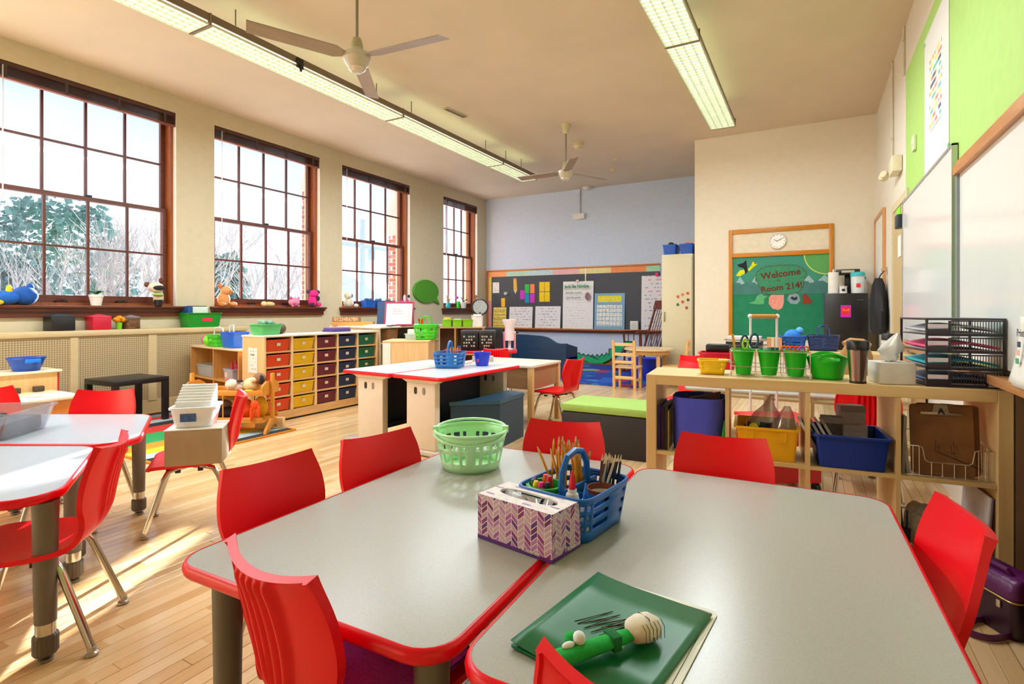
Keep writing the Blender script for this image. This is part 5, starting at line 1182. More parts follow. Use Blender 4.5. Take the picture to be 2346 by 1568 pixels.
plush('pink_dog', 'hot pink and black plush dog at the right of the second sill', 5.55, [('body', (0, 0, .09), (.06, .07, .09), 'EA2C86'), ('head', (.02, 0, .2), (.06, .075, .055), 'F02A8C')], [('ear', (0, -.08, .23), (.025, .035, .03), '4A3A5A'), ('ear', (0, .09, .225), (.025, .04, .03), '3A2A40'), ('paw', (.06, -.06, .04), (.03, .035, .03), '3A2A4A'), ('paw', (.06, .07, .04), (.03, .035, .03), 'EA2C86'), ('patch', (.05, .05, .13), (.03, .03, .04), '4A2038')])
plush('lamb_plush', 'off-white lamb plush at the left of the third sill', 6.26, [('body', (0, 0, .08), (.06, .09, .08), 'DAD3C4'), ('head', (.02, -.04, .19), (.055, .06, .055), 'E0D6C2')], [('ear', (0, .06, .19), (.02, .035, .035), '6E6A70'), ('foot', (.05, .12, .03), (.035, .045, .03), 'D6CFC0')])
for k, (y, w) in enumerate(((6.7, .26), (6.95, .22), (7.2, .22))):
    t = bin_('blue_sill_bin', ['left', 'middle', 'right'][k]+' one of three blue bins on the third window sill', 'bin', (SX+.01, y, ZS), 90, w, .11, .12, mat('1C5CC0', .35), .86, .015, .006, 'blue bins on the third sill')
    q = MB(); [q.ball((rp_.uniform(-w*.35, w*.35), rp_.uniform(-.03, .03), .125+rp_.uniform(0, .015)), .022, 8, 6) for _ in range(6)]; q.build('contents', mat(('4A6A9A', '6A80A0', 'B07A4A')[k], .7, var=.5, scale=40), t)
plush('flamingo_plush', 'small pink and white plush at the right end of the third sill', 7.64, [('body', (0, .03, .1), (.05, .06, .06), 'F03A94')], [('neck', (.02, -.04, .17), (.025, .03, .07), 'F2DCE6'), ('beak', (.04, .05, .21), (.02, .025, .03), '3A2430'), ('wing', (.03, -.12, .1), (.025, .035, .04), 'F0309A')])
simple('teal_bottle', 'teal and tan figure at the left of the far window sill', 'toy', (SX, 8.97, ZS), [('body', MB().lathe([(.05, 0), (.055, .05), (.03, .12)], 12), mat('2AA0B4', .4)), ('head', bl((0, 0, .17), (.03, .05, .05)), mat('C89A84', .7)), ('top', bl((.01, -.04, .24), (.025, .03, .04)), mat('E0B4A0', .7))])
simple('green_cup', 'small bright green cup on the far window sill', 'cup', (SX+.04, 9.27, ZS), [('cup', MB().lathe([(.035, 0), (.042, .14), (.036, .14), (.03, .01)], 14), mat('2AC428', .35)), ('flower', bl((0, -.04, .22), (.03, .03, .03), 8, 6), mat('A84CC8', .7))])
simple('white_planter', 'white planter with green sprigs on the far window sill', 'plant', (SX, 9.52, ZS), [('pot', MB().lathe([(.05, 0), (.07, .13), (.06, .13), (.04, .02)], 16), mat('E4E6E4', .4)), ('sprigs', MB().tube([(0, 0, .12), (0, -.05, .2), (0, -.1, .23)], .008, 5).tube([(0, 0, .12), (0, .06, .17), (0, .13, .18)], .01, 5).ball((0, .12, .18), (.02, .04, .015), 8, 6), mat('3E7A4A', .6))])
simple('bronze_figure', 'bronze figurine in a dark pot at the right of the far sill', 'figurine', (SX+.03, 9.95, ZS), [('pot', MB().lathe([(.05, 0), (.06, .09)], 12), DARK), ('figure', MB().ball((0, 0, .16), (.03, .04, .07)).ball((0, .02, .26), (.025, .03, .035)), mat('B07840', .4, .5))])
# speech bubble on the window wall
t = T('speech_bubble_board', 'green speech bubble board on the wall between windows', 'board', (XL, 8.27, 1.49))
pts = [(.385*math.cos(R(a)), .225*math.sin(R(a))) for a in range(-32, 305, 8)]+[(.26, -.2), (.42, -.25)]
q = MB(); q.loft([[(.003, y, z) for y, z in pts], [(.035, y, z) for y, z in pts], [(.045, y*.975, z*.975) for y, z in pts]]); q.build('panel', mat('4C9420', .6, var=.04, bump=.2), t)
# ================================================================== STORAGE TOPS
q_ = lambda x, y, z: (x, y, z)
GRT = mat('46D22A', .35, var=.04, trans=.2)
b1 = basket('lime_caddy', 'lime green handled caddy on the low open shelf', 'caddy', (-5.72, 3.6, .721), 0, .2, .18, .13, GRT, .8, nu=36, nv=6, handles=False); q = MB(); q.tube([(-.09, 0, .13), (-.07, 0, .2), (.0, 0, .215), (.07, 0, .2), (.09, 0, .13)], .007, 6); q.build('handle', WHITE, b1)
b1 = bin_('blue_caddy', 'blue caddy with a white handle on the low open shelf', 'caddy', (-5.38, 3.56, .721), -9, .3, .18, .17, mat('0F62D8', .35), .82, .02); q = MB(); q.tube([(-.12, 0, .15), (-.11, 0, .23), (-.02, 0, .24), (-.02, 0, .17)], .007, 6); q.build('handle', WHITE, b1)
simple('ball_toy', 'pink and lime toy ball on the left end of the low shelf', 'toy', (-5.95, 3.62, .721), [('ball', bl((0, 0, .06), .06), mat('7CD82A', .5)), ('pink_half', bl((-.03, 0, .065), (.045, .058, .055)), mat('D82AA8', .5))])
simple('clear_shelf_bin', 'clear bin of yellow pieces inside the left half of the low shelf', 'bin', (-5.92, 3.66, .3825), [('bin', bin_mesh(.4, .2, .13, .9), glassmat('D8DAE0', .2, .35)), ('pieces', bl((0, 0, .05), (.15, .07, .035)), mat('D8B81C', .6, var=.2, scale=30))], -9.5)
simple('pink_pen_caddy', 'clear caddy of pink pens inside the right half of the low shelf', 'caddy', (-5.36, 3.55, .3825), [('bin', bin_mesh(.2, .16, .12, .9), glassmat('E0DCE8', .2, .4)), ('pens', MB().tube([(-.05, 0, .02), (-.07, 0, .18)], .012, 6).tube([(0, 0, .02), (.0, .01, .2)], .012, 6).tube([(.05, 0, .02), (.07, -.01, .17)], .012, 6), mat('C4184A', .5)), ('label', bx(-.06, .0, -.078, -.075, .03, .1), mat('E8C8C0', .6), 0)], -9.5)
t = bin_('mint_bin', 'translucent green bin with toys on top of the tray unit', 'bin', (-4.84, 3.54, .873), 90, .24, .2, .11, mat('6EE08A', .3, trans=.4), .85, .02, .012); q = MB(); [q.ball((rp_.uniform(-.08, .08), rp_.uniform(-.06, .06), .1+rp_.uniform(0, .02)), .03, 8, 6) for _ in range(7)]; q.build('toys', mat('6A9A80', .7, var=.6, scale=25), t)
simple('dark_gourd', 'round dark brown toy beside the translucent green bin', 'toy', (-4.9, 3.76, .873), [('body', bl((0, 0, .055), .055), mat('5A4630', .6))])
simple('purple_books', 'stack of purple books on the tray unit', 'books', (-4.85, 4.48, .873), [('book', bx(-.09, .09, -.13, .13, 0, .022), mat('4A3A80', .5), 0), ('book', bx(-.085, .085, -.12, .13, .023, .045), mat('6A4A98', .5), 0)])
# doll bunk cart
DW = wood('C87E22', 'D8943A', 'X', 4, .4); DWZ = wood('C87E22', 'D8943A', 'Z', 4, .4)
t = T('doll_bunk', 'orange wooden doll bunk piled with plush toys', 'doll bed', (-4.66, 3.06, .0135), 29.19); L = .37
for x in (-L, L):
    q = MB(); q.box(x-.014, x+.014, -.02, .02, .05, .53, .006); q.build('post', DWZ, t)
    q = MB(); q.xprism([(-.16, 0), (-.1, .0), (-.03, .06), (.03, .06), (.1, 0), (.16, 0), (.15, .03), (.04, .12), (-.04, .12), (-.15, .03)], x-.012, x+.012); q.build('foot', DW, t, smooth=0)
    q = MB(); q.xprism([(-.17, .34), (.17, .34), (.17, .42), (.08, .46), (-.08, .46), (-.17, .42)], x-.026 if x > 0 else x+.014, x-.014 if x > 0 else x+.026); q.build('end_board', DW, t, smooth=0)
for s_ in (-1, 1):
    q = MB(); q.box(-L+.02, L-.02, s_*.16-.008, s_*.16+.008, .345, .39, .003); q.build('upper_rail', DW, t)
    q = MB(); q.box(-L+.02, L-.02, s_*.16-.008, s_*.16+.008, .1, .15, .003); q.build('lower_rail', DW, t)
    for k in range(5): q = MB(); q.cyl((-.26+.13*k, s_*.16, .148), (-.26+.13*k, s_*.16, .347), .006, n=8); q.build('spindle', DWZ, t)
q = MB(); q.box(-L+.02, L-.02, -.15, .15, .345, .352); q.box(-L+.02, L-.02, -.15, .15, .1, .108); q.build('bed_board', DW, t, smooth=0)
def dp(x, y, z): c, s_ = math.cos(R(29.19)), math.sin(R(29.19)); return (-4.66+x*c-y*s_, 3.06+x*s_+y*c, .0135+z)
def toy(name, label, loc, balls):
    t = T(name, label, 'plush toy', loc, 29.19, 'plush toys on the doll bunk')
    for nm, c, r, col in balls: bl(c, r).build(nm, mat(col, .9, var=.12, scale=40, bump=.5, bscale=120), t, smooth=70)
toy('cow_plush', 'white cow plush on the left of the upper doll bunk', dp(.05, -.02, .353), [('body', (0, 0, .05), (.09, .07, .05), 'D8C4B4'), ('head', (-.02, -.05, .08), (.055, .05, .05), 'E0D0C4'), ('ear', (-.06, -.04, .125), (.02, .015, .015), 'C85A50'), ('ear', (.05, -.04, .11), (.03, .02, .015), '4A2A28')])
toy('dog_plush', 'beige dog plush with dark ears at the right of the upper bunk', dp(.2, .0, .353), [('body', (-.02, 0, .07), (.08, .08, .065), 'E0C9A0'), ('head', (.06, -.02, .13), (.06, .055, .05), '8A6248'), ('ear', (.09, -.05, .12), (.025, .02, .045), '2E2428'), ('muzzle', (.03, -.06, .12), (.03, .03, .025), 'DCC4A4')])
toy('yellow_plush', 'small yellow plush lying on the upper bunk', dp(.2, -.11, .353), [('body', (0, 0, .02), (.05, .03, .02), 'E2C42A')])
toy('orange_plush', 'orange fuzzy plush in the lower bunk', dp(.14, -.04, .109), [('body', (0, 0, .1), (.08, .08, .09), 'EE5A14'), ('arm', (.09, -.03, .08), (.03, .04, .06), 'F06A1E')])
toy('orange_octopus', 'red-orange plush with dangling arms at the bunk right end', dp(.3, -.195, .13), [('body', (0, 0, .14), (.035, .03, .04), 'E84A10'), ('arm', (-.03, 0, .06), (.015, .015, .07), 'E84A10'), ('arm', (.035, -.005, .08), (.015, .015, .06), 'E84A10')])
toy('yellow_block_plush', 'yellow plush in the lower bunk beside the orange ones', dp(.24, .05, .109), [('body', (0, 0, .1), (.06, .06, .1), 'DFA818')])
toy('dark_plush_heap', 'dark patterned soft toys along the lower bunk', dp(-.1, .02, .109), [('heap', (0, 0, .055), (.2, .1, .055), '2A242C'), ('heap', (-.06, 0, .13), (.15, .08, .05), '7A6A6A')])
simple('birch_block', 'pale birch block on the floor behind the doll bunk', 'block', (-4.45, 3.3, .0135), [('block', bx(-.13, .13, -.03, .03, 0, .1, bev=.003), BIRCH)], 29)
# ================================================================== MIDDLE OF THE ROOM
c = RV*-.972+FV*6.0
t = T('birch_cabinet', 'plain birch cabinet standing behind the white tables', 'cabinet', (-3.75, 4.79, 0), 29.19)
q = MB(); q.box(-.51, 0, 0, .5, 0, .76); q.build('body', BIRCHZ, t, smooth=0); q = MB(); q.box(-.515, .005, -.005, .505, .76, .778, .003); q.build('top_board', BIRCH, t); q = MB(); q.box(-.51, -.42, -.006, -.001, 0, .755); q.build('white_edge', mat('E6E2DE', .5), t, smooth=0)
def on_cab(x, y): a = R(29.19); return (-3.75+x*math.cos(a)-y*math.sin(a), 4.79+x*math.sin(a)+y*math.cos(a))
GB = mat('3FC21A', .35, var=.05)
gx, gy = on_cab(-.07, .3)
basket('green_basket', 'bright green openwork basket with loop handles on the birch cabinet', 'basket', (gx, gy, .782), 29, .28, .22, .17, GB, .78, nu=44, nv=9, hh=.1, holes=lambda i, j: i % 2 == 0 and j in (1, 3, 5, 6))
gx, gy = on_cab(-.22, .3)
simple('mint_tub', 'pale mint plastic tub with white papers beside the green basket', 'tub', (gx, gy, .779), [('tub', bin_mesh(.18, .16, .07, .9), glassmat('BEE6CC', .15, .45)), ('papers', bx(-.06, .06, -.05, .05, .008, .12), PAPER, 0)], 29)
t = T('white_topped_counter', 'low counter with a white top by the window wall', 'cabinet', (-5.05, 5.72, 0))
q = MB(); q.box(-.5, .4, -.72, .55, .895, .92, .004); q.build('top_board', mat('E6DFD4', .4), t)
q = MB(); q.box(-.48, .36, -.7, -.68, 0, .895); q.box(-.48, .36, .52, .54, 0, .895); q.box(-.48, -.46, -.68, .52, 0, .895); q.build('side_panel', mat('DCCFB8', .5), t, smooth=0); q = MB(); q.box(-.46, .36, -.68, .52, .7, .715); q.box(-.46, .36, -.68, .52, .05, .07); q.build('shelf', mat('DCCFB8', .5), t, smooth=0)
def weave():
    g = NG('wicker', .8); f1 = g.ma('FRACT', g.ma('DIVIDE', g.z, .018)); n_ = g.noise(g.obj, 60, 3); return g.done(g.mix(g.ma('MULTIPLY', f1, n_), '7A5230', 'CBA070'))
t = T('wicker_basket', 'square tan wicker basket under the white counter top', 'basket', (-4.85, 5.26, .716), 14); bin_mesh(.3, .26, .165, .96, .02, lip=.006).build('basket', weave(), t)
simple('wooden_number_rack', 'wooden rack of number blocks lying on the white counter', 'number line', (-5.28, 5.12, .921), [('base', bx(-.24, .3, -.05, .05, 0, .05), wood('C48A44', 'D49C58', 'X', 3), 0), ('block_row', bx(-.24, .12, -.02, .03, .0501, .11), wood('8E5A34', 'A87048', 'X', 5), 0)], 29)
lettering('lettering', '0123456789', .062, mat('D8B88E', .6), bpy.data.objects['wooden_number_rack'], facing((-.06, -.0215, .08), (0, -1, 0)), bold=.002)
simple('stapler', 'dark tape dispenser on the white counter', 'dispenser', (-4.92, 5.35, .921), [('base', bx(-.14, .1, -.03, .03, 0, .02, bev=.004), DARK), ('roll', MB().cyl((.07, -.02, .045), (.07, .02, .045), .035, n=16), mat('9FB6D0', .4))], 29)
simple('paper_piles', 'low piles of white paper on the white counter front', 'paper', (-4.84, 5.15, .921), [('pile', bx(-.15, .15, -.1, .1, 0, .012), PAPER, 0), ('pile', bx(-.1, .2, -.08, .12, .0125, .02), mat('DEDCE0', .7), 0)], 20)
t = T('tabletop_easel', 'magenta framed tabletop easel with a white board', 'easel', (-4.68, 5.36, .921), 29)
AM = Matrix.Rotation(R(-14), 4, 'X')
q = MB(); q.M = AM; q.box(-.17, .17, -.004, .004, .02, .3); q.build('board', mat('D6D6D6', .3), t, smooth=0)
for a in ((-.19, -.17, .0, .32), (.17, .19, .0, .32), (-.17, .17, .3, .32), (-.17, .17, 0, .02)): q = MB(); q.M = AM; q.box(a[0], a[1], -.012, .012, a[2], a[3], .003); q.build('frame', mat('A0184A', .4), t)
q = MB(); q.M = AM; [q.tube([(-.09, -.005, .22-.03*k), (-.04, -.005, .225-.03*k), (.02+.02*k, -.005, .215-.03*k)], .0015, 4) for k in range(3)]; q.build('red_writing', mat('C8405A', .6), t)
q = MB(); q.xprism([(.17, 0), (.19, 0), (.09, .31), (.075, .31)], -.17, .17); q.build('rear_leg', mat('8A1440', .4), t, smooth=0)
simple('navy_board', 'tall navy blue board leaning behind the magenta easel', 'board', (-4.93, 5.35, .921), [('panel', MB().xprism([(.0, 0), (.03, 0), (.11, .32), (.08, .32)], -.09, .09), mat('0E3E70', .5), 0), ('edge', MB().xprism([(-.001, 0), (.031, 0), (.031, .012), (-.001, .012)], -.092, .092), mat('0A2E56', .5), 0)], 29)
round_bin('red_cup', 'small orange red cup to the right of the easel', 'cup', (-4.5, 5.6, .93-.009), .028, .04, .09, mat('D8400C', .4), part='cup')
# bookcase by the far window with lime bins
t = T('low_bookcase', 'low wooden bookcase under the far window holding lime bins', 'bookcase', (-4.75, 6.75, 0), 29)
for x in (-.42, .0, .42): q = MB(); q.box(x-.01, x+.01, -.15, .15, 0, .85); q.build('upright', wood('B98A54', 'C89A64', 'Z', 3), t, smooth=0)
for z in (.05, .45, .852): q = MB(); q.box(-.45, .45, -.16, .16, z, z+.02); q.build('shelf', wood('B98A54', 'C89A64', 'X', 3), t, smooth=0)
q = MB(); q.box(-.43, .43, .151, .16, .07, .85); q.build('back_panel', mat('6A4A36', .6), t, smooth=0)
def at_bc(x, y): a = R(29); return (-4.75+x*math.cos(a)-y*math.sin(a), 6.75+x*math.sin(a)+y*math.cos(a))
for k, lab in enumerate(('left of three lime bins on the bookcase under the far window', 'middle of three lime bins on the bookcase under the far window', 'right of three lime bins on the bookcase under the far window')):
    x, y = at_bc(-.12+.155*k, -.07); t = bin_('lime_bin', lab, 'bin', (x, y, .873), 29, .14, .2, .11, mat('84C81A', .4), .88, .012, .008, 'lime bins on the far bookcase')
    q = MB(); q.box(-.05, .05, -.08, .08, .006, .12+.02*(k == 0)); q.build('contents', mat(('E0B84A', 'D8D4D0', 'A8845A')[k], .7, var=.4, scale=30), t, smooth=0)
x, y = at_bc(.33, -.07); simple('white_cube_bin', 'white cube holder to the right of the lime bins', 'bin', (x, y, .873), [('box', bin_mesh(.17, .15, .17, .96), mat('E6E2E0', .5)), ('papers', bx(-.06, .06, -.04, .04, .01, .19), PAPER, 0)], 29)
x, y = at_bc(.36, .1); simple('desk_fan', 'round black desk fan with a pale grille in front of the far sill', 'fan', (x, y, .873), [('stand', MB().lathe([(.06, 0), (.05, .02), (.015, .03), (.015, .22)], 14), BLACK), ('ring', MB().tube([(.12*math.cos(2*math.pi*k/24), 0, .3+.12*math.sin(2*math.pi*k/24)) for k in range(24)], .014, 6, close=True), BLACK), ('grille', MB().cyl((0, -.01, .3), (0, .01, .3), .108, n=24), mat('9A9C9E', .5, var=.3, scale=60)), ('motor', MB().cyl((0, .012, .3), (0, .06, .3), .05, n=14), BLACK)], 29)
for k, (xx, z, c, lab) in enumerate(((.1, .87-.42+.021, '1E4E9A', 'blue and green books on the lower shelf of the far bookcase'), (.27, .471, 'E09A2A', 'orange and white books at the right of the far bookcase'))):
    x, y = at_bc(xx, -.04); t = T('book_stack', lab, 'books', (x, y, z), 29)
    for j, cc in enumerate((c, 'D8D4C8', '1E7A5A', c)): q = MB(); q.box(-.07, .07, -.1, .1, .03*j, .03*j+.027); q.build('book', mat(cc, .6), t, smooth=0)
# red table with black crates
t = table('low table with a thick red edge carrying the black crates', rect(.95, .55, .12), [(-.38, -.18), (.38, -.18), (-.38, .18), (.38, .18)], (-3.83, 6.0, 0), 29, mat('B81428', .4), .6, group='grey tables with red edges')
def crate(label, dx, w):
    p = RV*dx; t = T('black_crate', label, 'crate', (-3.86+p.x, 5.93+p.y, .602), 29); q = MB(); q.box(-w/2, w/2, -.13, .13, 0, .245, .006); q.build('body', BLACK, t)
    q = MB(); q.box(-w/2-.006, w/2+.006, -.136, .136, .22, .26, .006); q.build('rim', mat('3A3A42', .4), t)
    q = MB(); [q.box(-w/2+.03+(w-.06)/5*i, -w/2+.05+(w-.06)/5*i, -.133, -.131, .05+.04*j, .07+.04*j) for i in range(5) for j in range(4) if (i*3+j*5+int(w*100)) % 4]; q.build('openings', mat('B8B0A0', .6, var=.5, scale=30), t, smooth=0)
crate('left black crate with white openings on the red table', -.07, .22); crate('right black crate beside the first on the red table', .155, .2)
simple('cup_dispenser', 'white and pink stack of cups in a stand, right of the crates', 'dispenser', (-3.5, 6.2, .602), [('stand', MB().lathe([(.06, 0), (.06, .015), (.02, .02), (.02, .2)], 14), mat('E2D8E0', .4)), ('cups', MB().lathe([(.07, .12), (.07, .2), (.06, .3), (.1, .38), (.1, .4), (.03, .4)], 16), mat('EBDFE8', .4)), ('pink_tubes', MB().cyl((-.07, -.03, .0), (-.07, -.03, .22), .015).cyl((.07, -.03, .0), (.07, -.03, .22), .015), mat('E08A9A', .5))], 29)
simple('dark_monitor', 'dark box on the floor stand at the left end of the chalk ledge', 'box', (-4.6, 7.5, 0), [('stand', bx(-.2, .2, -.1, .1, 0, .68), DARK, 0), ('box', bx(-.18, .2, -.1, .1, .68, .84, bev=.006), mat('22222A', .4))], 29)
# white table tops
def wt(px, py): return None
caddy('blue caddy of pencils on the white table', (-2.78, 3.86, .6245), 22, mat('1468B4', .35, var=.04), 1.15)
for k in range(5): t = simple('pencil', 'pencil in the blue caddy on the white table', 'pencil', (-2.81+.016*k, 3.91+.012*(k % 3), .63), [('barrel', MB().cyl((0, 0, 0), (0, 0, .15), .004, n=6), PENY, 0), ('tip', MB().cyl((0, 0, .15), (0, 0, .168), .004, .001, n=6), mat('D8B486', .7), 0)], 0, 'pencils in the white table caddy')
simple('glue_bottle', 'glue bottle with an orange cap in the white table caddy', 'glue', (-2.72, 3.84, .63), [('bottle', MB().lathe([(.018, 0), (.018, .09), (.01, .105)], 12), WHITE), ('cap', MB().lathe([(.009, .105), (.004, .14)], 10), mat('D8401E', .4))])
simple('glue_stick', 'dark capped glue stick in the white table caddy', 'glue', (-2.85, 3.82, .63), [('tube', MB().lathe([(.014, 0), (.014, .09)], 10), WHITE), ('cap', MB().lathe([(.0145, .09), (.0145, .12)], 10), mat('24306A', .4))])
t = round_bin('royal_blue_cup', 'royal blue tub behind the caddy on the white table', 'tub', (-2.6, 4.1, .6215), .055, .075, .12, mat('1A32C8', .35), part='tub'); q = MB(); q.ball((.0, -.068, .05), (.014, .004, .018), 8, 6); q.build('sticker', mat('B03A8A', .5), t)
simple('silver_tissue_box', 'small white and grey tissue box on the wooden table', 'tissue box', (-2.92, 4.62, .601), [('box', bx(-.1, .1, -.05, .05, 0, .055), mat('B9B2B0', .6, var=.3, scale=40), 0), ('tissue', MB().loft([[(-.04, -.02, .0551), (.04, -.02, .0551), (.04, .02, .0551), (-.04, .02, .0551)], [(-.02, -.015, .08), (.0, -.02, .085), (.015, .015, .08), (-.02, .02, .09)], [(-.01, 0, .11), (-.005, -.005, .112), (0, 0, .11), (-.005, .005, .105)]]), WHITE)], 20)
# navy bench seen from behind
t = T('navy_bench', 'navy wooden bench seen from behind with a curved back', 'bench', (-4.12, 8.0, 0)); NV = wood('14304E', '1B3C5E', 'X', 2, .4)
prof_ = [(-.64, .14), (.66, .14), (.66, .585), (.55, .58), (.48, .595), (.42, .63), (.34, .675), (.22, .7), (-.1, .715), (-.64, .72)]
q = MB(); q.vprism(prof_, -.02, .02); q.build('back_panel', NV, t, smooth=0)
q = MB(); q.box(-.64, .66, .021, .45, .32, .35); q.build('seat', NV, t, smooth=0)
for x in (-.64, .62): q = MB(); q.xprism([(.021, .14), (.46, .14), (.46, .5), (.021, .58)], x, x+.04); q.build('side_panel', NV, t, smooth=0)
for x in (-.6, .58):
    for y in (.0, .42): q = MB(); q.box(x-.03, x+.03, y-.02, y+.03, .0165, .14); q.build('leg', NV, t, smooth=0)
simple('small_toy', 'small dark and white toy on top of the navy bench back', 'toy', (-4.42, 8.0, .7175), [('body', bl((0, 0, .025), (.05, .018, .025)), mat('B8C0C8', .5)), ('head', bl((.05, 0, .035), (.025, .018, .025)), DARK)])
# round wooden table with two chairs, rocking chair
PN = wood('D6A466', 'E2B67A', 'Z', 3, .45); PNX = wood('DDB078', 'E8C08C', 'X', 3, .45)
t = T('round_play_table', 'small round pine table in the reading corner', 'table', (-2.12, 7.98, .0)); q = MB(); q.prism(ell(.36, .36, 32), .535, .56); q.build('tabletop', wood('DCC096', 'E6CEA8', 'X', 3, .35), t, smooth=30)
q = MB(); q.loft([[(r_*math.cos(2*math.pi*k/24), r_*math.sin(2*math.pi*k/24), z) for k in range(24)] for r_, z in ((.29, .47), (.29, .535))], False, False); q.build('apron', PNX, t, solid=.015)
for a in (45, 135, 225, 315): q = MB(); q.box(-.025, .025, -.025, .025, .0165, .535, .003); o = q.build('leg', PN, t); o.location = (.26*math.cos(R(a)), .26*math.sin(R(a)), 0)
def ladder_chair(label, loc, rz):
    t = T('ladder_back_chair', label, 'chair', loc, rz, 'small pine chairs'); H = .7; w = .15
    for s_ in (-1, 1):
        q = MB(); q.xprism([(-.15, 0), (-.115, 0), (-.125, .3), (-.155, H), (-.19, H), (-.16, .3)], s_*w-.018, s_*w+.018); q.build('rear_leg', PN, t, bev=.003)
        q = MB(); q.box(s_*w-.018, s_*w+.018, .12, .156, 0, .3, .003); q.build('front_leg', PN, t)
    q = MB(); q.box(-.175, .175, -.135, .175, .3, .322, .005); q.build('seat', PNX, t)
    for z, y in ((.64, -.165), (.5, -.157), (.39, -.15), (.17, -.14)): q = MB(); q.box(-w+.018, w-.018, y-.012, y+.006, z-.022, z+.022, .003); q.build('slat', PNX, t)
    for s_ in (-1, 1): q = MB(); q.box(s_*w-.01, s_*w+.01, -.12, .13, .12, .15); q.build('stretcher', PN, t, smooth=0)
    return t
l0 = ladder_chair('pine ladder back chair with its back to the camera at the round table', (-2.31, 7.52, 0), 0)
dup(l0, (-1.72, 7.95, 0), 95, 'pine ladder back chair beside the beige cabinet')
bpy.data.objects['ladder_back_chair']['label'] = 'pine ladder back chair with its back to the camera at the round table'
t = T('rocking_chair', 'dark red-brown wooden rocking chair in the reading corner', 'rocking chair', (-2.6, 9.35, .0165), 142); RW = wood('5E2412', '7A341C', 'Z', 4, .35)
for s_ in (-1, 1):
    q = MB(); q.tube([(s_*.24, .48, .1), (s_*.24, .3, .04), (s_*.24, 0, .015), (s_*.24, -.3, .04), (s_*.24, -.5, .12)], .018, 6); q.build('rocker', RW, t)
    q = MB(); q.tube([(s_*.24, .22, .03), (s_*.24, .2, .42), (s_*.25, .22, .72)], .018, 8); q.build('front_leg', RW, t)
    q = MB(); q.tube([(s_*.22, -.2, .03), (s_*.22, -.2, .42), (s_*.21, -.32, .8), (s_*.2, -.45, 1.2)], .02, 8); q.build('back_post', RW, t)
    q = MB(); q.box(s_*.25-.03, s_*.25+.03, -.28, .3, .72, .745, .008); q.build('arm', RW, t)
    q = MB(); [q.cyl((s_*.25, y, .43), (s_*.25, y, .72), .009, n=6) for y in (-.12, 0, .12)]; q.build('arm_spindle', RW, t)
q = MB(); q.box(-.25, .25, -.22, .26, .4, .43, .01); q.build('seat', RW, t)
q = MB(); q.M = Matrix.Translation((0, -.45, 1.2)) @ Matrix.Rotation(R(18), 4, 'X'); q.box(-.25, .25, -.015, .015, -.08, .09, .012); q.build('head_rest', RW, t)
q = MB(); [q.tube([(x, -.2, .43), (x, -.32, .78), (x*.95, -.44, 1.15)], .009, 6) for x in (-.13, -.065, 0, .065, .13)]; q.build('back_spindle', RW, t)
t = bin_('royal_bin', 'royal blue bin on the floor beyond the round table', 'bin', (-2.34, 8.58, .0165), 0, .48, .32, .34, mat('1230C0', .4), .9, .02, .01); q = MB(); q.box(-.2, .2, -.12, .12, .01, .3); q.build('contents', mat('2A48B8', .7), t, smooth=0)
for k, x in enumerate((-1.93, -1.68)):
    t = bin_('blue_bin', ['left blue bin on top of the tall beige cabinet, black toy inside', 'right blue bin on top of the tall beige cabinet'][k], 'bin', (x, 8.62, 1.981), 0, .2, .34, .16, mat('0E4FB0', .4, var=.1), .86, .012, .008)
    q = MB(); q.ball((0, -.05, .17), (.05, .05, .04 if k == 0 else .02), 8, 6); q.ball((.05, .0, .16), (.03, .05, .03), 8, 6); q.build('contents', mat('1E2420' if k == 0 else 'C84A6A', .7, var=.3), t)

# ================================================================== ON THE BIRCH BOOKCASE
def bkr(*a): return bk(*a)
t = basket('yellow_basket', 'small yellow basket at the left end of the birch bookcase top', 'basket', bk(.31, .16, .7935), BA+4, .14, .11, .068, mat('F0C412', .4), .78, nu=36, nv=6, handles=False, holes=lambda i, j: j in (2, 4) and i % 3 == 1)
q = MB(); q.box(.03, .09, -.03, -.005, .06, .075, .004); q.build('white_clip', mat('D8D4D0', .5), t)
t = T('bucket_rack', 'wire rack holding green buckets on the birch bookcase', 'rack', bk(.575, .2, .7915), BA); q = MB()
for z in (.004, .05, .125):
    q.tube([(-.175, -.115, z), (.175, -.115, z), (.175, .1, z), (-.175, .1, z)], .0018, 5, close=True)
for x in (-.175, -.06, .06, .175):
    q.cyl((x, -.115, 0), (x, -.115, .128), .0018, n=5); q.cyl((x, .1, 0), (x, .1, .128), .0018, n=5); q.cyl((x, -.115, .004), (x, .1, .004), .0018, n=5); q.cyl((x, -.115, .125), (x, .1, .125), .0018, n=5)
q.build('wire_frame', WIRE, t); q = MB(); [q.ball((sx_*.175, sy_, .128), .004, 6, 5) for sx_ in (-1, 1) for sy_ in (-.115, .1)]; q.build('caps', WIRE, t)
GBK = mat('18B818', .35, var=.03)
BK_ = [(-.117, -.055, GBK, 'front left green bucket with scissors in the wire rack'), (.0, -.055, GBK, 'front middle green bucket of markers in the wire rack'), (.117, -.055, GBK, 'front right green bucket of orange handled scissors in the wire rack'),
       (-.117, .052, mat('0E6A1C', .4), 'dark green bucket at the back left of the wire rack'), (.117, .052, mat('1E78C0', .4), 'blue bucket at the back right of the wire rack')]
def rk(x, y, z): a = ba; p = bk(.575, .2, 0); return (p[0]+x*math.cos(a)-y*math.sin(a), p[1]+x*math.sin(a)+y*math.cos(a), .7915+z)
for x, y, m_, lab in BK_: round_bin('bucket', lab, 'bucket', rk(x, y, .007), .034, .05, .125, m_, 'buckets in the wire rack', part='bucket', lip=.004)
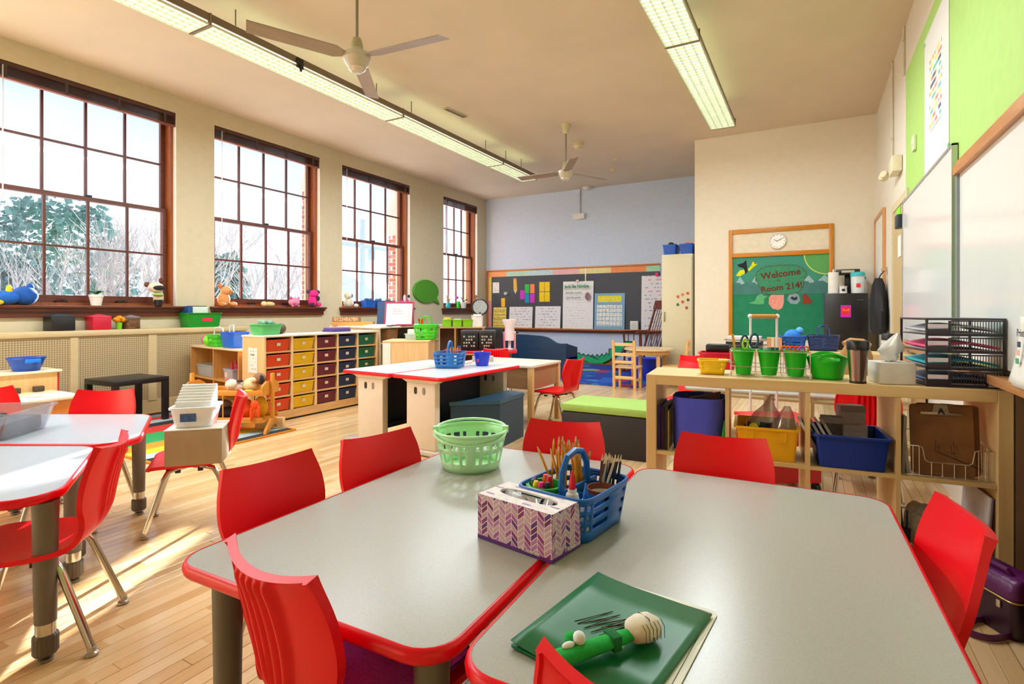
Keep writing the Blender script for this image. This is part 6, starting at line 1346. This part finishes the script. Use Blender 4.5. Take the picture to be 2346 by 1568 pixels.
def in_bucket(nm, lab, cat, x, y, parts, tilt=(0, 0), grp=None):
    o = simple(nm, lab, cat, rk(x, y, .014), parts, BA, grp); o.rotation_euler = (R(tilt[0]), R(tilt[1]), R(BA)); return o
in_bucket('wood_stick', 'wooden stick in the front left green bucket', 'stick', -.14, -.055, [('stick', bx(-.006, .006, -.002, .002, 0, .19), mat('D8A44A', .6), 0), ('end', bx(-.006, .006, -.002, .002, .1901, .195), mat('E2B868', .6), 0)], (0, -8))
in_bucket('lime_scissors', 'lime handled scissors in the front left green bucket', 'scissors', -.118, -.07, [('blades', bx(-.007, .007, -.001, .001, 0, .12), CHROME, 0), ('handles', MB().tube([(.012*math.cos(a), 0, .145+.024*math.sin(a)) for a in [k*.52 for k in range(12)]], .006, 6, close=True), mat('9AD81E', .4))], (0, 4))
in_bucket('blue_scissors', 'large blue handled scissors in the front left green bucket', 'scissors', -.1, -.05, [('blades', bx(-.01, .01, -.001, .001, 0, .12), CHROME, 0), ('handle', MB().tube([(.016+.018*math.cos(a), 0, .165+.035*math.sin(a)) for a in [k*.45 for k in range(14)]], .006, 6, close=True), mat('14506E', .4)), ('handle', MB().tube([(-.028+.015*math.cos(a), 0, .155+.03*math.sin(a)) for a in [k*.45 for k in range(14)]], .006, 6, close=True), mat('14406A', .4))], (3, 6))
for k in range(5):
    in_bucket('marker', '%s marker cap in the front middle green bucket' % ('teal', 'white', 'grey blue', 'dark green', 'dark blue')[k], 'marker', -.025+.012*k, -.05+.01*(k % 2), [('barrel', MB().cyl((0, 0, 0), (0, 0, .1), .008, n=8), WHITE), ('cap', MB().cyl((0, 0, .1), (0, 0, .13), .0085, n=8), mat(('1E8A8A', 'E2E2E0', '6A8AA0', '1E5A48', '1E3A6A')[k], .4))], (0, 3*(k-2)))
for k in range(6):
    c = ('EE5A1E', 'F0661E', 'E83A3A', 'EE5A1E', 'C83AA0', 'F07A2E')[k]
    in_bucket('child_scissors', '%s scissor handles in the front right green bucket' % ('leftmost orange', 'second orange', 'red', 'low front orange', 'magenta', 'rear light orange')[k], 'scissors', .085+.013*k, -.058+.008*(k % 2), [('blades', bx(-.006, .006, -.001, .001, 0, .1), CHROME, 0), ('handles', MB().tube([(.011*math.cos(a), 0, .125+.013*math.sin(a)) for a in [j*.62 for j in range(10)]], .005, 6, close=True), mat(c, .4))], (0, 3*(k-3)))
t = T('green_tub', 'bright green tub with cut-out handles on the birch bookcase', 'tub', bk(.83, .17, .7915), BA)
q = MB(); q.grid(lambda u, v: ((.062+.026*v)*math.cos(2*math.pi*u), (.062+.026*v)*math.sin(2*math.pi*u), .1*v+v*v*.022*abs(math.sin(2*math.pi*u))**3), 48, 10, lambda i, j: j == 8 and (i in range(33, 40) or i in range(9, 16))); q.merge(); q.build('tub_wall', GBK, t, smooth=50, solid=.003)
q = MB(); q.lathe([(.062, 0), (.062, .003)], 24); q.build('tub_floor', GBK, t)
q = MB(); q.tube([(.0885*math.cos(2*math.pi*k/48), .0885*math.sin(2*math.pi*k/48), .1+.022*abs(math.sin(2*math.pi*k/48))**3) for k in range(48)], .003, 6, close=True); q.build('rim', GBK, t)
t = T('travel_mug', 'steel travel mug with a black lid on the birch bookcase', 'mug', bk(.935, .045, .791), 0)
q = MB(); q.lathe([(.031, .008), (.0335, .03), (.042, .145), (.043, .15)], 28, cap0=False, cap1=False); q.build('steel_body', mat('B4A8A0', .2, 1.0, var=.02), t); q = MB(); q.lathe([(.033, 0), (.034, .009), (.03, .009)], 28); q.build('base', BLACK, t)
q = MB(); q.lathe([(.044, .15), (.045, .16), (.0455, .185), (.043, .19), (.041, .187), (.001, .187)], 28); q.build('lid', mat('16161C', .3), t); q = MB(); q.box(-.012, .012, -.035, -.015, .1865, .192, .003); q.build('lid_tab', BLACK, t)
t = T('white_tissue_box', 'plain white tissue box with a tall tissue on the birch bookcase', 'tissue box', bk(1.075, .12, .791), BA+9); q = MB(); q.box(-.07, .07, -.07, .07, 0, .095, .003); q.build('box', mat('D6D0C6', .6), t)
q = MB(); q.prism(sq(.04, .02, .8), .0952, .0958); q.build('slot', mat('B8B0A6', .7), t, smooth=0)
q = MB(); L_ = []
for z, w_, off in ((.0955, .02, 0), (.11, .03, -.004), (.13, .034, -.01), (.15, .046, -.006), (.168, .04, .006), (.19, .026, .016), (.212, .012, .024), (.222, .003, .026)):
    L_.append([(off+w_*(1+.25*math.sin(5*a+z*60))*math.cos(a), .5*w_*(1+.3*math.sin(4*a+z*40))*math.sin(a), z+.004*math.sin(3*a)) for a in [2*math.pi*k/22 for k in range(22)]])
q.loft(L_); q.build('tissue', WHITE, t, smooth=60)
# letter tray tower
t = T('letter_tray_tower', 'black four tier letter tray at the right end of the bookcase', 'letter tray', bk(1.31, .2, .791), BA+5); w, d, H = .28, .31, .29
PURP = mat('2C2630', .35, var=.05)
for k in range(4):
    z = k*.0725; q = MB(); q.box(-w/2+.004, w/2-.004, -d/2, d/2, z+.004, z+.008); q.box(-w/2, w/2, -d/2, -d/2+.004, z+.0, z+.012); tr = q.build('tray', PURP, t, smooth=0)
    q = MB(); q.box(-w/2, -w/2+.085, -d/2-.002, -d/2+.003, z+.012, z+.03); q.box(-w/2+.08, -w/2+.09, -d/2-.002, -d/2+.003, z+.012, z+.066); q.build('front_lip', PURP, tr, smooth=0)
    q = MB(); [q.box(-w/2+.095+.0095*i, -w/2+.0975+.0095*i, -d/2-.001, -d/2+.001, z+.012, z+.066) for i in range(18)]; q.box(-w/2+.09, w/2, -d/2-.002, -d/2+.002, z+.062, z+.068); q.build('grille', PURP, tr, smooth=0)
    q = MB(); q.box(-w/2+.005, -w/2+.078, -d/2-.003, -d/2-.0021, z+.034, z+.052); q.build('label', mat('D0C6D0', .6), tr, smooth=0)
for x in (-w/2, w/2-.008):
    for y in (-d/2, d/2-.01): q = MB(); q.box(x, x+.008, y, y+.01, 0, H); q.build('post', PURP, t, smooth=0)
q = MB(); q.box(-w/2, w/2, -d/2, d/2, H-.004, H+.004); q.build('top', PURP, t, smooth=0)
def tw(x, y, z): p = bk(1.31, .2, 0); a = R(BA+5); return (p[0]+x*math.cos(a)-y*math.sin(a), p[1]+x*math.sin(a)+y*math.cos(a), .791+z)
for k, (c, lab) in enumerate((('5A6A8A', 'slate blue papers in the lowest letter tray'), ('22A0B4', 'teal papers in the second letter tray from below'), ('E04A7A', 'pink papers in the third letter tray from below'), ('C8C8D4', 'white papers in the top letter tray'))):
    t = T('paper_stack', lab, 'paper', tw(.0, .0, k*.0725+.0085), BA+5, 'papers in the letter trays'); q = MB(); q.grid(lambda u, v: (-.12+.24*u, -.145+.3*v, .012+.022*math.sin(u*3.1)*(1 if k else .8)+.006*v), 10, 3); q.build('sheets', mat(c, .6), t, smooth=60, solid=.01); q = MB(); q.box(-.11, .1, -.14, .12, 0, .006); q.build('lower_sheets', mat('D8D0CC', .7), t, smooth=0)
simple('dark_binder', 'black binder with a white striped edge at the bookcase right end', 'binder', bk(1.42, .2, .791), [('cover', bx(-.03, .03, -.15, .12, 0, .03, bev=.003), mat('261C22', .5)), ('striped_edge', bx(-.025, .03, -.153, -.1502, .006, .022), mat('A89AA0', .6, var=.6, scale=120), 0)], BA+3)
simple('red_marker', 'red capped marker on the oak ledge at the right edge', 'marker', (.68, 2.42, .846), [('barrel', MB().cyl((0, -.05, .008), (0, .05, .008), .008, n=10), mat('E8D8E0', .4)), ('cap', MB().cyl((0, .05, .008), (0, .09, .008), .009, n=10), mat('D8102C', .4))])
t = T('curled_sign', 'curled white paper sign leaning on the oak ledge at the right edge', 'sign', (.69, 2.52, .846)); q = MB(); q.grid(lambda u, v: (.0-.035*(1-v)**2-.02*math.sin(u*3.1), -.2+.4*u, .02*(1-u)*0+.25*v), 10, 8); q.build('sheet', mat('E6E4DC', .7, var=.03), t, smooth=60, solid=.001)
lettering('lettering', 'Print Center', .04, INK, t, facing((-.034, 0, .19), (-1, 0, 0)))
for k, (y, z, c) in enumerate(((.06, .15, '3E4A5E'), (.06, .12, 'E8B8B4'), (.06, .09, '5AA87A'), (-.05, .15, 'E0C060'), (-.05, .12, 'D8D050'), (-.05, .09, '4A6A8A'))): q = MB(); q.box(-.052+.08*z, -.05+.08*z, y-.015, y+.015, z-.01, z+.01); q.build('drawing', mat(c, .7), t, smooth=0)
# ------------------------------------------------------------------ inside the cubbies
CU = lambda k, du, v, z=.4035: bk(.05+.346*k+du, v, z)
t = T('blue_felt_bag', 'large blue felt bin in the left cubby of the bookcase', 'bin', CU(0, .195, .17), BA)
q = MB(); q.loft([[(x*s_, y*s_, z) for x, y in rrect(.25, .26, .08, 6)] for s_, z in ((.96, 0), (1.0, .03), (1.02, .26), (1.02, .27), (.98, .27), (.95, .01))]); q.build('bag', mat('4C56DC', .8, var=.05, bump=.3), t, smooth=60)
simple('brown_folders', 'brown folders standing inside the blue felt bin', 'folders', CU(0, .215, .18, .416), [('folder', MB().vprism([(-.07, 0), (.08, 0), (.085, .28), (-.07, .24)], -.03, .02), mat('4A322C', .7), 0), ('folder', MB().vprism([(-.08, 0), (.07, 0), (.08, .27), (-.08, .235)], .03, .06), mat('3E2A26', .7), 0)], BA)
simple('dark_folders', 'purple and black folders at the left of the blue felt bin', 'folders', CU(0, .034, .16), [('folder', bx(-.03, -.018, -.13, .13, 0, .225), mat('3A2A90', .6), 0), ('folder', bx(-.015, .0, -.12, .13, 0, .215), mat('4A2A5A', .6), 0), ('folder', bx(.003, .02, -.13, .12, 0, .225), mat('241C20', .6), 0), ('spine', bx(.0205, .024, -.13, .12, 0, .2), mat('B89A4A', .5), 0)], BA)
simple('green_flag', 'green fabric triangle between the blue bin and the divider', 'cloth', CU(0, .327, .05), [('cloth', MB().vprism([(-.02, .06), (-.003, .05), (-.003, .17)], -.01, .01), mat('16A02A', .8), 0), ('hem', MB().tube([(-.02, 0, .06), (-.003, 0, .17)], .003, 5), mat('128A24', .8))], BA)
t = bin_('yellow_bin', 'yellow storage bin of craft bags in the second cubby', 'bin', CU(1, .165, .17), BA, .27, .3, .155, mat('F2B40C', .4), .9, .015, .01)
q = MB(); [q.box(sx_*.07-.015, sx_*.07+.015, -.15, -.14, .09, .14) for sx_ in (-1, 1)]; q.build('rib', mat('F2B40C', .4), t, smooth=0)
def bag(label, loc, w, h, lean):
    t = T('plastic_bag', label, 'bag', loc, BA); q = MB(); L_ = []
    for z, s_ in ((0, .8), (.04, 1), (.1, .95), (.16, .6), (.2, .28), (h, .1)):
        L_.append([(lean*z+w*s_*(1+.12*math.sin(6*a+z*50))*math.cos(a), .7*w*s_*(1+.15*math.sin(5*a+z*70))*math.sin(a), z) for a in [2*math.pi*k/20 for k in range(20)]])
    q.loft(L_); q.build('film', glassmat('E2D0D8', .18, .18), t, smooth=60); return t
bag('clear bag of small toys in the yellow bin, left', CU(1, .13, .16, .45), .085, .25, .25); bag('clear bag of pale toys in the yellow bin, right', CU(1, .24, .13, .45), .05, .2, .1)
simple('craft_bits', 'yellow, black and orange craft pieces inside the left clear bag', 'craft', CU(1, .12, .14, .46), [('yellow_piece', bl((-.01, -.045, .085), (.022, .012, .02)), mat('E8D41A', .5)), ('orange_strip', bx(-.045, -.041, -.04, -.035, .05, .12), mat('F0761A', .5), 0), ('black_cup', MB().lathe([(.022, .03), (.028, .11)], 12, (.045, -.03, 0)), mat('2E2A38', .3)), ('dark_bits', bl((0, 0, .06), (.06, .04, .05)), mat('3A2A34', .7, var=.5, scale=40))], BA)
t = bin_('blue_bin', 'dark blue storage bin of books and boxes in the third cubby', 'bin', CU(2, .165, .15), BA, .285, .3, .15, DBLUE, .9, .015, .012)
for k in range(5):
    o = simple('thin_book', '%s booklet leaning in the dark blue bin' % ('leftmost pale', 'teal', 'second pale', 'brightest white', 'rightmost grey')[k], 'book', CU(2, .06+.024*k, .15, .412), [('pages', bx(-.005, .005, -.09, .09, 0, .2), mat(('D0CCC8', '5A8A84', 'C8C0BC', 'E0DCD8', 'B8B0AC')[k], .6), 0), ('cover', bx(.0051, .0065, -.09, .09, 0, .2), mat('E6E2DE', .6), 0)], BA, 'booklets in the dark blue bin'); o.rotation_euler = (0, R(-28), R(BA))
for k, (du, v, w_, h, c, lab) in enumerate(((.11, .22, .09, .19, '6A5A58', 'dark grey box at the back of the dark blue bin'), (.2, .2, .1, .16, 'A89CA0', 'pale lilac box at the right of the dark blue bin'), (.2, .28, .11, .24, 'B8B0B8', 'tall pale box behind the lilac box in the blue bin'))):
    simple('small_carton', lab, 'box', CU(2, du, v, .413), [('box', bx(-w_/2, w_/2, -.03, .03, 0, h), mat(c, .7), 0), ('flap', bx(-w_/2, w_/2, -.032, -.0301, h-.03, h), mat('9A9094', .7), 0)], BA+6*k)
t = T('wire_basket', 'white wire basket holding the clipboards in the right cubby', 'basket', CU(3, .17, .12), BA); q = MB(); w = .145
fr = [(-w, -.1, .13), (-w*.72, -.1, .13), (-w*.62, -.1, .125), (-w*.56, -.1, .075), (-w*.48, -.1, .065), (w*.48, -.1, .065), (w*.56, -.1, .075), (w*.62, -.1, .125), (w*.72, -.1, .13), (w, -.1, .13)]
q.tube(fr, .0022, 6); q.tube([(-w, -.1, .004), (w, -.1, .004), (w, .12, .004), (-w, .12, .004)], .0022, 6, close=True); q.tube([(w, -.1, .13), (w, .12, .16), (-w, .12, .16), (-w, -.1, .13)], .0022, 6)
for x in (-.85, -.7): [q.cyl((s_*x*w, -.1, .004), (s_*x*w, -.1, .13), .0016, n=5) for s_ in (-1, 1)]
for x in (-.4, -.14, .14, .4): q.cyl((x*w, -.1, .004), (x*w, -.1, .066), .0016, n=5)
for y in (-.05, 0, .06): [q.cyl((s_*w, y, .004), (s_*w, y, .14), .0016, n=5) for s_ in (-1, 1)]
q.build('wire_frame', WIRE, t); q = MB(); [q.cyl((x*w, -.1, .004), (x*w, .12, .004), .0016, n=5) for x in (-.6, -.2, .2, .6)]; q.build('floor_wires', WIRE, t)
HB = mat('8A5E38', .6, var=.2, scale=12)
def clipboard(label, du, v, lean, dz=0, a=0):
    t = T('clipboard', label, 'clipboard', CU(3, du, v, .4075), BA+a, 'clipboards in the wire basket'); q = MB(); q.loft([[(x, -.002, z+.15) for x, z in rrect(.225, .3, .015, 3)], [(x, .002, z+.15) for x, z in rrect(.225, .3, .015, 3)]]); q.build('board', HB, t, smooth=0)
    q = MB(); q.box(-.075, .075, -.012, -.003, .255, .268, .003); q.vprism([(-.032, .262), (.032, .262), (.022, .302), (-.022, .302)], -.008, -.003); cl = q.build('clip', mat('C2B29A', .3, .8), t)
    t.rotation_euler.x = R(lean); return t
cb_ = clipboard('front brown clipboard marked A in the wire basket', .16, .055, -7); clipboard('second brown clipboard behind the marked one', .19, .095, -7, 0, -2)
lettering('lettering', 'A', .035, mat('1E1A1A', .5), cb_, facing((0, -.0135, .272), (0, -1, 0)), bold=.001)
q = MB(); [q.tube([(.03+.01*k, -.003, .13+.02*(k % 2)), (.035+.012*k, -.003, .1), (.05-.02*k, -.003, .08+.01*k)], .0008, 4) for k in (-5, -4, 0, 1, 2)]; q.build('pencil_marks', mat('3A2A1E', .8), cb_)
simple('grey_slates', 'pale boards leaning at the left of the clipboards', 'boards', CU(3, .03, .16), [('board', MB().vprism([(-.02, 0), (-.008, 0), (.0, .25), (-.012, .25)], -.12, .12), mat('A89C94', .6), 0), ('board', MB().vprism([(.0, 0), (.012, 0), (-.002, .2), (-.012, .2)], -.11, .12), mat('C2B8B4', .6), 0)], BA)
LO = lambda du, v: CU(3, du, v, .0515)
o = simple('white_board_stack', 'white dry erase boards leaning in the lower right cubby', 'boards', LO(.295, .12), [('board', bx(-.006, .0, -.1, .2, 0, .29), mat('DADAE4', .4), 0), ('board', bx(.001, .006, -.1, .2, 0, .29), mat('8A7C96', .5), 0)], BA); o.rotation_euler.y = R(4)
simple('magazine_pile', 'pile of printed booklets with orange and blue in the lower right cubby', 'books', LO(.19, .14), [('booklet', bx(-.07, .07, -.09, .1, 0, .15), mat('D8D4D0', .6), 0), ('cover', bx(-.068, .068, -.0935, -.0905, .01, .14), mat('C89060', .6, var=.8, scale=30), 0), ('loose_sheet', bx(-.06, .06, -.08, .1, .151, .165), mat('BCC0C8', .7, var=.3, scale=60), 0)], BA+4)
simple('brush_cup', 'dark cup of brushes at the left of the lower right cubby', 'cup', LO(.03, .1), [('cup', MB().lathe([(.024, 0), (.028, .09)], 12), DARK), ('brushes', MB().tube([(0, 0, .05), (-.012, 0, .19)], .005, 5).tube([(.01, 0, .05), (.016, .01, .17)], .004, 5), mat('2A4A7A', .6))], BA)
simple('newspaper', 'crumpled printed paper behind the right red chair in the lower cubby', 'paper', LO(.09, .17), [('sheet', bl((0, 0, .1), (.045, .06, .1)), mat('C8C4C4', .8, var=.3, scale=60, bump=1.0)), ('fold', bl((.03, -.03, .17), (.04, .04, .03)), mat('B8BCC8', .8, var=.3, scale=80))], BA)

# ================================================================== BEHIND THE BOOKCASE AND THE BACK COUNTER
table('grey table standing behind the birch bookcase, mostly hidden', rect(1.3, .55, .07), [(-.55, -.2), (.55, -.2), (-.55, .2), (.55, .2)], (-.2, 4.5, 0), 0, edge=mat('B4AEA4', .4))
t = bin_('red_bin', 'red plastic bin behind the yellow basket', 'bin', (-.63, 4.36, TH+.001), 6, .25, .22, .26, mat('D8142E', .4), .88, .03, .012)
simple('black_pouch', 'black pouch lying on the red bin', 'pouch', (-.63, 4.36, TH+.262), [('pouch', bx(-.085, .085, -.05, .05, 0, .06, bev=.015), BLACK), ('zip', bx(-.07, .07, -.051, -.0495, .03, .036), DARK, 0)], 6)
t = T('rolling_cart', 'red rolling crate with a white telescoping handle and wooden grip', 'cart', (-.195, 3.80, 0), 29); 
q = MB(); q.box(-.19, .19, -.17, .17, .07, .42, .01); q.build('crate', mat('C00A1E', .4), t)
q = MB(); q.box(-.2, .2, -.18, .18, .42, .445, .006); q.build('rim', mat('DA1428', .35), t)
for x in (-.088, .088): q = MB(); q.cyl((x, .18, .3), (x, .18, 1.075), .008, n=8); q.build('handle_post', mat('DADDE4', .3), t)
q = MB(); q.cyl((-.095, .18, 1.08), (.095, .18, 1.08), .014, n=12); q.build('grip', wood('C88A3C', 'D89E50', 'X', 3, .4), t); q = MB(); [q.ball((s_*.09, .18, 1.08), .016, 10, 7) for s_ in (-1, 1)]; q.build('grip_corner', mat('E2E4EA', .3), t)
for x in (-.17, .17):
    for y in (-.14, .14): q = MB(); q.cyl((x-.012, y, .035), (x+.012, y, .035), .035, n=14); q.build('wheel', BLACK, t)
t = T('paper_bag', 'crumpled brown paper bag behind the travel mug', 'bag', (.27, 4.5, TH+.001), 10); q = MB(); L_ = []
for z, s_ in ((0, .95), (.1, 1.0), (.2, .98), (.26, .9), (.31, .7), (.34, .55)): L_.append([(.1*s_*(1+.07*math.sin(5*a+z*25))*math.cos(a)*1.15, .07*s_*(1+.09*math.sin(4*a+z*30))*math.sin(a), z+.015*math.sin(2*a)) for a in [2*math.pi*k/22 for k in range(22)]])
q.loft(L_); q.build('bag', mat('A87A44', .85, var=.12, scale=20, bump=.6), t, smooth=50); q = MB(); q.tube([(-.07, 0, .335), (-.03, .01, .36), (.04, -.01, .355), (.08, 0, .325)], .025, 8); q.build('rolled_top', mat('B4864E', .85, var=.12, bump=.6), t)
Z2 = .791
simple('paper_tray', 'black wire paper tray with white papers on the back counter', 'tray', (-.5, 5.05, Z2), [('tray', bx(-.15, .13, -.1, .1, 0, .06), DARK, 0), ('wires', MB().tube([(-.16, -.11, .03), (.16, -.11, .03), (.16, .11, .03), (-.16, .11, .03)], .004, 5, close=True).tube([(-.16, -.11, .075), (.16, -.11, .075), (.16, .11, .075), (-.16, .11, .075)], .004, 5, close=True), mat('7A7278', .4, .5)), ('papers', bx(-.14, .12, -.1, .1, .0605, .105), mat('E2DEE0', .6), 0)])
simple('kraft_roll', 'tan cardboard box beside the white papers on the back counter', 'box', (-.28, 5.0, Z2), [('box', bx(-.05, .06, -.06, .06, 0, .1), mat('C8966A', .7), 0), ('tape', bx(-.02, .0, -.0615, -.0602, 0, .1), mat('E0CDB8', .6), 0)], 5)
basket('royal_basket', 'blue openwork basket on the back counter', 'basket', (-.14, 5.08, Z2+.002), 0, .2, .18, .11, mat('0F52B0', .4), .82, nu=40, nv=8, handles=False, holes=lambda i, j: j in (2, 4, 6) and i % 2 == 0)
basket('navy_basket', 'dark blue openwork basket with black handles on the back counter', 'basket', (.08, 5.1, Z2+.002), 0, .23, .2, .12, mat('122E66', .4), .85, nu=44, nv=8, hh=.08, holes=lambda i, j: j in (2, 4, 6) and i % 2 == 0)
simple('blue_tissue', 'bright blue crumpled paper in the blue counter basket', 'paper', (-.14, 5.08, Z2+.02), [('sheet', bl((0, 0, .08), (.07, .06, .07)), mat('1E7AD8', .7, var=.2, scale=30, bump=1)), ('peak', bl((.05, 0, .14), (.03, .03, .03), 8, 6), mat('5AA8EE', .7, bump=1))])
simple('white_mug', 'white mug near the right end of the back counter', 'mug', (.32, 5.05, Z2), [('mug', MB().lathe([(.04, 0), (.045, .08), (.04, .08), (.035, .01)], 16), WHITE), ('handle', MB().tube([(.04, 0, .06), (.07, 0, .05), (.07, 0, .03), (.04, 0, .02)], .006, 6), WHITE)])
simple('black_speaker', 'black and white jar with a dark lid at the right end of the back counter', 'jar', (.52, 5.02, Z2), [('jar', MB().lathe([(.045, 0), (.05, .02), (.05, .1)], 16), mat('C8CACC', .4)), ('lid', MB().lathe([(.052, .1), (.052, .14), (.045, .15)], 16), BLACK)])
t = T('refrigerator', 'black refrigerator below the orange framed board side, pink sign on its door', 'refrigerator', (.37, 7.9, 0)); q = MB(); q.box(-.235, .235, .035, .4, .02, 1.335, .006); q.build('body', mat('181618', .35), t)
q = MB(); q.box(-.235, .235, 0, .033, .03, 1.335, .012); d_ = q.build('door', mat('1A181A', .35), t); q = MB(); q.box(-.237, -.2355, 0, .4, .02, 1.335); q.build('side_trim', mat('4A6478', .4), t, smooth=0)
q = MB(); q.box(.12, .19, -.012, 0, 1.24, 1.255, .003); q.build('handle', mat('5A5A62', .3, .6), d_)
t = T('pink_sign', 'small magenta staff sign stuck on the refrigerator door', 'sign', (.37, 7.8985, 1.035)); q = MB(); q.box(-.055, .055, -.003, 0, 0, .15, 0); q.build('card', mat('D01AC8', .6), t, smooth=0); q = MB(); q.box(-.045, .045, -.0035, -.0031, .03, .13); q.build('patch', mat('E8203A', .6), t, smooth=0); lettering('lettering', 'Staff', .045, mat('FFB04A', .6), t, facing((0, -.0042, .09), (0, -1, 0)))
FZ = 1.336
simple('paper_towel_roll', 'roll of white paper towels on top of the refrigerator', 'paper towels', (.24, 8.0, FZ), [('roll', MB().lathe([(.06, .012), (.06, .27)], 20), mat('EDE9E4', .8)), ('stand', MB().lathe([(.065, 0), (.065, .012), (.01, .012), (.01, .31)], 16), mat('E0DCD6', .5))])
simple('coffee_maker', 'black coffee maker on the refrigerator, behind the aqua lidded canister', 'coffee maker', (.4, 8.14, FZ), [('base', bx(-.1, .1, -.1, .1, 0, .03, bev=.006), BLACK), ('column', bx(-.03, .1, .02, .1, .03, .24, bev=.006), BLACK), ('head', bx(-.13, .13, -.1, .1, .24, .31, bev=.012), mat('221E1C', .35)), ('plate', bx(-.07, .07, -.102, -.1, .265, .295), mat('C8BCA0', .4), 0)])
simple('aqua_canister', 'clear canister with an aqua lid and a red apple picture on the refrigerator', 'canister', (.5, 7.98, FZ), [('jar', MB().lathe([(.07, 0), (.075, .21)], 20), mat('D8E0E4', .3)), ('lid', MB().lathe([(.08, .21), (.08, .25), (.06, .265)], 20), mat('3ABCC4', .4)), ('apple_print', bx(-.02, .025, -.0765, -.074, .07, .12, bev=.001), mat('E0303A', .5))])
simple('white_grinder', 'small white and black appliance in front of the towel roll', 'appliance', (.345, 7.95, FZ), [('body', MB().lathe([(.045, 0), (.04, .06), (.045, .09)], 14), mat('E2E2E2', .4)), ('dial', bl((0, -.04, .04), (.02, .01, .018)), DARK)])
for k, x in enumerate((.588,)): simple('white_bottle', 'slim white bottle at the right end of the refrigerator top', 'bottle', (x-.005, 8.1, FZ), [('body', MB().lathe([(.018, 0), (.018, .16), (.01, .18)], 12), mat('E6E4E2', .4)), ('cap', MB().lathe([(.011, .18), (.011, .21)], 10), mat('2A6AA8', .4))])
# backpack on a hook, wall calendar
t = T('hanging_jacket', 'black jacket and bag hanging on a hook beside the refrigerator', 'bag', (.65, 7.2, .86)); q = MB(); L_ = []
for z, w_, d_, o_ in ((0, .2, .05, 0), (.06, .25, .07, 0), (.25, .23, .075, .0), (.42, .17, .065, .02), (.55, .09, .05, .03), (.62, .03, .03, .03)):
    L_.append([(d_*math.sin(a)*(1+.2*math.sin(7*a)), o_+w_*math.cos(a)*(1+.08*math.sin(6*a+z*9)), z) for a in [2*math.pi*k/28 for k in range(28)]])
q.loft(L_); q.build('cloth', mat('15151B', .7, var=.2, bump=.5), t, smooth=50); q = MB(); q.tube([(0, .03, .61), (0.02, .03, .66), (.05, .03, .7)], .008, 6); q.build('loop', BLACK, t)
q = MB(); q.loft([[(-.05+.03*math.sin(a), .2+.06*math.cos(a), z) for a in [2*math.pi*k/14 for k in range(14)]] for z in (.02, .15, .32, .4)]); q.build('side_pouch', mat('2E4258', .6, var=.2), t)
simple('wall_hook', 'small metal hook above the hanging jacket', 'hook', (XR, 7.23, 1.56), [('plate', bx(-.008, -.003, -.015, .015, -.04, .04), CHROME, 0), ('prong', MB().tube([(-.006, 0, .0), (-.05, 0, -.005), (-.055, 0, .03)], .005, 6), CHROME)])
t = T('green_calendar', 'white sheet with green and pink squares on the wall right of the jacket', 'sheet', (XR-.004, 6.9, .68)); q = MB(); q.box(-.02, 0, -.3, .3, 0, .16); q.build('sheet', mat('E6E8E4', .7), t, smooth=0); q = MB(); q.box(-.022, -.0201, -.2, -.05, .02, .08); q.build('green_square', mat('5AAA4A', .7), t, smooth=0)
# purple handbag on the floor
t = T('purple_handbag', 'purple leather handbag on the floor by the bookcase right end', 'handbag', (.575, 2.56, .001), 120); PL = mat('5A0E58', .35, var=.15, scale=8, bump=.3); PD = mat('2A0A26', .4, var=.1)
RB = lambda s_, u_, z: [(x*s_, y*u_, z) for x, y in rrect(.31, .14, .025, 4)]
q = MB(); q.loft([RB(.95, .92, 0), RB(1.0, 1.0, .015), RB(1.0, 1.02, .11), RB(.99, .98, .13)]); q.build('body', PD, t, smooth=50)
q = MB(); q.loft([RB(.99, .98, .131), RB(1.0, 1.0, .14), RB(.98, .9, .185), RB(.93, .6, .2)]); q.build('flap', PL, t, smooth=50)
q = MB(); q.tube([(x, y*1.02, .131) for x, y in rrect(.314, .142, .025, 4)], .003, 6, close=True); q.build('zip', mat('B8A05A', .3, .8), t)
q = MB(); q.tube([(-.1, .02, .195), (-.09, .03, .215), (.09, .03, .215), (.1, .02, .195)], .008, 8); q.build('handle', PL, t)
q = MB(); q.box(-.11, -.095, .072, .078, .095, .12, .002); q.build('zip_pull', mat('D8C8A8', .3, .8), t)
def strap(q, pts, w=.011, h=.0025):
    pts = [Vector(p) for p in pts]; L_ = []; N = 6; P_ = []
    for i in range(len(pts)-1):
        p0, p1, p2, p3 = pts[max(i-1, 0)], pts[i], pts[i+1], pts[min(i+2, len(pts)-1)]
        for k in range(N): P_.append(Vector(cr(tuple(p0), tuple(p1), tuple(p2), tuple(p3), k/N)))
    P_.append(pts[-1])
    for i, p in enumerate(P_):
        d = P_[min(i+1, len(P_)-1)]-P_[max(i-1, 0)]; n_ = Vector((d.y, -d.x, 0)).normalized(); u = Vector((0, 0, 1))
        L_.append([p-n_*h-u*w, p+n_*h-u*w, p+n_*h+u*w, p-n_*h+u*w])
    q.loft(L_)
inv = (Matrix.Translation((.575, 2.56, .001)) @ Matrix.Rotation(R(120), 4, 'Z')).inverted()
q = MB(); strap(q, [inv @ Vector(v_) for v_ in ((.52, 2.67, .1), (.525, 2.655, .03), (.555, 2.625, .014), (.592, 2.585, .014), (.6, 2.555, .014), (.56, 2.52, .014), (.505, 2.47, .014), (.468, 2.41, .014), (.475, 2.368, .014), (.53, 2.365, .014), (.605, 2.43, .014), (.66, 2.47, .014), (.66, 2.5, .05))]); q.build('strap', PL, t, smooth=40)
q = MB(); q.M = inv @ Matrix.Translation((.598, 2.57, .014)); q.box(-.008, .008, -.008, .008, -.012, .014, .002); q.build('buckle', mat('8A7A88', .3, .8), t)
